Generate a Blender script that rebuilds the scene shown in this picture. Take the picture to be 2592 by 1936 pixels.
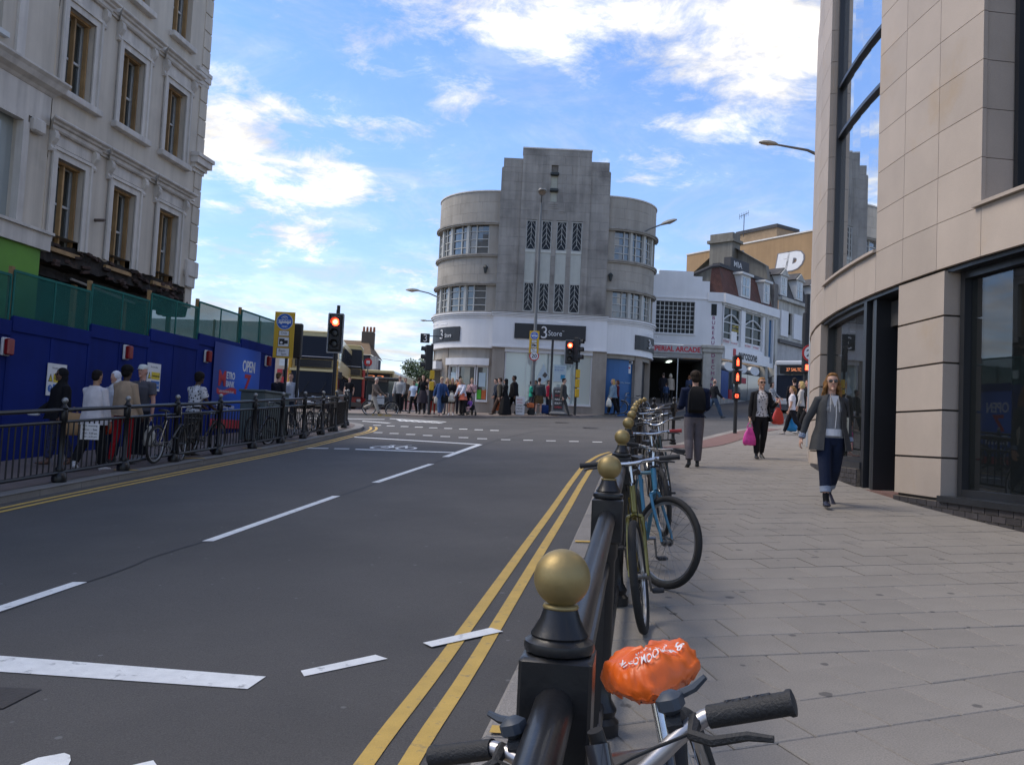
import bpy, bmesh, math, random
from mathutils import Vector, Matrix, noise, kdtree
random.seed(11)
R_ = math.radians
for o in list(bpy.data.objects): bpy.data.objects.remove(o)
S = bpy.context.scene
# ---------------------------------------------------------------- camera
EYE = 1.48
cam_d = bpy.data.cameras.new('Camera'); cam = bpy.data.objects.new('Camera', cam_d); S.collection.objects.link(cam)
cam_d.sensor_fit = 'HORIZONTAL'; cam_d.sensor_width = 36; cam_d.lens = 36 * 2218 / 2592
cam_d.clip_start = .05; cam_d.clip_end = 3000
CR = Matrix.Rotation(math.pi / 2 + R_(3.4), 3, 'X') @ Matrix.Rotation(R_(2.75), 3, 'Z')
cam.matrix_world = Matrix.Translation((0, 0, EYE)) @ CR.to_4x4()
S.camera = cam
# ---------------------------------------------------------------- sky
SUN_EL, SUN_AZ = 52, -78          # elevation, azimuth clockwise from +Y (the sun stands to the left)
w = bpy.data.worlds.new('World'); S.world = w; w.use_nodes = True
nt = w.node_tree; nt.nodes.clear(); N = nt.nodes.new; L = nt.links.new
def mth(op, a, b=None, c=None, tree=None):
    t = tree or nt
    n = t.nodes.new('ShaderNodeMath'); n.operation = op
    for i, v in enumerate((a, b, c)):
        if v is None: continue
        if isinstance(v, (int, float)): n.inputs[i].default_value = v
        else: t.links.new(v, n.inputs[i])
    return n.outputs[0]
sky = N('ShaderNodeTexSky'); sky.sky_type = 'NISHITA'; sky.sun_disc = False
sky.sun_elevation = R_(SUN_EL); sky.sun_rotation = R_(SUN_AZ); sky.air_density = 1.0; sky.dust_density = .6; sky.ozone_density = 1.6
tc = N('ShaderNodeTexCoord'); sep = N('ShaderNodeSeparateXYZ'); L(tc.outputs['Generated'], sep.inputs[0])
zz = mth('ADD', mth('MAXIMUM', sep.outputs[2], 0), .16)
cx = mth('DIVIDE', sep.outputs[0], zz); cy = mth('DIVIDE', sep.outputs[1], zz)
cmb = N('ShaderNodeCombineXYZ'); L(cx, cmb.inputs[0]); L(cy, cmb.inputs[1])
def noi(scale, detail, rough, off, dist=0, vec=None):
    mp = N('ShaderNodeMapping'); mp.inputs['Location'].default_value = off; L(vec or cmb.outputs[0], mp.inputs[0])
    n = N('ShaderNodeTexNoise'); n.inputs['Scale'].default_value = scale; n.inputs['Detail'].default_value = detail
    n.inputs['Roughness'].default_value = rough; n.inputs['Distortion'].default_value = dist
    L(mp.outputs[0], n.inputs['Vector']); return n.outputs['Fac']
def ramp(fac, stops, interp='EASE'):
    r = N('ShaderNodeValToRGB'); r.color_ramp.interpolation = interp
    e = r.color_ramp.elements
    while len(e) < len(stops): e.new(.5)
    for i, (p, c) in enumerate(stops): e[i].position = p; e[i].color = c if len(c) == 4 else (*c, 1)
    L(fac, r.inputs[0]); return r.outputs[0]
def lump(dx, dy, rx, ry):                       # a cloud bank standing at one place of the sky
    a = mth('DIVIDE', mth('SUBTRACT', cx, dx), rx); b = mth('DIVIDE', mth('SUBTRACT', cy, dy), ry)
    d = mth('ADD', mth('MULTIPLY', a, a), mth('MULTIPLY', b, b))
    return mth('POWER', 2.718, mth('MULTIPLY', d, -1))
big = noi(2.3, 10, .62, (3.1, .4, 0), .45)
fine = noi(6.5, 8, .68, (1.7, 5.2, 0), .4)
dens = mth('ADD', mth('MULTIPLY', big, .62), mth('MULTIPLY', fine, .38))
for (dx, dy, rx, ry, amt) in ((.42, 1.52, .55, .18, .115), (-.50, 2.15, .32, .26, .085), (-.85, 1.75, .10, .25, .09), (.0, 1.85, .30, .12, -.05), (.45, 2.3, .6, .3, -.06), (-.40, 1.6, .35, .16, -.07)):
    dens = mth('ADD', dens, mth('MULTIPLY', lump(dx, dy, rx, ry), amt))
cov = ramp(dens, ((.46, (0, 0, 0)), (.66, (1, 1, 1))))
haze = ramp(sep.outputs[2], ((.0, (.97, .97, .97)), (.10, (.78, .78, .78)), (.20, (.30, .30, .30)), (.42, (.06, .06, .06))), 'LINEAR')
wisp = ramp(noi(2.2, 6, .7, (7.3, 2.2, 0), .8), ((.42, (0, 0, 0)), (.75, (.75, .75, .75))))
hz = mth('MULTIPLY', haze, mth('ADD', .62, mth('MULTIPLY', wisp, .6)))
tot = mth('MAXIMUM', cov, hz); tot = mth('MINIMUM', mth('ADD', tot, mth('MULTIPLY', wisp, .30)), 1)
shade = ramp(mth('ADD', mth('MULTIPLY', noi(3.2, 6, .6, (2.9, .75, 0)), .6), mth('MULTIPLY', dens, .55)), ((.50, (3.8, 3.75, 3.7)), (.76, (7.4, 7.1, 6.7))))
tint = N('ShaderNodeMix'); tint.data_type = 'RGBA'; tint.blend_type = 'MULTIPLY'; tint.inputs[0].default_value = 1
L(sky.outputs[0], tint.inputs[6]); tint.inputs[7].default_value = (.66, .88, 1.18, 1)
mx = N('ShaderNodeMix'); mx.data_type = 'RGBA'; L(tot, mx.inputs[0]); L(tint.outputs[2], mx.inputs[6]); L(shade, mx.inputs[7])
bg = N('ShaderNodeBackground'); bg.inputs[1].default_value = .095; L(mx.outputs[2], bg.inputs[0])
out = N('ShaderNodeOutputWorld'); L(bg.outputs[0], out.inputs[0])
# ---------------------------------------------------------------- sun and exposure
sd = bpy.data.lights.new('Sun', 'SUN'); sun = bpy.data.objects.new('Sun', sd); S.collection.objects.link(sun)
sd.energy = 1.5; sd.angle = R_(32); sd.color = (1, .88, .72)
a, e = R_(SUN_AZ), R_(SUN_EL)
sdir = Vector((math.sin(a) * math.cos(e), math.cos(a) * math.cos(e), math.sin(e)))
sun.rotation_euler = sdir.to_track_quat('Z', 'Y').to_euler()
S.view_settings.view_transform = 'Standard'; S.view_settings.look = 'None'; S.view_settings.gamma = 1; S.view_settings.exposure = 1.15
S.view_settings.use_curve_mapping = False
S.render.engine = 'CYCLES'
# ---------------------------------------------------------------- placing things on the sloping ground
GA, GB = .037, .059
def g(x, y):
    xc = max(-40, min(60, x))
    z = GA * xc + GB * min(y, 46)
    if y > 46: z += (min(y, 140) - 46) * (.022 + .10 * max(0, min(1, (x - 4) / 5)))
    return z
def ray(x, y): return CR @ Vector(((x - 1296) / 2218, -(y - 968) / 2218, -1))
def G(x, y, dz=0):                                  # where a line of sight meets the street
    d = ray(x, y); n = Vector((-GA, -GB, 1)); t = (dz - n.z * EYE) / n.dot(d); p = Vector((0, 0, EYE)) + d * t
    return p
def D(x, y, Y):                                     # a point at distance Y up the street
    d = ray(x, y); return Vector((0, 0, EYE)) + d * (Y / d.y)
def onp(px, P, az):                                 # coordinates on a vertical facade plane
    d = ray(*px); u = (math.sin(R_(az)), math.cos(R_(az))); n = (u[1], -u[0])
    t = (n[0] * P[0] + n[1] * P[1]) / (n[0] * d.x + n[1] * d.y); q = Vector((0, 0, EYE)) + d * t
    return (q.x - P[0]) * u[0] + (q.y - P[1]) * u[1], q.z
# ---------------------------------------------------------------- materials
MATS = {}
def M(name, col=(.5, .5, .5), rough=.7, metal=0, var=.12, scale=4, streak=0, bump=0, bscale=60, rand=0, emit=0, coat=0, spec=.5, speck=0, dirt=None):
    if name in MATS: return MATS[name]
    m = bpy.data.materials.new(name); m.use_nodes = True; t = m.node_tree; b = t.nodes['Principled BSDF']
    b.inputs['Roughness'].default_value = rough; b.inputs['Metallic'].default_value = metal
    b.inputs['Coat Weight'].default_value = coat; b.inputs['Specular IOR Level'].default_value = spec
    tc = t.nodes.new('ShaderNodeTexCoord'); v = tc.outputs['Object']
    def nz(sc, det=4, vec=None, ro=.6):
        n = t.nodes.new('ShaderNodeTexNoise'); n.inputs['Scale'].default_value = sc; n.inputs['Detail'].default_value = det; n.inputs['Roughness'].default_value = ro
        t.links.new(vec or v, n.inputs['Vector']); return n.outputs['Fac']
    def mr(f, lo, hi, a=.3, c=.7):
        n = t.nodes.new('ShaderNodeMapRange'); n.inputs[1].default_value = a; n.inputs[2].default_value = c; n.inputs[3].default_value = lo; n.inputs[4].default_value = hi
        t.links.new(f, n.inputs[0]); return n.outputs[0]
    fac = None
    def mul(a, b_): return b_ if a is None else mth('MULTIPLY', a, b_, tree=t)
    if var: fac = mul(fac, mr(nz(scale, 5), 1 - var, 1 + var))
    if speck: fac = mul(fac, mr(nz(max(scale * 45, 130), 2), 1 - speck, 1 + speck))
    if streak:
        mp = t.nodes.new('ShaderNodeMapping'); mp.inputs['Scale'].default_value = (2.2, 2.2, .13); t.links.new(v, mp.inputs[0])
        fac = mul(fac, mr(nz(1.6, 6, mp.outputs[0]), 1 - streak, 1.03, .34, .6))
    if rand:
        oi = t.nodes.new('ShaderNodeObjectInfo'); fac = mul(fac, mr(oi.outputs['Random'], 1 - rand, 1 + rand, 0, 1))
    base = None
    if dirt:                                        # patches of a second colour: (colour, scale, low, high)
        mxd = t.nodes.new('ShaderNodeMix'); mxd.data_type = 'RGBA'; t.links.new(mr(nz(dirt[1], 7), 0, 1, dirt[2], dirt[3]), mxd.inputs[0])
        mxd.inputs[6].default_value = (*col, 1); mxd.inputs[7].default_value = (*dirt[0], 1); base = mxd.outputs[2]
    if fac is not None:
        vm = t.nodes.new('ShaderNodeVectorMath'); vm.operation = 'SCALE'
        if base is not None: t.links.new(base, vm.inputs[0])
        else: vm.inputs[0].default_value = col
        t.links.new(fac, vm.inputs['Scale']); t.links.new(vm.outputs[0], b.inputs['Base Color'])
    elif base is not None: t.links.new(base, b.inputs['Base Color'])
    else: b.inputs['Base Color'].default_value = (*col, 1)
    if bump:
        bn = t.nodes.new('ShaderNodeBump'); bn.inputs['Strength'].default_value = bump; bn.inputs['Distance'].default_value = .02
        t.links.new(nz(bscale, 4), bn.inputs['Height']); t.links.new(bn.outputs[0], b.inputs['Normal'])
    if emit: b.inputs['Emission Color'].default_value = (*col, 1); b.inputs['Emission Strength'].default_value = emit
    MATS[name] = m; return m
def glass(name, tint=(.02, .025, .03), rough=.02, alpha=1, bump=0, coat=.6, spec=.9):
    if name in MATS: return MATS[name]
    m = M(name, tint, rough, var=0, spec=spec)
    b = m.node_tree.nodes['Principled BSDF']; b.inputs['IOR'].default_value = 1.6 if coat else 1.3; b.inputs['Coat Weight'].default_value = coat; b.inputs['Coat Roughness'].default_value = .01
    if alpha < 1: b.inputs['Alpha'].default_value = alpha
    if bump:
        t = m.node_tree; tc = t.nodes.new('ShaderNodeTexCoord'); n = t.nodes.new('ShaderNodeTexNoise'); n.inputs['Scale'].default_value = 1.2
        bn = t.nodes.new('ShaderNodeBump'); bn.inputs['Strength'].default_value = bump; bn.inputs['Distance'].default_value = .05
        t.links.new(tc.outputs['Object'], n.inputs['Vector']); t.links.new(n.outputs['Fac'], bn.inputs['Height']); t.links.new(bn.outputs[0], b.inputs['Normal'])
    return m
# ---------------------------------------------------------------- mesh building
class MB:
    def __init__(s, m=None): s.v = []; s.f = []; s.mi = []; s.m = m; s.k = 0
    def _p(s, p):
        p = Vector(p)
        return s.m @ p if s.m is not None else p
    def add(s, vs, fs):
        n = len(s.v); s.v += [s._p(p) for p in vs]; s.f += [tuple(i + n for i in f) for f in fs]; s.mi += [s.k] * len(fs); return s
    def box(s, x0, x1, y0, y1, z0, z1):
        return s.add([(x0, y0, z0), (x1, y0, z0), (x1, y1, z0), (x0, y1, z0), (x0, y0, z1), (x1, y0, z1), (x1, y1, z1), (x0, y1, z1)],
                     [(0, 3, 2, 1), (4, 5, 6, 7), (0, 1, 5, 4), (1, 2, 6, 5), (2, 3, 7, 6), (3, 0, 4, 7)])
    def cbox(s, c, d): return s.box(c[0] - d[0] / 2, c[0] + d[0] / 2, c[1] - d[1] / 2, c[1] + d[1] / 2, c[2] - d[2] / 2, c[2] + d[2] / 2)
    def bbox(s, x0, x1, y0, y1, z0, z1, b=.01):     # box with chamfered upright edges and lips
        P = lambda i: [(x0 + i + b, y0 + i), (x1 - i - b, y0 + i), (x1 - i, y0 + i + b), (x1 - i, y1 - i - b), (x1 - i - b, y1 - i), (x0 + i + b, y1 - i), (x0 + i, y1 - i - b), (x0 + i, y0 + i + b)]
        rings = [[(x, y, z0) for x, y in P(b)], [(x, y, z0 + b) for x, y in P(0)], [(x, y, z1 - b) for x, y in P(0)], [(x, y, z1) for x, y in P(b)]]
        return s.loft(rings)
    def loft(s, rings, close=True, cap=True):
        n = len(rings[0]); vs = [p for r in rings for p in r]; fs = []
        for i in range(len(rings) - 1):
            for j in range(n if close else n - 1):
                k = (j + 1) % n; fs.append((i * n + j, i * n + k, (i + 1) * n + k, (i + 1) * n + j))
        if cap and close: fs += [tuple(range(n))[::-1], tuple((len(rings) - 1) * n + j for j in range(n))]
        return s.add(vs, fs)
    def cyl(s, p0, p1, r0, r1=None, n=12, cap=True): return s.tube([p0, p1], [r0, r0 if r1 is None else r1], n, cap)
    def tube(s, pts, r, n=8, cap=True, closed=False):
        pts = [Vector(p) for p in pts]; rs = r if isinstance(r, (list, tuple)) else [r] * len(pts)
        rings = []; up = None
        for i, p in enumerate(pts):
            if closed: t = pts[(i + 1) % len(pts)] - pts[i - 1]
            else: t = (pts[min(i + 1, len(pts) - 1)] - pts[max(i - 1, 0)])
            t = t.normalized() if t.length > 1e-9 else Vector((0, 0, 1))
            if up is None: up = Vector((0, 0, 1)) if abs(t.z) < .9 else Vector((1, 0, 0))
            a = t.cross(up); a = a.normalized() if a.length > 1e-6 else t.orthogonal().normalized(); b = a.cross(t); up = b
            rings.append([p + a * math.cos(2 * math.pi * j / n) * rs[i] + b * math.sin(2 * math.pi * j / n) * rs[i] for j in range(n)])
        if closed:
            rings.append(rings[0]); return s.loft(rings, True, False)
        return s.loft(rings, True, cap)
    def lathe(s, prof, n=16, c=(0, 0, 0)):
        return s.loft([[(c[0] + r * math.cos(2 * math.pi * j / n), c[1] + r * math.sin(2 * math.pi * j / n), c[2] + z) for j in range(n)] for r, z in prof])
    def sph(s, c, r, n=12, h=8):
        r = (r, r, r) if isinstance(r, (int, float)) else r
        return s.loft([[(c[0] + r[0] * math.sin(math.pi * (i + .02) / (h + .04)) * math.cos(2 * math.pi * j / n), c[1] + r[1] * math.sin(math.pi * (i + .02) / (h + .04)) * math.sin(2 * math.pi * j / n), c[2] - r[2] * math.cos(math.pi * (i + .02) / (h + .04))) for j in range(n)] for i in range(h + 1)])
    def quad(s, a, b, c, d): return s.add([a, b, c, d], [(0, 1, 2, 3)])
    def prism(s, poly, y0, y1):                     # outline in x,z pushed from y0 to y1
        n = len(poly); return s.add([(x, y0, z) for x, z in poly] + [(x, y1, z) for x, z in poly], [tuple(range(n)), tuple(range(2 * n - 1, n - 1, -1))] + [(i, i + n, (i + 1) % n + n, (i + 1) % n) for i in range(n)])
    def flat(s, poly, z0, z1):                      # outline in x,y pushed from z0 to z1
        n = len(poly); return s.add([(x, y, z0) for x, y in poly] + [(x, y, z1) for x, y in poly], [tuple(range(n))[::-1], tuple(range(n, 2 * n))] + [(i, (i + 1) % n, (i + 1) % n + n, i + n) for i in range(n)])
    def mesh(s, name, mats, smooth=False, norm=True):
        me = bpy.data.meshes.new(name); me.from_pydata([tuple(p) for p in s.v], [], s.f)
        for m in (mats if isinstance(mats, (list, tuple)) else [mats]): me.materials.append(m)
        me.polygons.foreach_set('material_index', s.mi)
        if norm:
            bm = bmesh.new(); bm.from_mesh(me); bmesh.ops.recalc_face_normals(bm, faces=bm.faces); bm.to_mesh(me); bm.free()
        if smooth:
            me.polygons.foreach_set('use_smooth', [True] * len(me.polygons))
            if smooth != 'all': me.set_sharp_from_angle(angle=R_(40))
        me.update(); return me
    def ob(s, name, mats, parent=None, smooth=False, norm=True): return link(name, s.mesh(name, mats, smooth, norm), parent)
def link(name, me, parent=None, mat4=None):
    o = bpy.data.objects.new(name, me); S.collection.objects.link(o)
    if mat4 is not None: o.matrix_world = mat4
    if parent is not None:
        o.parent = parent; o.matrix_parent_inverse = PM.get(parent.name, Matrix.Identity(4)).inverted()
    return o
PM = {}
def tag(o, label=None, cat=None, group=None, kind=None):
    if label: o['label'] = label
    if cat: o['category'] = cat
    if group: o['group'] = group
    if kind: o['kind'] = kind
    return o
def thing(name, label, cat, loc=(0, 0, 0), rz=0, group=None):
    o = bpy.data.objects.new(name, None); S.collection.objects.link(o); o.empty_display_size = .2
    o.location = loc; o.rotation_euler = (0, 0, rz); PM[o.name] = Matrix.Translation(loc) @ Matrix.Rotation(rz, 4, 'Z')
    return tag(o, label, cat, group)
def copy_tree(o, parent=None):
    c = o.copy(); S.collection.objects.link(c)
    if parent is not None: c.parent = parent
    for ch in o.children: copy_tree(ch, c)
    return c
def place(o, loc, rz=0, rx=0, ry=0):
    o.location = loc; o.rotation_euler = (rx, ry, rz)
def frame(P, az, z=0):                              # facade frame: x along the wall, y into the building, z up
    u = Vector((math.sin(R_(az)), math.cos(R_(az)), 0)); nrm = Vector((-u.y, u.x, 0))
    return Matrix(((u.x, nrm.x, 0, P[0]), (u.y, nrm.y, 0, P[1]), (0, 0, 1, z), (0, 0, 0, 1)))
TMP = bpy.data.scenes.new('tmp')
TEXT = {}
def text_mesh(s, bold=0, ext=.004, squeeze=1):
    k = (s, bold, ext, squeeze)
    if k in TEXT: return TEXT[k]
    cu = bpy.data.curves.new('t', 'FONT'); cu.body = s; cu.size = 1; cu.extrude = ext; cu.offset = bold; cu.align_x = 'CENTER'; cu.align_y = 'CENTER'; cu.resolution_u = 3
    o = bpy.data.objects.new('t', cu); TMP.collection.objects.link(o); vl = TMP.view_layers[0]; vl.update()
    me = bpy.data.meshes.new_from_object(o.evaluated_get(vl.depsgraph)); bpy.data.objects.remove(o); TEXT[k] = me; return me
def text(s, mat4, h, mat, parent, name='lettering', bold=0, ext=.004, wide=None, shear=0):
    src = text_mesh(s, bold, ext); me = src.copy(); me.materials.clear(); me.materials.append(mat)
    xs = [v.co.x for v in me.vertices]; ys = [v.co.y for v in me.vertices]; x0, x1, y0, y1 = min(xs), max(xs), min(ys), max(ys)
    sy = h / (y1 - y0); sx = sy if wide is None else wide / (x1 - x0); cx_, cy_ = (x0 + x1) / 2, (y0 + y1) / 2
    for v in me.vertices:
        X, Y, Z = (v.co.x - cx_) * sx, (v.co.y - cy_) * sy, v.co.z
        X += Y * shear; q = mat4 @ Vector((X, -Z, Y)); v.co = q
    me.update(); return link(name, me, parent)
def fl(mat4, x, z, y=-.006): return mat4 @ Matrix.Translation((x, y, z))
def drape(name, poly, mat, dz, kind=None, parent=None, skirt=0, step=None):
    bm = bmesh.new(); vs = [bm.verts.new((x, y, 0)) for x, y in poly]; bm.faces.new(vs)
    cuts = [((0, y, 0), (0, 1, 0)) for y in (46, 52, 60, 75, 95, 140)] + [((x, 0, 0), (1, 0, 0)) for x in (-40, 4, 6.5, 9, 60)]
    for co, no in cuts: bmesh.ops.bisect_plane(bm, geom=bm.verts[:] + bm.edges[:] + bm.faces[:], plane_co=co, plane_no=no)
    bmesh.ops.triangulate(bm, faces=bm.faces[:])
    if skirt:
        ed = [e for e in bm.edges if len(e.link_faces) == 1]; r = bmesh.ops.extrude_edge_only(bm, edges=ed)
        nv = {v for v in r['geom'] if isinstance(v, bmesh.types.BMVert)}
    else: nv = set()
    for v in bm.verts: v.co.z = g(v.co.x, v.co.y) + dz - (skirt if v in nv else 0)
    bmesh.ops.recalc_face_normals(bm, faces=bm.faces)
    if not skirt:
        for f in bm.faces:
            if f.normal.z < 0: f.normal_flip()
    me = bpy.data.meshes.new(name); bm.to_mesh(me); bm.free(); me.materials.append(mat)
    o = link(name, me, parent)
    if kind: o['kind'] = kind
    return o
def strip_poly(pts, w):
    Lp, Rp = [], []
    for i, p in enumerate(pts):
        a = Vector(pts[max(i - 1, 0)][:2]); b = Vector(pts[min(i + 1, len(pts) - 1)][:2]); t = (b - a).normalized(); n = Vector((-t.y, t.x)) * w / 2
        Lp.append((p[0] + n.x, p[1] + n.y)); Rp.append((p[0] - n.x, p[1] - n.y))
    return Lp + Rp[::-1]
def smooth_line(pts, n=6):
    out = []
    for i in range(len(pts) - 1):
        p0, p1, p2, p3 = pts[max(i - 1, 0)], pts[i], pts[i + 1], pts[min(i + 2, len(pts) - 1)]
        for k in range(n):
            t = k / n
            out.append(tuple(.5 * (2 * b + (c - a_) * t + (2 * a_ - 5 * b + 4 * c - d_) * t * t + (3 * b - a_ - 3 * c + d_) * t ** 3) for a_, b, c, d_ in zip(p0, p1, p2, p3)))
    return out + [tuple(pts[-1])]
# ================================================================ GROUND
def asphalt():
    m = M('asphalt', (.080, .074, .068), .82, var=.15, scale=.55, speck=.3, bump=.3, bscale=200, dirt=((.058, .055, .052), .32, .48, .72))
    t = m.node_tree; b = t.nodes['Principled BSDF']; src = b.inputs['Base Color'].links[0].from_socket
    tc = t.nodes.new('ShaderNodeTexCoord'); vo = t.nodes.new('ShaderNodeTexVoronoi'); vo.voronoi_dimensions = '2D'; vo.inputs['Scale'].default_value = 2.6; t.links.new(tc.outputs['Object'], vo.inputs['Vector'])
    n2 = t.nodes.new('ShaderNodeTexNoise'); n2.inputs['Scale'].default_value = 30; t.links.new(tc.outputs['Object'], n2.inputs['Vector'])
    sc_ = t.nodes.new('ShaderNodeSeparateColor'); t.links.new(vo.outputs['Color'], sc_.inputs[0]); d = mth('ADD', mth('ADD', vo.outputs['Distance'], mth('MULTIPLY', sc_.outputs[0], .10, tree=t), tree=t), mth('MULTIPLY', n2.outputs['Fac'], .06, tree=t), tree=t)
    mr = t.nodes.new('ShaderNodeMapRange'); mr.inputs[1].default_value = .062; mr.inputs[2].default_value = .085; mr.inputs[3].default_value = .5; mr.inputs[4].default_value = 0; t.links.new(d, mr.inputs[0])
    mx = t.nodes.new('ShaderNodeMix'); mx.data_type = 'RGBA'; t.links.new(mr.outputs[0], mx.inputs[0]); t.links.new(src, mx.inputs[6]); mx.inputs[7].default_value = (.21, .21, .205, 1)
    t.links.new(mx.outputs[2], b.inputs['Base Color']); return m
drape('road', [(-160, -30), (160, -30), (160, 400), (-160, 400)], asphalt(), -.10, 'structure')
white = M('road_white', (.78, .78, .75), .6, var=.1, scale=9, speck=.12, bump=.2, bscale=150, dirt=((.25, .25, .25), 14, .59, .74))
yellow = M('road_yellow', (.56, .36, .075), .65, var=.12, scale=6, speck=.12, bump=.2, bscale=150, dirt=((.16, .14, .1), 12, .57, .76))
def mark(poly, mat=None, dz=-.095, name='road_marking'): return drape(name, poly, mat or white, dz, 'structure')
# right kerb line (road edge), running up the street and round into the side road
RK = smooth_line([(-.62, .2), (-.22, 2.6), (-.05, 3.81), (.15, 5.03), (.63, 8.27), (1.04, 11.0), (1.55, 14.5), (2.06, 17.6), (2.75, 20.1), (3.88, 21.6), (4.58, 22.9), (6.08, 26.2), (7.45, 29.1), (9.3, 31.9), (11.4, 33.6), (16, 37.2), (24, 44), (40, 58)], 4)
def offset(line, d):
    o = []
    for i, p in enumerate(line):
        a = Vector(line[max(i - 1, 0)]); b = Vector(line[min(i + 1, len(line) - 1)]); t = (b - a).normalized(); o.append((p[0] + t.y * d, p[1] - t.x * d))
    return o
granite = M('kerb_granite', (.235, .213, .188), .8, var=.14, scale=2, speck=.3, rand=.12, bump=.25, bscale=130)
paveR = M('pavement_bed', (.10, .092, .08), .9, var=.1, scale=2, speck=.15)
inner = offset(RK, .30)
pavR = drape('pavement_right', inner + [(60, 58), (60, .2)], paveR, -.016, 'structure')
def kerbs(line, parent, w, length, mat, h=.115, lim=60, names='kerb_stone'):
    # stones laid end to end along the road edge
    acc = 0; pts = [Vector(p) for p in line]; cum = [0]
    for i in range(1, len(pts)): cum.append(cum[-1] + (pts[i] - pts[i - 1]).length)
    def at(s):
        for i in range(1, len(cum)):
            if s <= cum[i] or i == len(cum) - 1:
                k = (s - cum[i - 1]) / max(1e-6, cum[i] - cum[i - 1]); return pts[i - 1].lerp(pts[i], k), (pts[i] - pts[i - 1]).normalized()
    s = 0; c = 0; rest = MB()
    while s + .2 < cum[-1]:
        e = min(s + length, cum[-1]); (a, ta), (b, tb) = at(s + .005), at(e - .005)
        na, nb = Vector((ta.y, -ta.x)), Vector((tb.y, -tb.x)); q = [a, b, b + nb * w, a + na * w]
        jz = random.uniform(-.002, .002)
        top = [(p.x, p.y, g(p.x, p.y) - .005 + jz) for p in q]; lo = [(p.x, p.y, g(p.x, p.y) - h - .05) for p in q]; ch = .018
        mid = [(p.x, p.y, g(p.x, p.y) + jz - ch) for p in q]
        t2 = [Vector(top[0]) + Vector((na.x, na.y, 0)) * ch, Vector(top[1]) + Vector((nb.x, nb.y, 0)) * ch, top[2], top[3]]
        mb = MB() if c < lim else rest
        mb.add(lo + mid + [tuple(p) for p in t2], [(0, 1, 5, 4), (1, 2, 6, 5), (2, 3, 7, 6), (3, 0, 4, 7), (4, 5, 9, 8), (5, 6, 10, 9), (6, 7, 11, 10), (7, 4, 8, 11), (8, 9, 10, 11)])
        if c < lim: mb.ob(names, mat, parent)
        c += 1; s = e
    if rest.f: rest.ob(names + '_run', mat, parent)['kind'] = 'stuff'
kerbs(RK, pavR, .298, .9, granite, lim=50)
# paving slabs, laid in courses with staggered joints
slab_m = M('paving_slab', (.225, .203, .176), .82, var=.09, scale=1.6, speck=.2, rand=.06, bump=.2, bscale=140, dirt=((.115, .11, .105), 2.3, .6, .9))
t_ = slab_m.node_tree; b_ = t_.nodes['Principled BSDF']; src = b_.inputs['Base Color'].links[0].from_socket
ge = t_.nodes.new('ShaderNodeNewGeometry'); vo = t_.nodes.new('ShaderNodeTexVoronoi'); vo.voronoi_dimensions = '2D'; vo.inputs['Scale'].default_value = 1.9; t_.links.new(ge.outputs['Position'], vo.inputs['Vector'])
n2 = t_.nodes.new('ShaderNodeTexNoise'); n2.inputs['Scale'].default_value = 26; t_.links.new(ge.outputs['Position'], n2.inputs['Vector'])
sc_ = t_.nodes.new('ShaderNodeSeparateColor'); t_.links.new(vo.outputs['Color'], sc_.inputs[0]); dd = mth('ADD', mth('ADD', vo.outputs['Distance'], mth('MULTIPLY', sc_.outputs[0], .075, tree=t_), tree=t_), mth('MULTIPLY', n2.outputs['Fac'], .045, tree=t_), tree=t_)
mr = t_.nodes.new('ShaderNodeMapRange'); mr.inputs[1].default_value = .078; mr.inputs[2].default_value = .092; mr.inputs[3].default_value = .8; mr.inputs[4].default_value = 0; t_.links.new(dd, mr.inputs[0])
mx = t_.nodes.new('ShaderNodeMix'); mx.data_type = 'RGBA'; t_.links.new(mr.outputs[0], mx.inputs[0]); t_.links.new(src, mx.inputs[6]); mx.inputs[7].default_value = (.075, .07, .066, 1); t_.links.new(mx.outputs[2], b_.inputs['Base Color'])
# facade line of the right-hand building: an arc
RC, RR = (24.1, 12.0), 18.975
def arc(y, dr=0): return RC[0] - math.sqrt((RR - dr) ** 2 - (y - RC[1]) ** 2)
def inside_R(x, y):
    if y > 33 or y < .3 or x > 14: return False
    for i in range(len(inner) - 1):
        (x0, y0), (x1, y1) = inner[i], inner[i + 1]
        if y0 <= y <= y1 and y1 > y0:
            if x < x0 + (x1 - x0) * (y - y0) / (y1 - y0): return False
            break
    else: return False
    return True
bm0 = None
slabs = []
def slab_zone(ang, org, test, L_, Wd):
    u = Vector((math.cos(R_(ang)), math.sin(R_(ang)))); v = Vector((-u.y, u.x))
    for j in range(-30, 90):
        for i in range(-30, 60):
            c = Vector(org) + u * ((i + .5 * (j % 2) + .5) * L_) + v * ((j + .5) * Wd)
            q = [c + u * sx * L_ / 2 + v * sy * Wd / 2 for sx, sy in ((-1, -1), (1, -1), (1, 1), (-1, 1))]
            if test(c.x, c.y) and inside_R(c.x + .02, c.y) and c.x < arc(min(c.y, 30)) + .45: slabs.append((c, ang, L_, Wd))
zl = lambda x, y: y - (4.49 + (x - 1.11) * .352)
slab_zone(19.4, (1.11, 4.49), lambda x, y: zl(x, y) < 0, .40, .373)
slab_zone(9, (1.11, 4.49), lambda x, y: zl(x, y) > -.4, .42, .36)
slabs.sort(key=lambda t: t[0].length)
pitchn = Vector((-GA, -GB, 1)).normalized(); meshes = {}
rest = MB()
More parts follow.
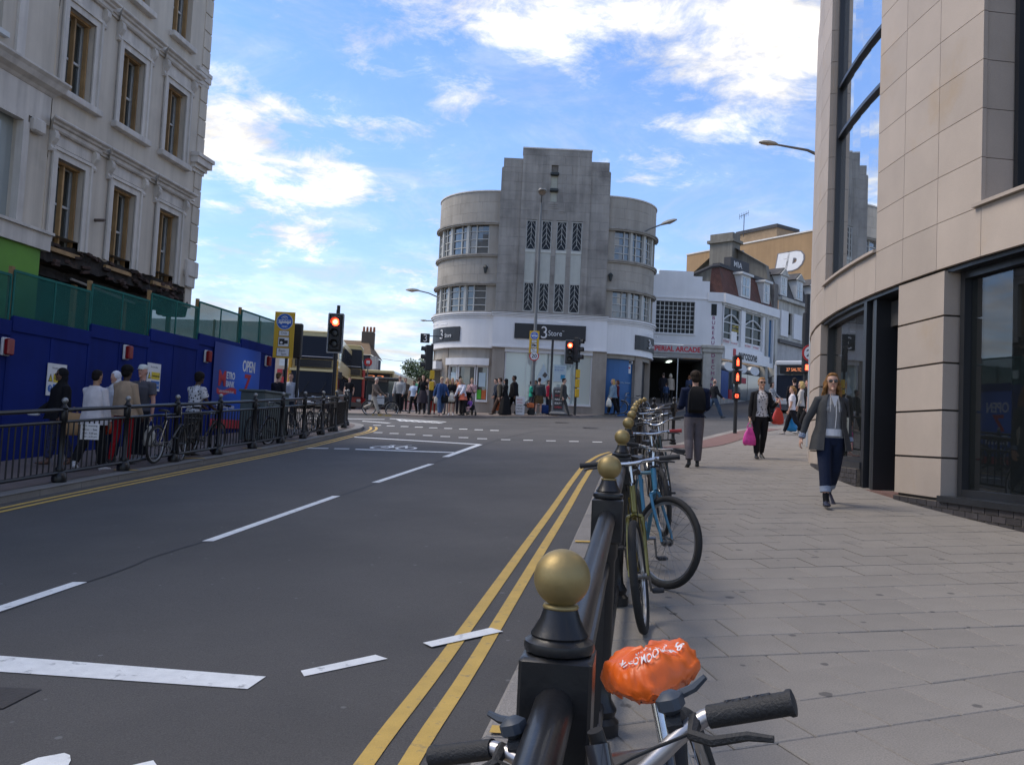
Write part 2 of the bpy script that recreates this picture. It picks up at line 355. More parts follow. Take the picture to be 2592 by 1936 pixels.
for k, (c, ang, L_, Wd) in enumerate(slabs):
    gp = .003; z = g(c.x, c.y) - .005; jz = random.uniform(-.0015, .0015) - (.004 if ang < 15 and zl(c.x, c.y) < .4 else 0)
    if k < 290:
        key = (ang, k % 5)
        if key not in meshes:
            mb = MB(); mb.bbox(-L_ / 2 + gp, L_ / 2 - gp, -Wd / 2 + gp, Wd / 2 - gp, -.05, 0, .005); meshes[key] = mb.mesh('paving_slab', slab_m)
        rot = Vector((0, 0, 1)).rotation_difference(pitchn).to_matrix().to_4x4()
        link('paving_slab', meshes[key], pavR, Matrix.Translation((c.x, c.y, z + jz)) @ rot @ Matrix.Rotation(R_(ang), 4, 'Z'))
    else:
        u = Vector((math.cos(R_(ang)), math.sin(R_(ang)))); v = Vector((-u.y, u.x)); gp = .005
        q = [c + u * sx * (L_ / 2 - gp) + v * sy * (Wd / 2 - gp) for sx, sy in ((-1, -1), (1, -1), (1, 1), (-1, 1))]
        rest.add([(p.x, p.y, g(p.x, p.y) - .005 + jz) for p in q] + [(p.x, p.y, g(p.x, p.y) - .014) for p in q], [(0, 1, 2, 3), (0, 4, 5, 1), (1, 5, 6, 2), (2, 6, 7, 3), (3, 7, 4, 0)])
rest.ob('paving_slabs_beyond', slab_m, pavR)['kind'] = 'stuff'
drape('pavement_margin', offset(RK, .28) + offset(RK, .80)[::-1], slab_m, -.0105, 'structure')
# red blister paving at the crossing
blister = M('blister_paving', (.17, .095, .08), .85, var=.1, scale=3, speck=.15)
drape('blister_paving', [(p[0], p[1]) for p in offset(RK, .32) if 20.0 < p[1] < 30.5][0:] + [(p[0], p[1]) for p in offset(RK, 1.15) if 20.4 < p[1] < 30.0][::-1], blister, .006, 'structure')
# left pavement
LK = smooth_line([(-7.2, -2), (-6.75, 5), (-6.29, 10.95), (-5.92, 14.2), (-5.18, 20.2), (-4.85, 25.5), (-4.75, 28.0), (-5.2, 30.6), (-6.4, 32.2), (-9, 33.2), (-16, 34.2), (-40, 36)], 5)
left_m = M('left_paving', (.15, .118, .104), .85, var=.12, scale=1.2, speck=.2, bump=.25, bscale=90, dirt=((.09, .08, .075), 1.1, .5, .8))
pavL = drape('pavement_left', [(-40, -2)] + offset(LK, -.28), left_m, 0, 'structure')
kerbs(LK, pavL, -.278, .92, M('kerb_left', (.2, .19, .175), .8, var=.12, scale=2, speck=.25, rand=.1), lim=45)
# far pavement in front of the corner shop, reaching both side streets
FK = smooth_line([(-30, 47), (-14, 42.6), (-7.6, 40.6), (-5.2, 39.6), (-3.4, 38.6), (-1.4, 38.7), (-.35, 39.1), (1.5, 39.5), (3.2, 40.4), (4.6, 42.3), (6.6, 44.9), (8.6, 46.8), (11.6, 52.0), (14.8, 57.6), (22, 66), (45, 92)], 4)
far_m = M('far_paving', (.20, .165, .145), .85, var=.12, scale=1.0, speck=.15)
pavF = drape('pavement_far', FK + [(45, 130), (-30, 130)], far_m, 0, 'structure', skirt=.2)
kerbs(FK, pavF, -.15, 1.2, M('kerb_far', (.24, .215, .18), .8, var=.14, scale=2, speck=.2, dirt=((.36, .25, .06), .6, .62, .68)), lim=60)
# markings
for k, pl in enumerate(([(-3.36, 5.97), (-3.20, 6.85), (-3.31, 6.85), (-3.48, 5.97)], [(-2.94, 8.61), (-2.83, 8.62), (-2.27, 12.07), (-2.38, 12.06)], [(-2.11, 13.7), (-1.99, 13.7), (-1.41, 16.9), (-1.53, 16.88)], [(-3.95, 1.4), (-3.83, 1.4), (-3.5, 4.6), (-3.62, 4.6)])): mark(pl)
mark([(-4.9, 5.22), (-3.6, 5.18), (-2.75, 5.03), (-1.23, 4.74), (-1.27, 4.55), (-2.7, 4.78), (-3.6, 4.93), (-4.9, 5.0)])
mark([(-1.07, 4.84), (-1.03, 4.75), (-.63, 5.06), (-.71, 5.13)]); mark([(-.46, 5.35), (-.40, 5.27), (.02, 5.61), (-.06, 5.69)], None, -.089)
mark([(-4.36, 24.86), (-4.36, 24.6), (-.79, 22.2), (-.72, 22.42)]); mark([(-3.54, 20.42), (-3.54, 20.2), (-1.2, 19.55), (-1.2, 19.77)])
mark([(-1.40, 18.5), (-1.25, 18.5), (-.66, 22.3), (-.82, 22.3)]); mark([(-4.75, 20.55), (-4.75, 20.38), (-4.2, 20.38), (-4.2, 20.55)]); mark([(-4.05, 20.5), (-4.05, 20.33), (-3.7, 20.33), (-3.7, 20.5)])
for k in range(7):
    f = k / 6; x, y = -4.04 + f * 3.28, 27.0 - f * 2.4; mark([(x - .14, y - .1), (x + .14, y - .13), (x + .14, y + .1), (x - .14, y + .13)])
for k in range(8): x, y = -.1 + k * .62, 24.3 - k * .14; mark([(x - .13, y - .1), (x + .13, y - .1), (x + .13, y + .1), (x - .13, y + .1)]) if k < 5 else None
for k in range(9):
    f = k / 8; x, y = -4.75 + f * 4.25, 31.4 - f * 2.5; mark([(x - .14, y - .13), (x + .14, y - .16), (x + .14, y + .13), (x - .14, y + .16)])
mark([(-5.1, 37.35), (-5.1, 37.0), (-2.55, 34.45), (-2.5, 34.75)]); mark([(-5.83, 34.8), (-5.83, 34.5), (-4.6, 33.05), (-4.5, 33.3)]); mark([(-8.5, 37.0), (-8.5, 36.7), (-5.2, 36.2), (-5.2, 36.5)])
for k in range(7): x = -4.7 + k * .28; mark([(x, 36.2 - k * .3), (x + .16, 36.1 - k * .3), (x + .5, 35.0 - k * .25), (x + .3, 35.0 - k * .25)])
mark([(10.2, 36.5), (10.5, 36.5), (12.6, 40.2), (12.3, 40.2)]); mark([(13.4, 42), (13.7, 42), (16.4, 46), (16.1, 46)])
def sheet_text(s, c, ang, h, wdt, mat):
    src = text_mesh(s, .02, 0); me = src.copy(); me.materials.clear(); me.materials.append(mat); xs = [v.co.x for v in me.vertices]; ys = [v.co.y for v in me.vertices]
    for v in me.vertices:
        X = (v.co.x - (min(xs) + max(xs)) / 2) * wdt / (max(xs) - min(xs)); Y = (v.co.y - (min(ys) + max(ys)) / 2) * h / (max(ys) - min(ys))
        x = c[0] + X * math.cos(ang) - Y * math.sin(ang); y = c[1] + X * math.sin(ang) + Y * math.cos(ang); v.co = (x, y, g(x, y) - .0948)
    o = link('road_lettering', me); o['kind'] = 'structure'
# a letter pair of painted wording cut off by the lower edge of the view
sheet_text('SO', (-1.70, 2.79), R_(-9), 1.9, .8, white)
# painted bicycle
bk = MB()
def ringm(cx_, cy_, r, wd, sy):
    pts = [(cx_ + r * math.cos(t * math.pi / 9), cy_ + sy * r * math.sin(t * math.pi / 9)) for t in range(18)]
    for i in range(18):
        a, b = Vector(pts[i]), Vector(pts[(i + 1) % 18]); ctr = Vector((cx_, cy_)); a2, b2 = ctr + (a - ctr) * (1 - wd / r), ctr + (b - ctr) * (1 - wd / r)
        bk.add([(p.x, p.y, g(p.x, p.y) - .0945) for p in (a, b, b2, a2)], [(0, 1, 2, 3)])
def segm(a, b, wd):
    bk.add([(x, y, g(x, y) - .094) for x, y in strip_poly([a, b], wd)], [(0, 1, 2, 3)])
ringm(-3.05, 20.95, .26, .07, 1.7); ringm(-2.42, 20.75, .26, .07, 1.7)
for a, b in (((-3.05, 20.95), (-2.85, 21.6)), ((-2.85, 21.6), (-2.5, 21.5)), ((-2.85, 21.6), (-2.75, 20.85)), ((-2.75, 20.85), (-2.5, 21.5)), ((-2.5, 21.5), (-2.42, 20.75)), ((-2.55, 21.75), (-2.4, 21.75)), ((-2.95, 21.75), (-2.8, 21.7)), ((-3.05, 20.95), (-2.75, 20.85))): segm(a, b, .06)
bk.ob('painted_bicycle', white)['kind'] = 'structure'
for off in (-.28, -.46): mark(strip_poly([p for p in offset(RK, off) if p[1] < 20.5], .085), yellow)
for off in (.26, .44): mark(strip_poly([p for p in offset(LK, off) if p[1] < 30.4 and p[0] > -8], .085), yellow)
for y0 in (3.75, 7.9, 12.4):                                          # loading ticks on the kerb
    i = min(range(len(RK)), key=lambda k: abs(RK[k][1] - y0)); p = RK[i]; mark(strip_poly([(p[0] + .03, p[1]), (p[0] + .27, p[1] - .03)], .08), yellow, .006)
for y0 in (14.3, 17.0, 18.9, 21.5):
    i = min(range(len(LK)), key=lambda k: abs(LK[k][1] - y0)); p = LK[i]; mark(strip_poly([(p[0] - .03, p[1]), (p[0] - .45, p[1] + .06)], .1), yellow, .005)
tar = M('tar_seam', (.022, .022, .023), .7, var=.2, scale=8)
sp = smooth_line([(-3.7, 4.2), (-3.2, 6.85), (-3.1, 7.76), (-2.94, 8.61), (-2.62, 10.4), (-2.18, 12.72), (-1.78, 15.1), (-1.35, 17.75), (-.75, 21.5), (-.22, 24.5), (.8, 28.5), (2.2, 31.5)], 6)
sp = [(x + .03 * noise.noise((x * 7, y * 3, 1)), y) for x, y in sp]
drape('road_seam', strip_poly(sp, .028), tar, -.097, 'structure')
iron = M('cast_iron', (.075, .07, .068), .6, metal=.6, var=.2, scale=6, bump=.3, bscale=40)
mh = MB()
for (a, b_, c_, d_) in (((-2.62, 4.25), (-2.34, 4.25), (-2.3, 4.52), (-2.6, 4.54)),): mh.add([(x, y, g(x, y) - .094) for x, y in (a, b_, c_, d_)], [(0, 1, 2, 3)])
tag(mh.ob('manhole_cover', iron), 'small square iron cover set in the road by the white line', 'cover')
for (x, y) in ((2.2, 35.2), (3.0, 31.2)):
    mh = MB(); mh.add([(x + r * .42 * math.cos(t * math.pi / 8), y + r * .42 * math.sin(t * math.pi / 8), g(x, y + r * .42 * math.sin(t * math.pi / 8)) - .094) for r in (1,) for t in range(16)], [tuple(range(16))])
    tag(mh.ob('manhole_cover', iron), 'round iron cover in the junction nearer the ' + ('corner shop' if y > 33 else 'painted dashes'), 'cover', 'round covers in the junction')
# ================================================================ RIGHT-HAND STONE BUILDING
stone = M('limestone', (.41, .345, .29), .62, var=.07, scale=1.3, speck=.06, rand=.06, bump=.08, bscale=60, dirt=((.40, .30, .20), .9, .58, .8))
dark_frame = M('dark_frame', (.018, .02, .024), .35, var=.1, scale=3)
shop_glass = glass('shop_glass', (.012, .015, .016), .015, .5)
upper_glass = glass('upper_glass', (.03, .04, .055), .01, 1)
MATS['upper_glass'].node_tree.nodes['Principled BSDF'].inputs['Metallic'].default_value = .92
MATS['upper_glass'].node_tree.nodes['Principled BSDF'].inputs['Base Color'].default_value = (.60, .66, .72, 1)
rb = thing('stone_office_building', 'pale limestone office building with curved corner and dark framed windows', 'building', (arc(12), 12, g(5, 12)))
ZB = [3.752 - .575 * k for k in range(0, 6)]
def pnt(y, z, dr=0):
    # dr > 0 goes into the building
    th = math.asin((y - RC[1]) / RR); return Vector((RC[0] - (RR - dr) * math.cos(th), RC[1] + (RR - dr) * math.sin(th), z))
def curved(mb, y0, y1, z0, z1, d0, d1, n=1):
    for i in range(n):
        a, b = y0 + (y1 - y0) * i / n, y0 + (y1 - y0) * (i + 1) / n
        mb.add([pnt(a, z0, d0), pnt(b, z0, d0), pnt(b, z0, d1), pnt(a, z0, d1), pnt(a, z1, d0), pnt(b, z1, d0), pnt(b, z1, d1), pnt(a, z1, d1)],
               [(0, 3, 2, 1), (4, 5, 6, 7), (0, 1, 5, 4), (1, 2, 6, 5), (2, 3, 7, 6), (3, 0, 4, 7)])
    return mb
gap = .004
def panel(y0, y1, z0, z1, d0=0, d1=.05, n=1): curved(MB(), y0 + gap, y1 - gap, z0 + gap, z1 - gap, d0, d1, n).ob('stone_panel', stone, rb)
YJ = [3.75, 4.6, 5.45, 6.32, 7.2, 8.08, 8.96, 9.84, 10.71, 11.57, 12.43, 13.31, 14.27, 15.21, 16.16, 17.1, 18.05, 19.0, 20.0, 21, 22, 23, 24]
back = M('joint_dark', (.05, .045, .04), .9, var=.1)  # dark core colour that shows between the stones
for i in range(len(YJ) - 1): panel(YJ[i], YJ[i + 1], 3.752, 4.333)                       # band over the shopfront
ZU = [4.333 + .575 * k for k in range(0, 17)]
for k in range(len(ZU) - 1):
    for i in range(len(YJ) - 1):
        y0, y1 = YJ[i], YJ[i + 1]
        if 12.4 < y0 < 15.1: continue          # tall window
        if y1 < 9.9: continue                  # next tall window
        if y0 > 17 and k > 9: continue
        panel(y0, y1, ZU[k], ZU[k + 1])
# wall core behind the cladding
core = MB()
for (y0, y1, z0, z1) in ((3.75, 24, 3.80, 4.31), (9.9, 12.38, 4.3, 13.5), (15.27, 24, 4.3, 13.5), (3.75, 24, 13.45, 13.6)): curved(core, y0, y1, z0, z1, .03, .5, 12)
core.ob('wall_core', back, rb)
# reveals of the upper windows: thick stone edges
for k in range(len(ZU) - 1):
    mb = curved(MB(), 15.205, 15.23, ZU[k] + gap, ZU[k + 1] - gap, .052, .26); mb.ob('reveal_stone', stone, rb)
    mb = curved(MB(), 9.862, 9.885, ZU[k] + gap, ZU[k + 1] - gap, .052, .50); mb.ob('reveal_stone', stone, rb)
def window(y0, y1, z0, z1, depth, trans, gl, mull=(), fr=.07, n=6, name='window'):
    w_ = curved(MB(), y0, y1, z0, z1, depth + .05, depth + .065, n).ob(name, gl, rb)
    f = MB()
    for (a, b, c, d) in ((y0, y0 + fr, z0, z1), (y1 - fr, y1, z0, z1)): curved(f, a, b, c, d, depth - .03, depth + .09)
    for (c, d) in ((z0, z0 + fr), (z1 - fr, z1)): curved(f, y0 + fr, y1 - fr, c, d, depth - .028, depth + .088, n)
    for zt in trans: curved(f, y0 + fr, y1 - fr, zt - .03, zt + .03, depth - .01, depth + .08, n)
    for ym in mull: curved(f, ym - .03, ym + .03, z0 + fr, z1 - fr, depth - .012, depth + .078)
    f.ob('frame', dark_frame, w_); return w_
window(12.46, 15.17, 4.36, 13.4, .14, (6.95, 7.85, 10.2, 11.1), upper_glass)
window(3.75, 9.84, 4.40, 13.4, .42, (7.2, 10.2), glass('dim_glass', (.015, .018, .02), .03), (8.75, 7.3, 5.6))
curved(MB(), 12.43, 15.3, 4.335, 4.375, -.05, .32, 8).ob('sill', stone, rb); curved(MB(), 3.75, 9.95, 4.335, 4.375, -.05, .4, 8).ob('sill', stone, rb)
# blinds hanging inside the right window
bl = MB()
for k in range(9): curved(bl, 8.9 + k * .1, 8.95 + k * .1, 4.5, 13.3, .62, .63)
bl.ob('blind', M('blind', (.12, .13, .14), .7), rb)
# ground-floor piers of deep-jointed stones
for (y0, y1, dd) in ((10.56, 11.70, .45), (15.65, 16.5, .35), (16.5, 24, .3)):
    zz_ = [.955, 1.45, 2.025, 2.6, 3.175, 3.735]
    for k in range(5):
        n = 1 if y1 - y0 < 2 else 8
        for q in range(n): curved(MB(), y0 + (y1 - y0) * q / n + .002, y0 + (y1 - y0) * (q + 1) / n - .002, zz_[k] + .012, zz_[k + 1] - .012, .02, dd).ob('pier_stone', stone, rb)
    curved(MB(), y0 + .03, y1 - .03, .9, 3.75, .06, dd - .03, 6).ob('pier_core', back, rb)
# dark soffit and shopfront
curved(MB(), 3.75, 16.4, 3.70, 3.752, .06, 3.0, 14).ob('soffit', dark_frame, rb)
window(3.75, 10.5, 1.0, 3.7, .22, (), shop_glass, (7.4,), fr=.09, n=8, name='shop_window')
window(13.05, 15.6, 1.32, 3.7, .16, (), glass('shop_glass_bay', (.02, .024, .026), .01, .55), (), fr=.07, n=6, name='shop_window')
curved(MB(), 13.0, 15.62, 1.22, 1.32, .04, .35, 6).ob('sill', dark_frame, rb)
curved(MB(), 3.75, 10.54, .93, 1.0, -.04, .4, 8).ob('sill', dark_frame, rb)
# entrance recess: dark door set back, steel jambs
door = curved(MB(), 11.75, 12.6, .85, 3.3, 1.25, 1.3).ob('door', M('black_door', (.008, .008, .009), .3), rb)
curved(MB(), 12.62, 12.72, .85, 3.7, .1, 1.3).ob('jamb', dark_frame, rb); curved(MB(), 12.9, 13.02, .85, 3.7, .06, .3).ob('jamb', dark_frame, rb)
curved(MB(), 12.75, 12.82, .85, 3.7, .12, .2).ob('jamb', M('steel_jamb', (.12, .125, .13), .35, metal=.6), rb)
curved(MB(), 11.72, 13.0, 3.3, 3.66, .3, .36).ob('door_header', M('header', (.09, .09, .09), .5), rb)
# rooms behind the glass
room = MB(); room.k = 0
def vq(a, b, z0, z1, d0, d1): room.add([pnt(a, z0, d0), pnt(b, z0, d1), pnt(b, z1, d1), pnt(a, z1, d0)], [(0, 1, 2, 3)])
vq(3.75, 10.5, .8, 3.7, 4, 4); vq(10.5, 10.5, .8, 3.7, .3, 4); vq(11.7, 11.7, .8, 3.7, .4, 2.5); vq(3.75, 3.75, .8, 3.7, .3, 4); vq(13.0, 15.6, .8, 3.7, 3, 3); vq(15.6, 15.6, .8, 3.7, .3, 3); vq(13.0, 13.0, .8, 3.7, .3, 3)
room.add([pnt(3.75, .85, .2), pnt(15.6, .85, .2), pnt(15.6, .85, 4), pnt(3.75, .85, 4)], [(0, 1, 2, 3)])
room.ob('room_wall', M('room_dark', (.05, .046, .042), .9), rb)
curved(MB(), 9.35, 9.75, 1.05, 3.65, .75, .8).ob('pale_screen', M('pale_screen', (.62, .66, .66), .6, var=.05), rb)
curved(MB(), 9.22, 9.3, 1.05, 3.65, .7, .8).ob('screen_edge', M('screen_edge', (.05, .08, .12), .4), rb)
# brick plinth, brick by brick
brick_m = M('blue_brick', (.045, .04, .042), .6, var=.2, scale=6, rand=.3, bump=.2, bscale=50)
mortar = M('mortar', (.20, .165, .125), .9, var=.15, scale=5)
def plinth(y0, y1, ztop, dr):
    ml = curved(MB(), y0, y1, ztop - 1.0, ztop, dr + .012, dr + .3, max(1, int((y1 - y0) * 2))).ob('plinth', mortar, rb)
    nb = int((y1 - y0) / .225); mesh = None
    for r in range(6):
        z1 = ztop - .004 - r * .075
        for c in range(nb + 1):
            a = y0 + (c - .5 * (r % 2)) * .225; b = a + .213; a, b = max(a, y0), min(b, y1)
            if b - a < .03: continue
            if z1 < g(arc(a), a) - .02: continue
            curved(MB(), a, b, z1 - .065, z1, dr, dr + .1).ob('brick', brick_m, ml)
plinth(7.0, 11.68, .93, -.005); plinth(13.02, 16.5, 1.22, .0)
curved(MB(), 16.5, 24, .6, .95, .02, .3, 8).ob('plinth', mortar, rb)
curved(MB(), 11.7, 13.0, .5, g(5, 12.4) + .02, .02, 1.5, 4).ob('doorstep', M('doorstep', (.16, .09, .075), .8), rb)
curved(MB(), 3.75, 24, 13.3, 13.5, .5, 8, 12).ob('roof', back, rb)
# ================================================================ LEFT-HAND STUCCO BUILDINGS
stucco = M('stucco', (.53, .475, .395), .85, var=.07, scale=.8, streak=.14, bump=.08, bscale=40, dirt=((.38, .35, .30), .7, .56, .85))
trim = M('stucco_trim', (.58, .54, .485), .8, var=.08, scale=2, streak=.22, bump=.05)
timber = M('raw_timber', (.36, .225, .10), .75, var=.2, scale=3, streak=.25, rand=.12)
sash_w = M('sash_white', (.55, .56, .55), .6, var=.1, scale=4)
old_glass = glass('old_glass', (.05, .055, .05), .06, 1, .1)
charred = M('charred', (.022, .018, .015), .95, var=.5, scale=2.5, bump=.8, bscale=9, dirt=((.10, .05, .03), 1.6, .55, .72))
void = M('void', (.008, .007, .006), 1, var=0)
LF = frame((-9.8, 20), 8)
lb = thing('stucco_terrace', 'tall white stucco building with hooded windows above a burnt out ground floor', 'building', LF @ Vector((1.5, 0, .8)))
def holed(s0, s1, z0, z1, holes, depth, fr, y=0):
    mb = MB(fr); xs = sorted({s0, s1, *[h[0] for h in holes], *[h[1] for h in holes]}); zs = sorted({z0, z1, *[h[2] for h in holes], *[h[3] for h in holes]})
    xs = [x for x in xs if s0 <= x <= s1]; zs = [z for z in zs if z0 <= z <= z1]
    for i in range(len(xs) - 1):
        for k in range(len(zs) - 1):
            a, b, c, d = xs[i], xs[i + 1], zs[k], zs[k + 1]; mx_, mz = (a + b) / 2, (c + d) / 2
            if any(h[0] < mx_ < h[1] and h[2] < mz < h[3] for h in holes): continue
            mb.quad((a, y, c), (b, y, c), (b, y, d), (a, y, d))
    for (a, b, c, d) in holes:
        e = y + depth
        mb.quad((a, y, c), (a, y, d), (a, e, d), (a, e, c)); mb.quad((b, y, c), (b, e, c), (b, e, d), (b, y, d))
        mb.quad((a, y, d), (b, y, d), (b, e, d), (a, e, d)); mb.quad((a, y, c), (a, e, c), (b, e, c), (b, y, c))
    return mb
cols = [-1.46 + 2.05 * k for k in range(3)]
holes = [(c, c + .96, z0, z1) for c in cols for (z0, z1) in ((5.3, 6.95), (8.43, 10.3), (11.67, 13.5))]
holed(-1.75, 4.66, 5.3, 16, holes, .45, LF).ob('wall', stucco, lb, norm=False)
MB(LF).box(4.3, 4.655, .02, 9, 4.6, 16).ob('side_wall', stucco, lb)
MB(LF).box(-1.75, 4.66, .5, .6, 5.0, 16).ob('inner_wall', M('inner_dark', (.035, .03, .025), 1), lb)
# ragged lower edge where the shopfront was torn away
rg = MB(LF); n = 64
for i in range(n):
    a, b = -1.7 + 6.3 * i / n, -1.7 + 6.3 * (i + 1) / n
    if any(c < (a + b) / 2 < c + .96 for c in cols): continue
    za, zb = [5.12 + .09 * noise.noise((t * 3.1, 4, 0)) + .05 * noise.noise((t * 11, 1, 0)) for t in (a, b)]
    if i and any(c < (a + b) / 2 - 6.3 / n < c + .96 for c in cols): rg.ob('torn_render', stucco, lb, norm=False); rg = MB(LF)
    rg.add([(a, 0, za), (b, 0, zb), (b, 0, 5.3), (a, 0, 5.3), (a, .3, za), (b, .3, zb)], [(0, 1, 2, 3), (0, 4, 5, 1)])
rg.ob('torn_render', stucco, lb, norm=False)
def rough_beam(s0, s1, z0, z1, y0, y1, amp, mat, name, seed, n=50):
    mb = MB(LF); rings = []
    for i in range(n + 1):
        s = s0 + (s1 - s0) * i / n; q = lambda k: amp * (noise.noise((s * 2.3, k * 7 + seed, 0)) + .6 * noise.noise((s * 8, k * 5 + seed, 2)))
        rings.append([(s, y0 + q(1), z0 + q(2)), (s, y0 + .04 + q(5), (z0 + z1) / 2 + q(6)), (s, y0 + q(3), z1 + q(4)), (s, y1, z1 + q(4)), (s, y1, z0 + q(2))])
    mb.loft(rings); return mb.ob(name, mat, lb)
rough_beam(-1.72, 4.45, 4.72, 5.12, .03, .5, .09, charred, 'charred_beam', 3)
rb2 = random.Random(4)
for k in range(46):
    s0 = rb2.uniform(-1.6, 4.2); z0 = 5.06 + rb2.uniform(-.42, .05); F4 = LF @ Matrix.Translation((s0, rb2.uniform(-.03, .06), z0)) @ Matrix.Rotation(rb2.uniform(-.35, .35), 4, 'Y') @ Matrix.Rotation(rb2.uniform(-.4, .4), 4, 'Z')
    MB(F4).bbox(-rb2.uniform(.06, .12), rb2.uniform(.05, .12), -.05, .06, -.035, .035, .008).ob('broken_brick', M('scorched_brick', (.05, .03, .024), .95, var=.4, scale=5, rand=.6), lb)
rough_beam(-1.6, 4.2, 4.42, 4.62, .25, .7, .05, charred, 'charred_joist', 9)
rough_beam(3.7, 4.5, 4.3, 4.8, .05, .5, .12, charred, 'broken_corner', 5, 14)
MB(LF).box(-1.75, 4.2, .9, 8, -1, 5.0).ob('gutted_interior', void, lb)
for s in (-.1, 1.9, 4.05): MB(LF).box(s, s + .1, .3, .4, 1, 4.5).ob('prop', timber, lb)
MB(LF).tube([(-.4, .2, 4.5), (2.2, .22, 4.35)], .03, 6).ob('fallen_strut', M('fallen_strut', (.3, .28, .25), .9), lb)
def sash(c, z0, z1, seed):
    rnd = random.Random(seed); w_ = MB(LF).box(c + .02, c + .94, .33, .345, z0, z1).ob('window', old_glass, lb)
    f = MB(LF)
    for a, b in ((c, c + .05), (c + .91, c + .96)): f.box(a, b, .29, .36, z0, z1)
    zm = z0 + (z1 - z0) * rnd.uniform(.48, .55)
    for z in (z0 + .03, zm, z1 - .04): f.box(c + .05, c + .91, .295, .35, z - .025, z + .025)
    f.ob('sash_frame', sash_w, w_)
    if rnd.random() < .7: MB(LF).box(c + .08, c + .5, .37, .38, z0, zm).ob('curtain', M('curtain', (.33, .28, .26), .9, var=.25, scale=12), w_)
    for a in (c + .43, c + .89): MB(LF).box(a, a + .05, .14, .24, z0, z1 - .06).ob('timber_stud', timber, w_)
    MB(LF).box(c, c + .96, .12, .25, z1 - .055, z1).ob('timber_head', timber, w_)
    if rnd.random() < .6: MB(LF).box(c + .06, c + .42, .30, .325, z0 + .05, z0 + .35).ob('boarding', timber, w_)
    return w_
def hood(c, zt):
    a, b = c - .36, c + 1.32
    h = MB(LF); prof = [(.50, .10), (.53, .13), (.60, .14), (.62, .19), (.66, .21), (.69, .27), (.72, .28), (.745, .26), (.75, 0)]
    h.loft([[(a - p + .1, -p, zt + z) for z, p in prof] + [(a - .0 + .1, 0, zt + .5)], [(b + p - .1, -p, zt + z) for z, p in prof] + [(b - .1, 0, zt + .5)]])
    hd = h.ob('hood', trim, lb)
    MB(LF).box(c - .22, c + 1.18, -.03, .0, zt + .24, zt + .5).ob('frieze', trim, hd)
    for s in (c - .31, c + 1.13):
        k = MB(LF); pr = [(.05, .02), (.07, .07), (.12, .09), (.16, .06), (.20, .05), (.26, .10), (.34, .15), (.42, .16), (.47, .13), (.5, .12)]
        k.loft([[(s, -p, zt + z) for z, p in pr] + [(s, 0, zt + .5), (s, 0, zt + .05)], [(s + .14, -p, zt + z) for z, p in pr] + [(s + .14, 0, zt + .5), (s + .14, 0, zt + .05)]]); k.ob('console', trim, hd)
    m = MB(LF).box(b - .08, b + .5 if c < 2 else 4.3, -.05, 0, zt + .53, zt + .60).box(b - .08, b + .5 if c < 2 else 4.3, -.08, 0, zt + .60, zt + .68); m.ob('string_course', trim, hd)
def architrave(c, z0, z1):
    m = MB(LF)
    for (p, y0) in ((.0, -.035), (.14, -.075)):
        o = .21; i = p
        m.box(c - o, c - i, y0, .03, z0, z1 + o); m.box(c + .96 + i, c + .96 + o, y0, .03, z0, z1 + o); m.box(c - i, c + .96 + i, y0 + .002, .03, z1 + i, z1 + o)
    m.ob('architrave', trim, lb)
for k, c in enumerate(cols):
    for r, (z0, z1) in enumerate(((5.02, 6.95), (8.43, 10.3), (11.67, 13.5))):
        sash(c, z0, z1, k * 7 + r)
        if r < 2: hood(c, z1); architrave(c, z0 + (.1 if r == 0 else 0), z1)
        if r > 0:
            w0, w1 = (c - .27, c + 1.25) if r == 1 else (c - .12, c + 1.08)
            MB(LF).bbox(w0, w1, -.16, .04, z0 - .15, z0 - .003, .015).ob('sill', trim, lb)
        else: MB(LF).box(c - .06, c + 1.0, -.02, .27, 4.93, 5.02).ob('timber_sill', timber, lb)
for k in range(20):
    z = 5.95 + k * .505
    MB(LF).bbox(4.3, 4.70, -.035, .3, z, z + .485, .012).ob('quoin', stucco, lb)
for (z, big_) in ((8.5, .6), (10.95, .22)):
    m = MB(LF)
    for i, (p, h0, h1) in enumerate(((.10, -.1, .0), (.2, 0, .12), (.36, .12, .3), (.44, .3, .4))): m.box(4.15 - p * .3, 4.68 + p * big_, -p * big_, .35, z + h0, z + h1)
    m.ob('corner_cornice', trim, lb)
m = MB(LF); m.bbox(4.12, 4.74, -.1, .3, 5.45, 5.9, .02).bbox(4.2, 4.66, -.06, .3, 5.15, 5.45, .02); m.cyl((4.1, -.1, 5.6), (4.1, -.1, 5.15), .06, .04, 8); m.ob('pilaster_base', trim, lb)
MB(LF).cyl((.0, -.25, 5.95), (.0, 0, 5.95), .035, .04, 8).ob('pipe_stub', M('rust_pipe', (.12, .09, .075), .8), lb)
# neighbour with the green shop sign
nb_ = thing('green_fascia_shop', 'white stucco shop building with green sign board and big framed upper window', 'building', LF @ Vector((-5, 0, .4)))
holed(-16, -1.76, 2.5, 16, [(-6.2, -2.59, 5.3, 7.42), (-4.9, -3.35, 8.85, 10.7)], .3, LF, .01).ob('wall', stucco, nb_, norm=False)
wg = MB(LF).box(-6.2, -2.59, .2, .22, 5.3, 7.42).ob('window', glass('frost_glass', (.32, .36, .36), .12), nb_)
f = MB(LF); f.box(-2.62, -2.44, -.06, .1, 5.25, 7.35); f.box(-6.2, -2.5, -.06, .1, 7.35, 7.5); f.ob('frame', trim, wg)
wg = MB(LF).box(-4.9, -3.35, .2, .22, 8.85, 10.7).ob('window', old_glass, nb_)
f = MB(LF); f.box(-3.42, -3.34, .1, .22, 8.85, 10.7); f.box(-4.9, -3.4, .1, .2, 9.6, 9.68); f.box(-5, -3.25, -.1, .1, 8.75, 8.85); f.ob('frame', sash_w, wg)
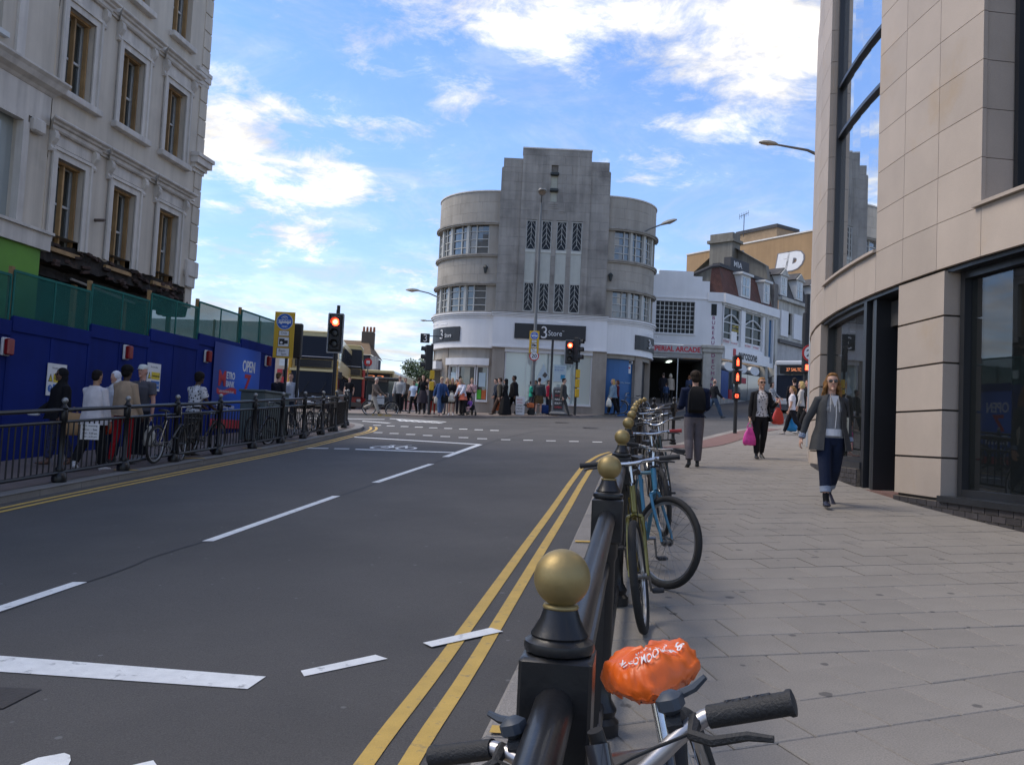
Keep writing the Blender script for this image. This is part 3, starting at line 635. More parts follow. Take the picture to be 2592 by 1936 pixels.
m = MB(LF); prof = [(8.12, .04), (8.18, .1), (8.24, .22), (8.34, .28), (8.40, .34), (8.44, .34), (8.46, 0)]
m.loft([[(-16, -p, z) for z, p in prof] + [(-16, 0, 8.1)], [(-1.8 + p * .5, -p, z) for z, p in prof] + [(-1.8, 0, 8.1)]]); m.ob('cornice', trim, nb_)
MB(LF).box(-16, -1.85, -.05, .01, 7.5, 8.1).ob('frieze', trim, nb_)
MB(LF).box(-2.98, -2.74, -.05, .01, 8.46, 14).ob('pilaster', trim, nb_); MB(LF).bbox(-2.42, -2.05, -.16, .01, 7.2, 7.5, .04).ob('capital', trim, nb_)
m = MB(LF); m.box(-16, -1.63, -.14, .01, 4.86, 5.2); m.box(-16, -1.6, -.2, .01, 5.2, 5.26); m.ob('fascia', trim, nb_)
MB(LF).box(-16, -1.82, -.05, .01, 3.2, 4.86).ob('sign_board', M('lime_green', (.10, .27, .012), .55, var=.1, scale=1.5), nb_)
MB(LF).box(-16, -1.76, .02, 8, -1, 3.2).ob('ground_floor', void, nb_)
# ---------------------------------------------------------------- hoarding
HF = frame((-8.3, 20), 7.5)
def hz_(s): p = HF @ Vector((s, 0, 0)); return g(p.x, p.y)
ho = thing('site_hoarding', 'blue painted plywood hoarding with green netting panels along the top', 'hoarding', HF @ Vector((0, 0, hz_(0))))
blue = M('hoarding_blue', (.005, .017, .14), .8, spec=.2, var=.18, scale=.9, streak=.15, rand=.08, bump=.04, bscale=20)
def net_mat():
    m = M('green_netting', (.006, .11, .09), .9, var=.15, scale=3); b = m.node_tree.nodes['Principled BSDF']; b.inputs['Alpha'].default_value = .55; return m
net = net_mat(); net_edge = M('net_edge', (.006, .12, .10), .8)
bays = [(-11.5, -9.2, 2.97), (-9.2, -6.9, 3.0), (-6.9, -4.6, 3.05), (-4.6, -2.3, 3.14), (-2.3, -.08, 3.30), (-.08, 2.2, 3.48), (2.2, 4.65, 3.65), (4.65, 7.1, 3.80)]
for bi, (a, b, zt) in enumerate(bays):
    y = .0 if bi % 2 else .012
    mid = (a + b) / 2
    for (p, q) in ((a, mid), (mid, b)):
        mb = MB(HF); z0, z1 = hz_(p) - .05, hz_(q) - .05
        mb.add([(p + .003, y, z0), (q - .003, y, z1), (q - .003, y, zt), (p + .003, y, zt), (p + .003, y + .02, z0), (q - .003, y + .02, z1), (q - .003, y + .02, zt), (p + .003, y + .02, zt)], [(0, 1, 2, 3), (7, 6, 5, 4), (0, 4, 5, 1), (1, 5, 6, 2), (2, 6, 7, 3), (3, 7, 4, 0)])
        mb.ob('plywood_sheet', blue, ho)
        MB(HF).box(q - .05, q + .05, y - .014, y - .001, max(z0, z1) + .03, zt - .26).ob('cover_strip', blue, ho)
    MB(HF).box(a + .01, b - .002, y - .03, y - .002, zt - .25, zt + .02).ob('top_board', blue, ho)
    n = MB(HF).box(a + .02, b - .02, y + .03, y + .034, zt + .02, zt + .84).ob('netting', net, ho)
    f = MB(HF)
    for s in (a + .02, mid, b - .05): f.box(s, s + .035, y + .022, y + .046, zt - .1, zt + .84)
    f.box(a + .055, b - .05, y + .02, y + .048, zt + .80, zt + .845); f.ob('net_frame', net_edge, n)
    MB(HF).box(a - .01, a + .07, y + .06, y + .13, zt - .6, zt + .90).ob('post', timber, ho)
MB(HF).box(7.06, 7.10, .02, 6, .9, 3.8).ob('return_sheet', blue, ho)
n = MB(HF).box(7.08, 7.084, .04, 6, 3.8, 4.6).ob('netting', net, ho)
for k in range(4): MB(HF).box(7.06, 7.11, .5 + k * 1.5, .56 + k * 1.5, 3.7, 4.62).ob('post', timber, ho)
# second netted fence across the cleared plot behind
n = MB(HF).box(4.9, 12, 5.2, 5.22, 3.6, 4.35).ob('back_netting', M('back_green', (.06, .17, .15), .8), ho)
for k, s in enumerate((-4.73, -1.01, 2.64, 6.46)):
    z = (2.59, 2.86, 3.12, 3.34)[k]; lab = ('beside the nearer warning sign', 'between the two warning signs', 'beside the bank poster', 'at the far end of the hoarding')[k]
    t = thing('bulkhead_lamp', 'red bulkhead lamp on blue hoarding ' + lab, 'lamp', HF @ Vector((s, 0, z)), 0, 'red lamps on the hoarding')
    MB(HF).bbox(s - .10, s + .10, -.05, .0, z - .16, z + .16, .012).ob('base', M('lamp_base', (.6, .6, .6), .5), t)
    MB(HF).bbox(s - .085, s + .085, -.15, -.05, z - .145, z + .145, .02).ob('lens', M('red_lens', (.22, .012, .012), .25), t)
pw, py_, pb, pk = M('print_white', (.68, .68, .68), .5, var=.05), M('print_yellow', (.62, .47, .02), .5), M('print_blue', (.01, .12, .42), .5), M('print_black', (.015, .015, .017), .5)
pr_ = M('print_red', (.42, .02, .03), .5)
for (a, b, z0, z1, lab) in ((-3.56, -3.0, 1.80, 2.41, 'white construction site sign behind woman in black headscarf'), (-.12, .45, 2.09, 2.72, 'white construction site sign behind man in white cap')):
    t = thing('warning_sign', lab, 'sign', HF @ Vector((a, 0, z0)), 0, 'construction warning signs')
    MB(HF).box(a, b, -.032, -.02, z0, z1).ob('board', pw, t); c = (a + b) / 2; H_ = z1 - z0
    MB(HF).box(a + .18, b - .03, -.036, -.033, z0 + H_ * .42, z0 + H_ * .68).ob('yellow_panel', py_, t)
    MB(HF).box(a + .18, b - .03, -.036, -.033, z0 + H_ * .08, z0 + H_ * .36).ob('blue_panel', pb, t)
    MB(HF).prism([(a + .03, z0 + H_ * .43), (a + .16, z0 + H_ * .43), (a + .095, z0 + H_ * .68)], -.036, -.033).ob('warning_triangle', pk, t); MB(HF).prism([(a + .05, z0 + H_ * .45), (a + .14, z0 + H_ * .45), (a + .095, z0 + H_ * .63)], -.038, -.036).ob('triangle_face', py_, t)
    MB(HF).prism([(a + .095 + .06 * math.cos(i * .5236), z0 + H_ * .22 + .07 * math.sin(i * .5236)) for i in range(12)], -.036, -.033).ob('blue_disc', pb, t)
    text('!', fl(HF, a + .095, z0 + H_ * .22, -.04), .09, pw, t, ext=.001)
    text('Construction site', fl(HF, c + .075, z0 + H_ * .55, -.04), .05, pk, t, wide=.32, ext=.001); text('Keep out', fl(HF, c + .075, z0 + H_ * .22, -.04), .09, pw, t, wide=.3, ext=.001)
    text('For your safety', fl(HF, c, z0 + H_ * .86, -.036), .05, M('print_grey', (.25, .25, .27), .6), t, wide=.3, ext=.001)
# bank poster printed on the hoarding
po = thing('bank_poster', 'blue bank opening poster with white and red lettering on hoarding', 'poster', HF @ Vector((4.2, 0, 1.2)))
pm = M('poster_blue', (.006, .035, .20), .4, var=.1, scale=1)
t_ = pm.node_tree; b_ = t_.nodes['Principled BSDF']; tcn = t_.nodes.new('ShaderNodeTexCoord'); ctr = HF @ Vector((5.0, -.02, 2.6))
vs = t_.nodes.new('ShaderNodeVectorMath'); vs.operation = 'DISTANCE'; t_.links.new(tcn.outputs['Object'], vs.inputs[0]); vs.inputs[1].default_value = ctr
rp = t_.nodes.new('ShaderNodeValToRGB'); rp.color_ramp.elements[0].color = (.01, .12, .62, 1); rp.color_ramp.elements[1].color = (.006, .03, .21, 1); rp.color_ramp.elements[0].position = .1; rp.color_ramp.elements[1].position = .85
t_.links.new(mth('DIVIDE', vs.outputs['Value'], 2.0, tree=t_), rp.inputs[0]); t_.links.new(rp.outputs[0], b_.inputs['Base Color'])
MB(HF).box(3.05, 5.98, -.042, -.033, 1.28, 3.56).ob('sheet', pm, po)
MB(HF).box(3.05, 5.98, -.048, -.042, 1.28, 1.52).ob('red_band', pr_, po)
text('OPEN', fl(HF, 5.2, 3.06, -.045), .33, pw, po, bold=.02, wide=.82); text('7', fl(HF, 5.15, 2.56, -.045), .55, pr_, po, bold=.03, wide=.42, shear=.15); text('DAYS', fl(HF, 5.22, 2.05, -.045), .33, pw, po, bold=.02, wide=.82); text('Early & late', fl(HF, 5.25, 1.75, -.045), .12, pw, po)
text('M', fl(HF, 3.58, 2.62, -.045), .42, pr_, po, bold=.04, wide=.42); text('ETRO', fl(HF, 4.08, 2.72, -.045), .2, pw, po, bold=.02, wide=.5); text('BANK', fl(HF, 4.08, 2.49, -.045), .17, pw, po, wide=.5)
rb_ = MB(HF); pts = [(3.3 + .117 * i, 2.28 - .05 * math.sin(i * .6)) for i in range(11)]
for i in range(10): rb_.add([(pts[i][0], -.044, pts[i][1] - .07), (pts[i + 1][0], -.044, pts[i + 1][1] - .07), (pts[i + 1][0], -.044, pts[i + 1][1] + .07), (pts[i][0], -.044, pts[i][1] + .07)], [(0, 1, 2, 3)])
rb_.ob('ribbon', pr_, po); text('LOVE YOUR BANK AT LAST', fl(HF, 3.88, 2.27, -.048), .06, pw, po, wide=.9, ext=.001)
text('Coming soon', fl(HF, 3.95, 1.86, -.045), .16, pw, po, wide=.9)
# ================================================================ CORNER SHOP BUILDING
SF = frame((0, 42.5), 90)
ashlar = M('ashlar', (.30, .28, .25), .85, var=.16, scale=.9, streak=.22, speck=.08, rand=.06, bump=.15, bscale=25, dirt=((.13, .12, .11), .55, .52, .75))
render_b = M('beige_render', (.345, .315, .27), .85, var=.1, scale=.8, streak=.12, rand=.05, bump=.06, bscale=40, dirt=((.22, .20, .17), .6, .58, .8))
whitep = M('shop_white', (.72, .71, .70), .6, var=.04, scale=1, streak=.03)
cream_f = M('cream_frame', (.43, .43, .40), .6, var=.08, scale=3)
blackb = M('sign_black', (.014, .015, .018), .45, var=.05)
st = thing('corner_shop_building', 'grey art deco corner building with stepped central tower and black phone shop signs', 'building', (1.7, 42.5, 2.45))
joint = M('joint_grey', (.17, .155, .135), .9, var=.1)
def blocks(s0, s1, z0, z1, holes, y0, wd=(.7, 1.25), hgt=.46, seed=0):
    rnd = random.Random(seed); z = z0; r = 0
    while z < z1 - .05:
        h = min(hgt, z1 - z); s = s0 - (rnd.uniform(0, .5) if r % 2 else 0)
        while s < s1 - .02:
            L_ = rnd.uniform(*wd); a, b = max(s, s0), min(s + L_, s1)
            if s1 - b < .15: b = s1
            segs = [(a, b)]
            for (ha, hb, hc, hd) in holes:
                if z + h > hc + .02 and z < hd - .02:
                    ns = []
                    for (p, q) in segs:
                        if q <= ha or p >= hb: ns.append((p, q))
                        else:
                            if p < ha: ns.append((p, ha))
                            if q > hb: ns.append((hb, q))
                    segs = ns
            for (p, q) in segs:
                if q - p > .03: MB(SF).box(p + .003, q - .003, y0, y0 + .12, z + .003, z + h - .003).ob('ashlar_block', ashlar, st)
            s = b if b == s1 else s + L_
        z += h; r += 1
wins = [(.34, .84), (1.09, 1.60), (1.83, 2.35), (2.58, 3.10)]
H1 = [(a, b, 7.52, 12.05) for a, b in wins]
blocks(-.98, .02, 7.5, 14.65, [], .10, seed=1); blocks(3.42, 4.38, 7.5, 14.65, [], .10, seed=2)
blocks(-.92, .02, 14.65, 15.16, [], .10, seed=3); blocks(3.42, 4.32, 14.65, 15.16, [], .10, seed=4)
blocks(.02, 3.42, 7.5, 12.06, H1, .0, seed=5); blocks(.02, 3.42, 12.06, 15.6, [(1.45, 1.78, 13.0, 14.45)], .0, seed=6)
core = MB(SF).box(-.95, 4.35, .16, 5, 7.45, 14.6).box(.05, 3.39, .10, 1.2, 12.08, 15.55).box(-.9, 4.29, .17, 1.0, 14.6, 15.1); core.ob('tower_core', joint, st)
MB(SF).box(.0, 3.44, -.03, 1.2, 15.6, 15.66).ob('coping', M('coping_pale', (.6, .58, .55), .7), st)
MB(SF).box(-1.0, -.98, .1, 5, 7.5, 14.6).ob('tower_cheek', ashlar, st); MB(SF).box(4.38, 4.40, .1, 5, 7.5, 14.6).ob('tower_cheek', ashlar, st)
wglass = glass('shop_upper_glass', (.02, .023, .028), .08, coat=0, spec=.4)
for (a, b) in wins:
    for (z0, z1) in ((7.52, 8.96), (10.56, 12.04)):
        w_ = MB(SF).box(a, b, .09, .10, z0, z1).ob('chevron_window', wglass, st); f = MB(SF); c = (a + b) / 2; hw = (b - a) / 2 - .045
        for (p, q) in ((a, a + .045), (b - .045, b)): f.box(p, q, .03, .09, z0, z1)
        f.box(a + .045, b - .045, .032, .09, z0, z0 + .045); f.box(a + .045, b - .045, .032, .09, z1 - .045, z1); f.box(c - .011, c + .011, .045, .088, z0 + .3, z1 - .05)
        for k in range(5):
            zt = z0 + .36 + k * .285
            for sg in (-1, 1):
                x0, x1 = c, c + sg * hw; za, zb = zt, zt - .33
                if zb < z0 + .04: zb = z0 + .04; x1 = c + sg * hw * (zt - zb) / .33
                f.prism([(x0, za - .014), (x1, zb - .014), (x1, zb + .014), (x0, za + .014)], .046, .087)
        f.ob('glazing_bars', cream_f, w_)
    p = MB(SF).box(a, b, .04, .12, 8.97, 10.55).ob('fluted_panel', M('pale_panel', (.50, .51, .46), .7, var=.05, streak=.1), st); fl_ = MB(SF)
    for k in range(5): fl_.box(a + .08 + k * .075, a + .115 + k * .075, .02, .04, 9.1, 10.4)
    fl_.box(a, b, .0, .04, 10.44, 10.55); fl_.ob('flutes', M('pale_panel'), p)
ni = MB(SF).box(1.45, 1.78, .06, .12, 13.0, 14.45).ob('niche_panel', M('niche_pale', (.46, .46, .38), .7, var=.1, streak=.2), st)
for z in (13.55, 14.36): MB(SF).bbox(1.40, 1.83, -.16, .06, z - .08, z + .09, .04).ob('lantern_cap', M('bronze_green', (.02, .028, .03), .5), ni)
for (a, b, z) in ((1.38, 1.85, 12.85), (1.35, 1.88, 12.74), (1.35, 1.88, 12.66), (1.1, 1.35, 12.52), (1.1, 1.35, 12.44), (1.88, 2.13, 12.52), (1.88, 2.13, 12.44)): MB(SF).box(a, b, -.02, .0, z, z + .035).ob('raised_band', ashlar, st)
for a in (1.05, 2.14): MB(SF).box(a, a + .04, -.025, 0, 12.45, 14.4).ob('raised_fillet', ashlar, st)
# curved wings
def wing(cx_, sg, Rw, cy_):
    def P(ph, z, d=0): r = Rw - d; return Vector((cx_ + sg * r * math.sin(R_(ph)), cy_ - r * math.cos(R_(ph)), z))
    def cv(mb, p0, p1, z0, z1, d0, d1, n=None):
        n = n or max(1, int(abs(p1 - p0) / 5))
        for i in range(n):
            a, b = p0 + (p1 - p0) * i / n, p0 + (p1 - p0) * (i + 1) / n
            fs = [(0, 3, 2, 1), (4, 5, 6, 7), (0, 1, 5, 4), (2, 3, 7, 6)] + ([(3, 0, 4, 7)] if i == 0 else []) + ([(1, 2, 6, 5)] if i == n - 1 else [])
            mb.add([P(a, z0, d0), P(b, z0, d0), P(b, z0, d1), P(a, z0, d1), P(a, z1, d0), P(b, z1, d0), P(b, z1, d1), P(a, z1, d1)], fs)
        return mb
    return P, cv
def curved_blocks(cv, z0, z1):
    n = 3; rnd = random.Random(int(z0 * 10))
    cv(MB(), 0, 90, z0, z1, .02, .3, 24).ob('curved_wall', joint, st)
    for r in range(n):
        a = 0.0
        while a < 90:
            b = min(90, a + rnd.uniform(13, 24)); b = 90 if 90 - b < 4 else b
            cv(MB(), a + .05, b - .05, z0 + (z1 - z0) * r / n + .003, z0 + (z1 - z0) * (r + 1) / n - .003, 0, .1, max(2, int((b - a) / 4))).ob('facing_stone', render_b, st, smooth=True); a = b
def build_wing(cx_, sg, Rw, ph_w, signr, nm):
    P, cv = wing(cx_, sg, Rw, 42.82 + Rw)
    for (z0, z1) in ((8.86, 10.28), (11.88, 13.46)): curved_blocks(cv, z0, z1)
    for (z0, z1) in ((7.42, 8.86), (10.28, 11.88)):
        prev = 0
        for (a, b) in ph_w + [(90, 91)]:
            if a - prev > .5: cv(MB(), prev, a, z0, z1, .02, .3).ob('window_pier', render_b if a - prev > 4 else cream_f, st)
            prev = b
        for wi, (a, b) in enumerate(ph_w):
            w_ = cv(MB(), a, b, z0, z1, .14, .15).ob('steel_window', glass('wing_glass', (.06, .07, .075), .04), st); f = MB()
            cv(f, a, a + .8, z0, z1, .08, .14); cv(f, b - .8, b, z0, z1, .08, .14)
            ms = (a + (b - a) * (.62 if wi % 2 == 0 else .34),)
            for m_ in ms: cv(f, m_ - .6, m_ + .6, z0, z1, .085, .138)
            for k in range(5): zz2 = z0 + .02 + (z1 - z0 - .04) * k / 4; cv(f, a + .8, b - .8, zz2 - .02, zz2 + .02, .09, .136)
            f.ob('glazing_bars', cream_f, w_)
            if (wi == 0 and z0 > 9 and sg < 0): cv(MB(), a + 1, b - 1, z0, z1, .18, .19).ob('blind', M('pale_blind', (.6, .62, .58), .7), w_)
        for (zc, pr) in ((z0, .09), (z1, .11)): cv(MB(), 0, 90, zc - .10, zc - .03, -pr, .1, 24).ob('moulding', render_b, st, smooth=True); cv(MB(), 0, 90, zc - .03, zc + .05, -pr - .05, .1, 24).ob('moulding', ashlar, st, smooth=True)
    cv(MB(), 0, 90, 13.46, 13.52, -.04, .3, 24).ob('coping', M('coping_pale'), st, smooth=True)
    for k in range(3): cv(MB(), 0, 90, 7.14 + k * .09, 7.215 + k * .09, -.12 - k * .05, .1, 24).ob('cornice_band', whitep, st, smooth=True)
    cv(MB(), 0, 90, 5.72, 7.14, -.08, .3, 24).ob('fascia', whitep, st, smooth=True); cv(MB(), 0, 90, 5.66, 5.72, -.12, .3, 24).ob('fascia_lip', whitep, st, smooth=True)
    cv(MB(), 0, 90, 13.3, 13.4, .3, Rw - .1, 24).ob('flat_roof', joint, st)
    sgn = cv(MB(), signr[0], signr[1], 5.98, 6.70, -.13, -.09, 8).ob('sign_board', blackb, st, smooth=True)
    ph = signr[2]; p = P(ph, 6.34, -.135); u = Vector((math.cos(R_(ph)), sg * math.sin(R_(ph)), 0)); nrm = Vector((-u.y, u.x, 0)); F4 = Matrix(((u.x, nrm.x, 0, p.x), (u.y, nrm.y, 0, p.y), (0, 0, 1, p.z), (0, 0, 0, 1)))
    three(F4, -.28, 0, .42, sgn); text('Store', fl(F4, .25, -.06, -.004), .2, pw, sgn, wide=.52)
    for k in (.35, .65):
        q = signr[0] + (signr[1] - signr[0]) * k; a_, b_ = P(q - 4, 6.82, -.32), P(q + 4, 6.82, -.32); MB().tube([a_, b_], .025, 6).ob('strip_light', M('strip_light', (.75, .76, .78), .4), st)
    # straight flank running back along the side street
    x0 = cx_ + sg * Rw
    for (z0, z1, mt) in ((5.7, 7.4, whitep), (8.86, 10.28, render_b), (11.88, 13.46, render_b), (7.4, 8.86, cream_f), (10.28, 11.88, cream_f), (1.9, 5.7, render_b)): MB().box(min(x0, x0 - sg * .3), max(x0, x0 - sg * .3), 42.82 + Rw, 60, z0, z1).ob('flank_wall', mt, st)
    return P, cv
def three(F4, x, z, h, parent):
    m = MB(F4); pts = []
    for k in range(9): t = R_(150 - k * 30); pts.append((x + .36 * h * .62 * math.cos(t), -.012, z + h * .25 + .25 * h * math.sin(t)))
    for k in range(9): t = R_(90 - k * 30); pts.append((x + .36 * h * .75 * math.cos(t), -.012, z - h * .24 + .27 * h * math.sin(t)))
    m.tube(pts, [.05 * h] + [.075 * h] * 16 + [.05 * h], 8); return m.ob('emblem', pw, parent, smooth=True)
PL_, cvL = build_wing(-1.0, -1, 3.2, [(8.5, 28), (30.5, 48), (51, 64), (67, 86)], (31, 74, 48), 'left')
PR_, cvR = build_wing(4.4, 1, 2.75, [(7, 25), (28, 44), (48, 62), (66, 84)], (34, 88, 62), 'right')
for (P, c_, hh) in ((PL_, 10, 9.55), (PR_, 4, 9.45)):
    p = P(c_, hh, -.1); t = MB(); t.lathe([(.02, -.22), (.06, -.18), (.10, .05), (.13, .08), (.10, .13), (.02, .2)], 8, p); t.ob('wall_lantern', M('bronze_green'), st)
# tower base: cornice, white fascia, black sign, shop window
for k in range(4): MB(SF).box(-1.12 - k * .02, 4.52 + k * .02, -.14 - k * .035, .3, 7.22 + k * .07, 7.275 + k * .07).ob('cornice_band', whitep if k < 3 else ashlar, st)
MB(SF).box(-1.06, 4.5, -.1, .3, 5.78, 7.22).ob('fascia', whitep, st); MB(SF).box(-1.08, 4.52, -.14, .3, 5.70, 5.78).ob('fascia_lip', whitep, st)
sg_ = MB(SF).box(0, 3.47, -.16, -.102, 6.16, 6.9).ob('sign_board', blackb, st); three(fl(SF, 0, 0, -.16), 1.42, 6.5, .52, sg_); text('Store', fl(SF, 1.98, 6.48, -.166), .26, pw, sg_, wide=.66); text('TM', fl(SF, 2.36, 6.6, -.166), .05, pw, sg_)
for s in (1.2, 2.35): MB(SF).tube([(s - .25, -.4, 6.98), (s + .25, -.4, 6.98)], .03, 6).ob('strip_light', M('strip_light'), st)
pier = M('shop_pier', (.33, .285, .235), .8, var=.1, scale=1, streak=.15, dirt=((.22, .18, .15), .8, .5, .8))
MB(SF).box(-1.03, -.42, 0, .4, 1.9, 5.7).ob('pier', pier, st); MB(SF).box(3.86, 4.55, 0, .4, 1.9, 5.7).ob('pier', pier, st)
MB(SF).box(-.42, 3.86, -.02, .4, 1.9, 3.0).ob('stallriser', pier, st); MB(SF).box(-.42, 3.86, -.06, .4, 3.0, 3.09).ob('sill', whitep, st); MB(SF).box(-.42, 3.86, .0, .4, 5.49, 5.7).ob('window_head', whitep, st)
sw = MB(SF).box(-.38, 3.84, .14, .16, 3.09, 5.49).ob('shop_window', glass('pale_shop_glass', (.40, .47, .44), .08), st)
f = MB(SF)
for s in (-.40, .62, 1.75, 2.85, 3.80): f.box(s, s + (.06 if s in (-.40, 3.80) else .015), .10, .139, 3.09, 5.49)
f.ob('frame', whitep, sw)
pale = M('poster_pale', (.50, .60, .63), .6, var=.04)
q = MB(SF).box(2.0, 2.62, .10, .13, 4.15, 4.98).ob('poster', pale, sw); text('Use your phone', fl(SF, 2.3, 4.85, .095), .07, pb, q, wide=.5, ext=.001); text('at no cost', fl(SF, 2.27, 4.73, .095), .07, pb, q, wide=.42, ext=.001); MB(SF).box(2.35, 2.56, .09, .1, 4.28, 4.5).ob('picture', M('sea_print', (.03, .25, .42), .5, var=.4, scale=9), q)
q = MB(SF).prism([(1.18, 4.2), (1.42, 4.02), (1.82, 4.3), (1.5, 5.02)], .10, .13).ob('poster', pale, sw); MB(SF).prism([(1.45, 4.42), (1.6, 4.3), (1.72, 4.46), (1.58, 4.6)], .09, .1).ob('picture', M('dark_print', (.08, .07, .06), .5, var=.4, scale=9), q)
MB(SF).box(-1.03, 4.55, .41, 5, 1.9, 5.7).ob('shop_interior', M('shop_dark', (.12, .12, .11), .9), st)
# left wing shopfront
P, cv = PL_, cvL
for (a, b) in ((0, 3), (46, 54), (80, 90)): cv(MB(), a, b, 1.9, 5.66, .02, .4).ob('pier', pier, st)
cv(MB(), 0, 90, 5.14, 5.66, .06, .4, 12).ob('shop_frieze', render_b, st)
cv(MB(), 3, 46, 4.80, 5.14, -.1, .35, 6).ob('window_head', whitep, st); cv(MB(), 54, 80, 4.6, 5.0, -.35, .3, 4).ob('awning', whitep, st)
cv(MB(), 3, 46, 1.9, 3.0, .02, .4, 6).ob('stallriser', pier, st); cv(MB(), 3, 46, 3.0, 3.1, -.06, .35, 6).ob('sill', whitep, st); cv(MB(), 54, 80, 1.9, 5, .5, .55).ob('side_shopfront', glass('side_glass', (.10, .14, .14), .1), st)
for (a, b) in ((3.5, 14.5), (15.5, 33.5), (34.5, 45.5)):
    w_ = cv(MB(), a, b, 3.1, 4.8, .2, .21).ob('shop_window', glass('bay_glass', (.05, .055, .055), .04), st); f = MB(); cv(f, a, a + .9, 3.1, 4.8, .1, .2); cv(f, b - .9, b, 3.1, 4.8, .1, .2); cv(f, a + .9, b - .9, 4.72, 4.8, .1, .2); f.ob('frame', whitep, w_)
    if b < 20 or a > 30: cv(MB(), a + 2.5, b - 2.2, 3.75, 4.45, .17, .19).ob('poster', pale, w_)
    if b < 20: cv(MB(), 5, 9, 3.15, 3.6, .17, .19).ob('orange_sticker', M('orange_print', (.5, .12, .03), .6), w_); cv(MB(), 9.5, 13.5, 3.15, 3.6, .17, .19).ob('green_sticker', M('green_print', (.08, .42, .03), .6), w_)
MB().box(-2.2, -1.1, 44.6, 44.7, 2, 5.6).ob('shop_interior', M('shop_dark'), st)
# right wing: blue boarded shopfront
P, cv = PR_, cvR
for (a, b) in ((38, 50), (78, 90)): cv(MB(), a, b, 1.9, 5.66, .02, .4).ob('pier', pier, st)
cv(MB(), 0, 90, 5.45, 5.66, .06, .4, 12).ob('shop_frieze', render_b, st)
bw = cv(MB(), 2, 38, 2.2, 5.45, .22, .26, 6).ob('blue_boarding', M('shop_blue', (.012, .10, .28), .4, var=.12, scale=.8), st)
cv(MB(), 50, 78, 1.9, 5.45, .3, .34).ob('side_shopfront', blackb, st)
p = P(22, 4.3, .21); u = Vector((math.cos(R_(22)), math.sin(R_(22)), 0)); F4 = Matrix(((u.x, -u.y, 0, p.x), (u.y, u.x, 0, p.y), (0, 0, 1, p.z), (0, 0, 0, 1))); text('Investing in the future', F4, .11, M('print_pale', (.35, .45, .55), .6), bw, wide=1.1)
# black square shop sign jutting over the pavement on the left flank
t = thing('projecting_sign', 'small black square shop sign with white numeral jutting from corner building', 'sign', D(1076, 856, 43.5)); c = D(1076, 856, 43.5); F4 = Matrix.Translation(c)
bx = MB(F4).bbox(-.23, .23, -.05, .05, -.23, .23, .015).ob('panel', blackb, t); three(F4 @ Matrix.Translation((0, -.05, 0)), 0, 0, .32, bx); MB(F4).box(.23, .9, -.015, .015, .1, .14).ob('bracket', blackb, t)
# ================================================================ ARCADE AND SIDE-STREET BUILDINGS
AF = frame((0, 53), 90)
wh = M('arcade_white', (.66, .665, .67), .75, var=.05, scale=.7, streak=.02)
darkglass = glass('dark_glass', (.015, .018, .02), .08, coat=0, spec=.3)
ac = thing('arcade_building', 'low white arcade building with stepped parapet and gridded square window', 'building', (10, 53, 3.9))
holed(6.5, 11.78, 7.42, 11.36, [(8.56, 10.92, 8.11, 10.06)], .2, AF).ob('wall', wh, ac, norm=False)
for (a, b, z) in ((6.5, 8.68, 11.69), (8.68, 10.77, 11.93), (10.77, 11.31, 11.64), (11.31, 11.78, 11.37)): MB(AF).box(a, b, 0, .3, 11.36, z).ob('parapet_step', wh, ac)
MB(AF).box(6.5, 11.8, -.06, 0, 10.24, 10.32).ob('string_course', wh, ac)
w_ = MB(AF).box(8.56, 10.92, .16, .18, 8.11, 10.06).ob('grid_window', darkglass, ac); f = MB(AF)
for k in range(10): x = 8.56 + 2.36 * k / 9; f.box(x - .018, x + .018, .1, .16, 8.11, 10.06)
for k in range(8): z = 8.11 + 1.95 * k / 7; f.box(8.56, 10.92, .105, .155, z - .016, z + .016)
f.ob('glazing_bars', sash_w, w_); MB(AF).box(8.45, 11.0, -.08, 0, 8.02, 8.11).ob('sill', wh, ac)
fa = MB(AF).box(6.5, 11.45, -.08, .1, 6.9, 7.4).ob('fascia', M('arcade_fascia', (.42, .42, .42), .6), ac); text('IMPERIAL ARCADE', fl(AF, 9.75, 7.14, -.09), .32, M('letter_red', (.5, .012, .03), .5), fa, bold=.03, wide=3.15)
MB(AF).box(6.5, 11.5, -.02, .2, 6.62, 6.9).ob('lintel', M('lintel_grey', (.33, .32, .30), .8), ac)
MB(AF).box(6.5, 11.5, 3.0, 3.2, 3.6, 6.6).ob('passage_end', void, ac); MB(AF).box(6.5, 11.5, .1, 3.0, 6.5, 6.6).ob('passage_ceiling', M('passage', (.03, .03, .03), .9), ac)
MB(AF).box(11.45, 11.55, .1, 3.2, 3.6, 6.62).ob('passage_side', M('passage'), ac); MB(AF).box(9.98, 10.03, .02, .08, 3.9, 6.6).ob('door_post', sash_w, ac)
MB(AF).box(9.55, 9.75, .6, 1.6, 6.42, 6.48).ob('tube_light', M('tube_light', (.75, .9, .8), .5, emit=1.2), ac)
pl = MB(AF); pl.bbox(11.5, 12.62, -.12, .3, 3.7, 7.0, .03).bbox(11.42, 12.7, -.2, .3, 7.0, 7.25, .04).bbox(11.36, 12.76, -.26, .3, 7.25, 7.46, .04); pil = pl.ob('pilaster', M('pilaster_stone', (.44, .42, .37), .8, var=.12, streak=.2), ac)
pur = M('letter_purple', (.22, .03, .12), .6)
for k, ch in enumerate('DECHANGE'): text(ch, fl(AF, 12.1, 6.85 - k * .36, -.13), .24, pur, pil, bold=.01)
bay = MB(AF).box(11.78, 12.62, 0, .3, 7.46, 10.15).ob('bay_wall', wh, ac); MB(AF).box(11.92, 12.25, -.02, 0, 9.3, 10.0).ob('bay_window', darkglass, ac)
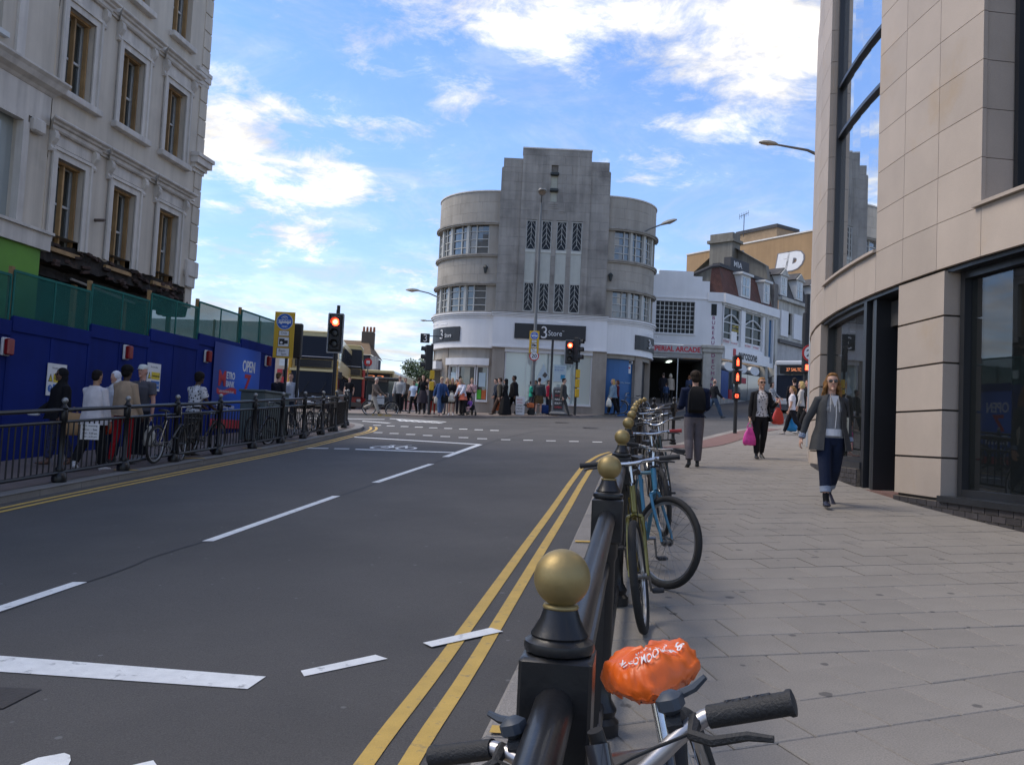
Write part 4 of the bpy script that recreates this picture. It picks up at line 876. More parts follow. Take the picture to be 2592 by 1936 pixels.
for k, ch in enumerate('BUREAU'): text(ch, fl(AF, 12.08, 9.15 - k * .305, -.006), .22, pur, bay, bold=.01)
MB(AF).box(11.7, 12.66, -.12, .4, 10.15, 10.7).ob('bay_cornice', wh, ac)
# -------- internet shop building with brick mansard
EP = (12.71, 53.0); EF = frame(EP, 42)
eu = thing('brick_mansard_building', 'white shop building with red brick mansard roof and white dormers', 'building', EF @ Vector((3.6, 0, 4.4)))
red_brick = M('red_brick', (.09, .036, .026), .85, var=.25, scale=3, rand=0, bump=.3, bscale=30, dirt=((.06, .045, .035), 1.2, .52, .75))
t_ = red_brick.node_tree; b_ = t_.nodes['Principled BSDF']; srcc = b_.inputs['Base Color'].links[0].from_socket
tcn = t_.nodes.new('ShaderNodeTexCoord'); mp = t_.nodes.new('ShaderNodeMapping'); mp.inputs['Rotation'].default_value = (R_(90), 0, R_(-48)); t_.links.new(tcn.outputs['Object'], mp.inputs[0])
br = t_.nodes.new('ShaderNodeTexBrick'); br.inputs['Scale'].default_value = 1; br.inputs['Brick Width'].default_value = .23; br.inputs['Row Height'].default_value = .075; br.inputs['Mortar Size'].default_value = .008
br.inputs['Color1'].default_value = (1.15, 1.15, 1.15, 1); br.inputs['Color2'].default_value = (.8, .8, .8, 1); br.inputs['Mortar'].default_value = (1.5, 1.7, 1.8, 1); t_.links.new(mp.outputs[0], br.inputs['Vector'])
mxx = t_.nodes.new('ShaderNodeMix'); mxx.data_type = 'RGBA'; mxx.blend_type = 'MULTIPLY'; mxx.inputs[0].default_value = 1; t_.links.new(srcc, mxx.inputs[6]); t_.links.new(br.outputs[0], mxx.inputs[7]); t_.links.new(mxx.outputs[2], b_.inputs['Base Color'])
slate = M('slate', (.055, .053, .055), .75, var=.25, scale=2, streak=.25, bump=.3, bscale=18, dirt=((.09, .085, .06), .9, .5, .8))
roofdark = M('roof_dark', (.04, .04, .045), .7, var=.2, scale=1.5)
grimy = M('grimy_white', (.46, .45, .41), .85, var=.12, scale=.8, streak=.35, dirt=((.2, .19, .17), .9, .55, .8))
MB(EF).box(-.15, 7.38, -.14, .4, 10.12, 10.68).ob('parapet_band', wh, eu); MB(EF).box(-.1, 7.35, -.05, .4, 9.96, 10.12).ob('frieze', grimy, eu)
holed(-.1, 7.38, 6.7, 9.98, [(0, 2.25, 7.62, 9.95), (2.8, 5.25, 7.62, 9.95), (6.0, 6.72, 7.0, 9.9)], .25, EF).ob('wall', wh, eu, norm=False)
for (a, b) in ((0, 2.25), (2.8, 5.25)):
    w_ = MB(EF).box(a, b, .18, .2, 7.62, 9.95).ob('arched_window', glass('net_glass', (.03, .035, .03), .08, coat=0, spec=.4), eu); f = MB(EF); c = (a + b) / 2
    for x in (a + .03, c, b - .03): f.box(x - .035, x + .035, .1, .18, 7.62, 9.95)
    for z in (7.66, 8.35, 9.0, 9.92): f.box(a, b, .105, .175, z - .03, z + .03)
    ar = [(a + (b - a) * k / 10, .08, 9.05 + .45 * math.sin(math.pi * k / 10)) for k in range(11)]; f.tube(ar, .045, 6); f.ob('glazing_bars', sash_w, w_)
    MB(EF).box(a, b, .12, .178, 7.64, 8.0).ob('sticker_band', pw, w_)
    for q in (.27, .73): text('INTERNET', fl(EF, a + (b - a) * q, 7.82, .115), .16, pr_, w_, wide=.85, ext=.001)
    if a < 1: text('LAPTOP', fl(EF, 1.7, 8.85, .1), .16, py_, w_, wide=.75, ext=.001); text('REPAIRS', fl(EF, 1.7, 8.6, .1), .16, py_, w_, wide=.8, ext=.001)
    MB(EF).box(a + .2, a + .8, .7, .75, 9.6, 9.66).ob('tube_light', M('tube_light'), w_)
MB(EF).box(6.0, 6.72, .15, .2, 7.0, 9.9).ob('blue_shutter', M('blue_shutter', (.03, .11, .22), .6, var=.15), eu)
fa = MB(EF).box(-.06, 5.95, -.18, .1, 6.68, 7.35).ob('fascia', whitep, eu); text('eurozone', fl(EF, 2.9, 7.04, -.19), .42, pk, fa, bold=.02, wide=2.5); MB(EF).box(.95, 1.25, -.22, -.18, 6.95, 7.4).ob('red_cap', pr_, fa)
MB(EF).box(.1, .75, -.5, -.45, 7.7, 8.35).ob('hanging_sign', pw, eu)
MB(EF).box(-.06, 7.3, .35, .5, 3.9, 6.68).ob('shop_back', M('shop_back', (.16, .17, .18), .8, var=.3, scale=2), eu)
for (a, b, mt) in ((.1, 1.0, M('kiosk_blue', (.02, .06, .22), .5)), (1.1, 1.5, pr_), (1.6, 3.5, glass('sgl', (.12, .15, .16), .08)), (3.55, 5.5, glass('sgl2', (.16, .19, .2), .08)), (6.0, 7.2, grimy)):
    MB(EF).box(a, b, .1, .3, 4.0, 6.0 if mt is not pr_ else 4.9).ob('shopfront_panel', mt, eu)
for a in (.9, 2.6, 4.3): MB(EF).prism([(a + .65 * math.cos(t * .5236), 6.3 + .28 * math.sin(t * .5236)) for t in range(12)], .02, .3).ob('oval_sign', pw, eu)
MB(EF).box(2.0, 3.2, .04, .09, 5.4, 5.75).ob('red_sign', pr_, eu); MB(EF).box(-.06, 5.9, -.02, .3, 3.5, 4.3).ob('stallriser', grimy, eu)
for s in (5.55, 6.85): MB(EF).box(s, s + .35, -.1, .3, 3.9, 9.95).ob('pilaster', grimy, eu)
# mansard: a sloping brick face on two sides
ms = MB(); e = lambda s, y, z: EF @ Vector((s, y, z)); A0 = Vector((11.75, 53.05, 10.7)); A1 = Vector((11.95, 53.4, 12.35))
ms.add([e(-.12, .05, 10.7), e(6.6, .05, 10.7), e(6.5, .5, 12.4), e(.1, .5, 12.4), A0, A1], [(0, 1, 2, 3), (4, 0, 3, 5)]); ms.ob('mansard', red_brick, eu, norm=False)
MB(EF).box(.0, 6.7, .4, .9, 12.4, 12.62).ob('roof_kerb', roofdark, eu)
MB(EF).box(1.6, 4.1, .55, 1.0, 12.62, 13.3).ob('dark_parapet', roofdark, eu)
MB().tube([(10.6, 53.6, 11.75), (11.95, 53.4, 12.38), EF @ Vector((.1, .5, 12.45))], .12, 6).ob('roof_verge', roofdark, eu)
def dormer(fr, par, s0, s1, z0, z1, flat=True):
    d = MB(fr); d.box(s0, s1, -.05, 1.0, z0, z1); dm = d.ob('dormer', sash_w, par)
    MB(fr).box(s0 + .2, s1 - .2, -.065, -.04, z0 + .12, z1 - .15).ob('pane', glass('dorm_glass', (.13, .14, .13), .06), dm)
    f = MB(fr); c = (s0 + s1) / 2; f.box(c - .025, c + .025, -.085, -.066, z0 + .12, z1 - .15); f.box(s0 + .2, s1 - .2, -.083, -.066, (z0 + z1) / 2 - .03, (z0 + z1) / 2 + .03); f.ob('glazing_bars', sash_w, dm)
    if flat: MB(fr).box(s0 - .15, s1 + .15, -.2, 1.0, z1, z1 + .14).ob('dormer_head', sash_w, dm)
    else:
        MB(fr).prism([(s0 - .2, z1), (s1 + .2, z1), ((s0 + s1) / 2, z1 + .5)], -.15, -.05).ob('pediment', grimy, dm); MB(fr).prism([(s0 - .25, z1 + .02), (s1 + .25, z1 + .02), ((s0 + s1) / 2, z1 + .58)], -.05, 1.2).ob('dormer_roof', slate, dm)
dormer(EF, eu, 1.95, 3.2, 10.8, 12.2); dormer(EF, eu, 5.05, 5.95, 10.85, 12.2)
MB(EF).box(6.75, 7.35, .02, .8, 10.7, 12.4).ob('party_wall', M('party_wall', (.16, .15, .14), .9, var=.2, streak=.3), eu)
# gabled party wall with chimney stack, standing square to the street front
GP = (17.35, 58.15); GZ = -48; GF = frame((0, 0), GZ)
gu = Vector((math.sin(R_(GZ)), math.cos(R_(GZ)), 0))
c7_ = lambda x, y: onp((1640 + x * .23, 520 + y * .23), GP, GZ)
cement = M('cement_wall', (.21, .195, .165), .9, var=.2, scale=.8, streak=.3, dirt=((.10, .095, .08), .8, .5, .75))
def gpt(s, z, d=0): return Vector((GP[0], GP[1], 0)) + gu * s + Vector((gu.y, -gu.x, 0)) * -d + Vector((0, 0, z))
out_ = [c7_(1330, 670), c7_(1050, 510), c7_(990, 480), c7_(745, 560), c7_(540, 745)]
pol = [gpt(0.0, 10)] + [gpt(*p) for p in out_] + [gpt(out_[-1][0], 10)]
gw = MB(); n_ = len(pol); off_ = Vector((gu.y, -gu.x, 0)) * -.45
gw.add(pol + [p + off_ for p in pol], [tuple(range(n_))] + [(i, i + n_, (i + 1) % n_ + n_, (i + 1) % n_) for i in range(n_)]); gwo = gw.ob('gable_wall', cement, eu)
ca_, cb_ = c7_(995, 350), c7_(748, 350); zc = (ca_[1] + cb_[1]) / 2
def gbox(s0, s1, z0, z1, d0, d1, nm, mt):
    q = [gpt(s0, z0, d0), gpt(s1, z0, d0), gpt(s1, z0, d1), gpt(s0, z0, d1)]; h_ = Vector((0, 0, z1 - z0))
    MB().add(q + [p + h_ for p in q], [(0, 3, 2, 1), (4, 5, 6, 7), (0, 1, 5, 4), (1, 2, 6, 5), (2, 3, 7, 6), (3, 0, 4, 7)]).ob(nm, mt, eu)
gbox(ca_[0], cb_[0], zc - 2.2, zc - .55, -.3, .8, 'chimney_stack', cement); gbox(ca_[0] - .15, cb_[0] + .15, zc - .55, zc - .35, -.45, .95, 'chimney_cap', cement); gbox(ca_[0], cb_[0], zc - .35, zc + .1, -.28, .78, 'chimney_top', cement)
gr = M('graffiti_silver', (.50, .50, .50), .5, var=.1)
p_ = c7_(865, 575); q_ = gpt(p_[0], p_[1], -.34); v_ = -gu; FG = Matrix(((v_.x, -v_.y, 0, q_.x), (v_.y, v_.x, 0, q_.y), (0, 0, 1, q_.z), (0, 0, 0, 1)))
text('OEW', FG, .95, gr, gwo, name='graffiti', bold=.07, wide=2.3); text('MIA', fl(EF, 2.6, 12.95, .54), .36, gr, eu, name='graffiti', bold=.01, wide=1.1)
# -------- slate mansard building further up
b2 = thing('slate_mansard_building', 'grimy white terrace with dark slate mansard and two gabled dormers', 'building', EF @ Vector((10, 0, 4.8)))
holed(7.4, 13.2, 8.7, 11.5, [(8.9, 9.6, 9.2, 10.7), (11.3, 11.9, 9.2, 10.7)], .2, EF).ob('wall', grimy, b2, norm=False)
for a, b in ((8.9, 9.6), (11.3, 11.9)): MB(EF).box(a, b, .15, .17, 9.2, 10.7).ob('window', darkglass, b2)
for a, b in ((7.7, 8.8), (9.7, 11.0)): MB(EF).box(a, b, -.1, .0, 9.0, 10.75).ob('white_board', wh, b2)
MB(EF).box(7.4, 13.3, -.25, .2, 11.4, 11.62).ob('cornice', grimy, b2); MB(EF).box(7.4, 13.3, -.2, .2, 8.5, 8.75).ob('string_course', M('dark_cornice', (.12, .115, .11), .9), b2)
MB(EF).box(7.4, 13.2, .0, .3, 4.2, 8.5).ob('shop_wall', M('pale_shop', (.42, .41, .40), .8, var=.1, streak=.2), b2)
m = MB(EF); m.add([(7.4, .0, 11.6), (13.3, .0, 11.6), (13.2, .7, 13.35), (7.4, .7, 13.35), (7.4, 4, 13.7), (13.2, 4, 13.7)], [(0, 1, 2, 3), (3, 2, 5, 4)]); m.ob('mansard', slate, b2, norm=False)
dormer(EF, b2, 7.55, 8.55, 11.75, 13.1, False); dormer(EF, b2, 10.05, 11.1, 11.8, 13.15, False); dormer(EF, b2, 12.4, 13.2, 11.8, 13.1, False)
MB(EF).cyl((11.9, -.1, 4.5), (11.9, -.1, 11.4), .06, .06, 8).ob('drainpipe', roofdark, b2)
b3 = thing('upper_street_terrace', 'pale rendered terrace rising up the side street behind the bus', 'building', EF @ Vector((16, 0, 5.2)))
holed(13.3, 26, 4, 11.8, [(14.2 + k * 2.1, 15.1 + k * 2.1, z, z + 1.6) for k in range(5) for z in (6.9, 9.5)], .2, EF).ob('wall', grimy, b3, norm=False)
for k in range(5):
    for z in (6.9, 9.5): MB(EF).box(14.2 + k * 2.1, 15.1 + k * 2.1, .15, .17, z, z + 1.6).ob('window', darkglass, b3)
m = MB(EF); m.add([(13.3, .0, 11.8), (26, .0, 11.8), (26, 1.5, 13.6), (13.3, 1.5, 13.6)], [(0, 1, 2, 3)]); m.ob('mansard', slate, b3, norm=False)
# -------- ochre block behind the roofs
oc = thing('ochre_block', 'ochre rendered block with white graffiti rising behind the shop roofs', 'building', (19, 76, 8))
ochre = M('ochre_render', (.32, .205, .105), .85, var=.12, scale=.5, streak=.08, dirt=((.26, .15, .06), .35, .55, .75))
OA = Vector((15.8, 81.2)); OB = Vector((26, 66.35)); od = (OB - OA).normalized(); OF = Matrix(((od.x, -od.y, 0, OA.x), (od.y, od.x, 0, OA.y), (0, 0, 1, 0), (0, 0, 0, 1))); OLn = (OB - OA).length
MB(OF).box(0, OLn, 0, 6, 4, 19.0).ob('wall', ochre, oc); MB(OF).box(-.05, OLn, -.06, 6, 19.0, 19.12).ob('coping', M('coping_pale'), oc)
MB(OF).box(1.9, 2.9, -.05, 0, 15.3, 16.5).ob('window', sash_w, oc); MB(OF).box(5.5, 9.8, .6, 3.4, 19.1, 20.1).ob('lift_housing', M('tan_brick', (.27, .19, .115), .85, var=.15, scale=3), oc); MB(OF).box(5.4, 9.9, .5, 3.5, 20.1, 20.4).ob('housing_cap', roofdark, oc)
s_, z_ = onp((2000, 665), (OA.x, OA.y), math.degrees(math.atan2(od.x, od.y))); gq = thing('graffiti_tag', 'white painted graffiti letters high on the ochre wall', 'graffiti', OF @ Vector((s_, -.02, z_)))
text('ED', fl(OF, s_, z_ + .1, -.02), 1.7, M('paint_grey', (.16, .15, .16), .6), gq, name='outline', bold=.16, wide=2.9, ext=.004, shear=.2); text('ED', fl(OF, s_, z_ + .1, -.035), 1.55, pw, gq, name='paint', bold=.11, wide=2.65, ext=.008, shear=.2); 
t = thing('tv_aerial', 'thin rooftop television aerial beside the roof housing', 'aerial', D(1882, 600, 76)); a0, a1 = D(1882, 600, 76), D(1884, 545, 76)
MB().tube([a0, a1], .035, 5).ob('mast', roofdark, t); MB().tube([D(1872, 549, 76), D(1895, 539, 76)], .025, 5).ob('boom', roofdark, t)
for k in range(5): p = D(1872 + k * 5.5, 549 - k * 2.4, 76); MB().tube([p + Vector((0, 0, -.25)), p + Vector((0, 0, .25))], .015, 4).ob('element', roofdark, t)
# -------- building at the far left behind the buses
fb = thing('dark_gabled_pub', 'dark painted building with brown tiled roof and chimney pots', 'building', D(905, 1030, 74)); Y = 74
pA, pB = D(862, 900, Y), D(950, 905, Y); F4 = Matrix.Translation((pA.x, Y, 0)); wd = pB.x - pA.x; zt = D(905, 897, Y).z; zr = D(900, 874, Y).z
MB(F4).box(-1.5, wd * .86, 0, 6, 1.5, zt).ob('wall', M('navy_wall', (.035, .04, .055), .8, var=.15), fb); MB(F4).box(wd * .86, wd + .1, -.1, 1.2, 1.5, zt - .1).ob('corner_bay', grimy, fb)
m = MB(F4); m.add([(-1.7, -.3, zt), (wd * .9, -.3, zt), (wd * .62, 3, zr + .7), (-1.7, 3, zr + .7), (wd * .9, 6.3, zt)], [(0, 1, 2, 3), (1, 4, 2)]); m.ob('roof', M('brown_tile', (.15, .10, .055), .9, var=.2, scale=2, bump=.3, bscale=8), fb, norm=False)
cs = MB(F4).bbox(wd * .42, wd * .78, 2.5, 3.4, zr, zr + 1.5, .04).ob('chimney', M('brown_stack', (.10, .08, .06), .9), fb)
for k in range(4): MB(F4).cyl((wd * .46 + k * .3, 2.9, zr + 1.5), (wd * .46 + k * .3, 2.9, zr + 1.95), .11, .09, 8).ob('chimney_pot', M('terracotta', (.30, .10, .05), .85), cs)
for k in range(3): MB(F4).box(.35 + k * .95, .85 + k * .95, -.03, .0, zt - 1.9, zt - .7).ob('window', M('grey_pane', (.2, .21, .22), .4), fb)
fs_ = thing('row_of_far_shops', 'distant row of low shops closing the view down the left street', 'building', (-6, 130, 4))
for k, (x, w2, h, c) in enumerate(((-22, 9, 3.2, (.4, .38, .34)), (-13, 5, 2.7, (.3, .22, .18)), (-8, 4, 3.1, (.45, .42, .38)), (-4, 6, 2.5, (.35, .33, .3)))):
    z0 = g(x, 130); MB().box(x, x + w2, 130, 138, z0 - 2, z0 + h).ob('shop_block', M('far_shop%d' % k, c, .9, var=.15, scale=.6), fs_)
for k in range(7): MB().box(-20 + k * 3, -18.6 + k * 3, 129.9, 130, g(-10, 130) + .5, g(-10, 130) + 2.4).ob('shop_window', darkglass, fs_)
# shop side visible past the end of the hoarding
ls_ = thing('cream_terrace', 'cream and red painted terrace seen past the end of the hoarding', 'building', D(716, 1000, 62)); p = D(690, 960, 62); F4 = Matrix.Translation((p.x - 2, 62, 0))
MB(F4).box(-3, 3.6, 0, 6, 1, D(700, 905, 62).z).ob('wall', M('cream_wall', (.5, .42, .33), .8, var=.1), ls_)
for k in range(5): MB(F4).box(-2.6 + k * 1.25, -1.8 + k * 1.25, -.03, 0, D(700, 925, 62).z, D(700, 908, 62).z).ob('window', M('pale_pane', (.5, .55, .58), .2), ls_); MB(F4).box(-2.7 + k * 1.25, -1.7 + k * 1.25, -.05, 0, 3.2, D(700, 930, 62).z - .1).ob('painted_panel', (pr_, M('cream_panel', (.55, .45, .3), .7))[k % 2], ls_)
# ================================================================ RAILINGS
black = M('black_paint', (.010, .010, .011), .38, var=.2, scale=8, coat=.1, spec=.35, dirt=((.10, .06, .045), 16, .70, .74), bump=.05, bscale=30)
gold = M('gold_paint', (.30, .225, .095), .5, metal=.6, var=.12, scale=9, bump=.06, bscale=40)
silver = M('silver_paint', (.30, .30, .29), .45, metal=.6, var=.1)
def post_mesh(ballm, base=True):
    m = MB(); m.k = 0
    m.lathe([(.05, .0), (.085, .0), (.085, .05), (.065, .07), (.075, .10), (.05, .14), (.042, .2), (.042, .72), (.05, .74), (.05, .80)], 14)
    m.bbox(-.066, .066, -.066, .066, .80, .985, .006)
    m.lathe([(.058, .985), (.064, .989), (.066, .997), (.064, 1.006), (.055, 1.011), (.052, 1.014), (.054, 1.018), (.049, 1.026), (.038, 1.045), (.031, 1.066)], 20)
    body = m.mesh('post_body', black, smooth=True)
    b = MB(); b.lathe([(.0315, 1.064), (.034, 1.067), (.0315, 1.072)], 20); b.sph((0, 0, 1.12), .0525, 28, 18); return body, b.mesh('ball', ballm, smooth='all')
rl = thing('ball_topped_railing', 'black iron railing with gold ball finials along right hand kerb', 'railing', (.4, 4, g(.4, 4)))
pts = [Vector((.11 + .1518 * (t - 1.64), t, 0)) for t in [1.64 + 2.16 * k for k in range(10)]]
pts = [Vector((p.x + max(0, p.y - 15) ** 2 * .004, p.y, g(p.x, p.y))) for p in pts]
p0 = Vector((pts[0].x - .33, pts[0].y - 2.16, 0)); p0.z = g(p0.x, p0.y)
body, ball = post_mesh(gold)
run = [p0] + pts
pend = Vector((4.05, 21.75, 0)); pend.z = g(pend.x, pend.y)
def railing_run(run, par, body, ball, rails, bal, th, black, extra=None):
    for i, p in enumerate(run):
        d = (run[min(i + 1, len(run) - 1)] - run[max(i - 1, 0)]); rz = math.atan2(d.y, d.x)
        bd = link('post', body, par, Matrix.Translation(p) @ Matrix.Rotation(rz, 4, 'Z')); link('ball', ball, bd, Matrix.Translation(p) @ Matrix.Rotation(rz, 4, 'Z')) if False else None
        bo = bpy.data.objects.new('ball', ball); S.collection.objects.link(bo); bo.parent = bd
    for a, b in zip(run[:-1], run[1:]):
        up = Vector((0, 0, 1))
        for (z, r, nm) in rails: MB().cyl(a + up * z, b + up * z, r, r, 12 if r > .03 else 8).ob(nm, black, par, smooth=True)
        n = max(2, int((b - a).length / bal[0])); sh = MB().cyl((0, 0, 0), (0, 0, bal[2] - bal[1]), th, th, 6).mesh('baluster', black, smooth=True)
        for k in range(1, n): q = a.lerp(b, k / n); link('baluster', sh, par, Matrix.Translation((q.x, q.y, q.z + bal[1])))
railing_run(run, rl, body, ball, [(.905, .037, 'top_rail'), (.70, .02, 'mid_rail'), (.12, .022, 'bottom_rail')], (.135, .12, .70), .0095, black)
body2, ball2 = post_mesh(black); rt = thing('railing_return', 'short black railing with dark ball post turning the corner by the crossing', 'railing', pts[-1])
railing_run([pts[-1] + Vector((.25, .12, .01)), pend], rt, body2, ball2, [(.888, .03, 'top_rail'), (.12, .022, 'bottom_rail')], (.2, .12, .888), .012, black)
lr = thing('pavement_railing', 'black iron railing with small silver ball finials along left pavement', 'railing', (-6.3, 13, g(-6.3, 13)))
def small_post():
    m = MB(); m.lathe([(.06, 0), (.10, 0), (.105, .05), (.09, .12), (.055, .15), (.06, .19), (.04, .22), (.04, .84), (.055, .86), (.055, .99), (.045, 1.02), (.058, 1.05), (.03, 1.09), (.025, 1.115)], 12); a = m.mesh('post_body', black, smooth=True)
    b = MB(); b.sph((0, 0, 1.155), .045, 14, 10); return a, b.mesh('ball', silver, smooth='all')
sb, sl = small_post()
lp = []
i0 = [(-6.88, 7.6), (-6.70, 9.25), (-6.52, 10.9), (-6.35, 12.54), (-6.17, 14.19), (-5.98, 15.8), (-5.74, 17.4), (-5.52, 19.0), (-5.36, 20.7), (-5.24, 22.4), (-5.14, 24.1), (-5.12, 25.8), (-5.2, 27.6), (-5.42, 29.2)]
lp = [Vector((x - .02, y, g(x, y))) for x, y in i0]
railing_run(lp, lr, sb, sl, [(1.02, .03, 'top_rail'), (.85, .022, 'mid_rail'), (.13, .028, 'bottom_rail')], (.125, .13, .85), .011, black)
nt_ = thing('parking_notice', 'small white waiting times notice fixed to left railing', 'notice', (lp[3] + Vector((0, 0, .6)))); a_ = D(212, 1077, 13.1); 
c_ = D(227, 1092, 13.15); F4 = Matrix.Translation(c_) @ Matrix.Rotation(R_(40), 4, 'Z'); MB(F4).box(-.13, .13, -.008, .008, -.12, .12).ob('plate', pw, nt_)
for k, tx in enumerate(('No waiting', 'Mon - Sat', '8.00 - 9.30 am', '4.30 - 6.00 pm')): text(tx, fl(F4, 0, .085 - k * .055, -.01), .03, pk, nt_, wide=.2, ext=.001)
# ================================================================ SIGNALS, SIGNS, LAMPS
red_on = M('red_signal', (1.0, .05, .02), .4, var=0, emit=4.5); red_core = M('red_core', (1, .35, .12), .4, var=0, emit=5); amber_off = M('signal_off', (.02, .02, .02), .3)
matt = M('signal_black', (.012, .012, .013), .5, var=.1); wborder = M('signal_border', (.42, .43, .44), .5)
yb = M('sign_yellow', (.60, .36, .012), .5, var=.05); sb_ = M('sign_blue', (.008, .10, .45), .5); grey_post = M('grey_post', (.16, .165, .165), .55, metal=.3, var=.15, scale=2)
def pole(base, h, r, mat, name='pole', par=None): return MB().cyl(base, base + Vector((0, 0, h)), r, r, 12).ob(name, mat, par, smooth=True)
def signal_head(F4, par, lit=True, border=True, s=1.0, disp=0):
    h = MB(F4); h.bbox(-.15 * s, .15 * s, 0, .22 * s, -.5 * s, .5 * s, .02 * s); hd = h.ob('signal_head', matt, par)
    if border: MB(F4).bbox(-.235 * s, .235 * s, .06 * s, .075 * s, -.585 * s, .585 * s, .03 * s).ob('backboard', wborder, hd); MB(F4).bbox(-.195 * s, .195 * s, .052 * s, .06 * s, -.545 * s, .545 * s, .02 * s).ob('backboard_face', matt, hd)
    for k in range(3):
        z = (.32 - .32 * k) * s; on = lit and k == 0
        ln = MB(F4); ln.loft([[(r_ * s * math.cos(t * .3927), y_ * s, z + r_ * s * math.sin(t * .3927)) for t in range(16)] for r_, y_ in ((.11, 0), (.105, -.025), (.07, -.04), (.02, -.045))]); ln.ob('lens', red_on if on else amber_off, hd)
        if on: MB(F4).loft([[(r_ * s * math.cos(t * .3927), y_ * s, z + r_ * s * math.sin(t * .3927)) for t in range(16)] for r_, y_ in ((.06, -.041), (.02, -.05))]).ob('lamp_core', red_core, hd)
        v = MB(F4)
        for t in range(12):
            a0, a1 = R_(-20 + t * 18.3), R_(-20 + (t + 1) * 18.3); v.add([(.125 * s * math.cos(a0), .0, z + .125 * s * math.sin(a0)), (.125 * s * math.cos(a1), .0, z + .125 * s * math.sin(a1)), (.125 * s * math.cos(a1), -.16 * s, z + .125 * s * math.sin(a1)), (.125 * s * math.cos(a0), -.16 * s, z + .125 * s * math.sin(a0))], [(0, 1, 2, 3)])
        v.ob('visor', matt, hd)
    return hd
def face_cam(p, turn=0): return Matrix.Translation(p) @ Matrix.Rotation(R_(turn), 4, 'Z')
# left signal
Y = 25.6; b0 = D(838, 1092, Y); b0.z = g(b0.x, Y); t = thing('traffic_signal', 'black traffic signal with white border showing red by left railing', 'traffic light', b0)
pole(b0, D(852, 785, Y).z - b0.z, .057, matt, par=t); c = D(850, 844, Y); c.y -= .12; signal_head(face_cam(c), t)
q = D(857, 782, Y); MB().cyl(q + Vector((0, 0, -.12)), q + Vector((0, 0, .1)), .05, .05, 10).ob('detector', matt, t)
# bus lane board
Y = 26.0; c = D(719, 848, Y); b0 = D(712, 1090, Y); b0.z = g(b0.x, Y)
def lane_board(c, s, par, full=True):
    F4 = face_cam(c); bd = MB(F4).bbox(-.30 * s, .30 * s, -.012, .012, -.69 * s, .69 * s, .006).ob('board', yb, par)
    circ = lambda r, z, n=24: [(r * s * math.cos(k * 2 * math.pi / n), z * s + r * s * math.sin(k * 2 * math.pi / n)) for k in range(n)]
    MB(F4).prism(circ(.245, .40), -.018, -.012).ob('disc_rim', pw, bd); MB(F4).prism(circ(.23, .40), -.022, -.018).ob('disc', sb_, bd)
    g_ = MB(F4); g_.box(-.20 * s, .19 * s, -.026, -.022, .35 * s, .45 * s); g_.ob('bus_symbol', pw, bd)
    w_ = MB(F4)
    for k in range(4): w_.box((-.14 + k * .08) * s, (-.075 + k * .08) * s, -.029, -.026, .41 * s, .435 * s)
    w_.box(-.19 * s, -.165 * s, -.029, -.026, .365 * s, .44 * s); w_.ob('bus_windows', sb_, bd)
    for x in (-.1, .1): MB(F4).prism([((x + .028 * math.cos(k * .785)) * s, (.345 + .028 * math.sin(k * .785)) * s) for k in range(8)], -.027, -.022).ob('bus_wheel', pw, bd)
    cy_ = MB(F4)
    for x in (-.055, .045): cy_.tube([((x + .038 * math.cos(k * .628)) * s, -.024, (.515 + .038 * math.sin(k * .628)) * s) for k in range(10)], .007 * s, 5, closed=True)
    cy_.tube([(-.055 * s, -.024, .515 * s), (-.02 * s, -.024, .57 * s), (.03 * s, -.024, .57 * s), (.045 * s, -.024, .515 * s)], .007 * s, 5); cy_.ob('bicycle_symbol', pw, bd)
    text('taxi', fl(F4, 0, .26 * s, -.022), .075 * s, pw, bd, ext=.002)
    for (z0, z1, w2) in ((-.02, .12, .145), (-.34, -.07, .155), (-.63, -.40, .18)): MB(F4).box(-w2 * s - .012, w2 * s + .012, -.016, -.012, z0 * s - .01, z1 * s + .01).ob('plate_rim', pk, bd); MB(F4).box(-w2 * s, w2 * s, -.019, -.016, z0 * s, z1 * s).ob('plate', pw, bd)
    text('Only', fl(F4, 0, .05 * s, -.02), .085 * s, pk, bd, ext=.002); text('8am', fl(F4, -.03 * s, -.465 * s, -.02), .085 * s, pk, bd, ext=.002); text('6pm', fl(F4, .03 * s, -.575 * s, -.02), .085 * s, pk, bd, ext=.002)
    MB(F4).bbox(-.13 * s, .03 * s, -.026, -.019, -.29 * s, -.11 * s, .002).box(.03 * s, .13 * s, -.025, -.019, -.26 * s, -.16 * s).ob('camera_symbol', pk, bd); MB(F4).prism([((-.06 + .04 * math.cos(k * .785)) * s, (-.23 + .04 * math.sin(k * .785)) * s) for k in range(8)], -.029, -.026).ob('camera_lens', pw, bd)
    return bd
t = thing('bus_lane_sign', 'large yellow bus lane camera sign on black pole by left railing', 'sign', b0); pole(b0 + Vector((0, .07, 0)), c.z - b0.z + .2, .045, matt, par=t); lane_board(c, 1.0, t)
t = thing('traffic_signal', 'dark rear casing of a signal facing away behind the yellow bus lane sign', 'traffic light', D(752, 1085, 27.5)); c2 = D(752, 863, 27.5); b2_ = D(745, 1085, 27.5); pole(b2_, c2.z - b2_.z, .05, matt, par=t); MB(face_cam(c2)).bbox(-.16, .16, -.1, .1, -.55, .55, .03).ob('casing', matt, t)
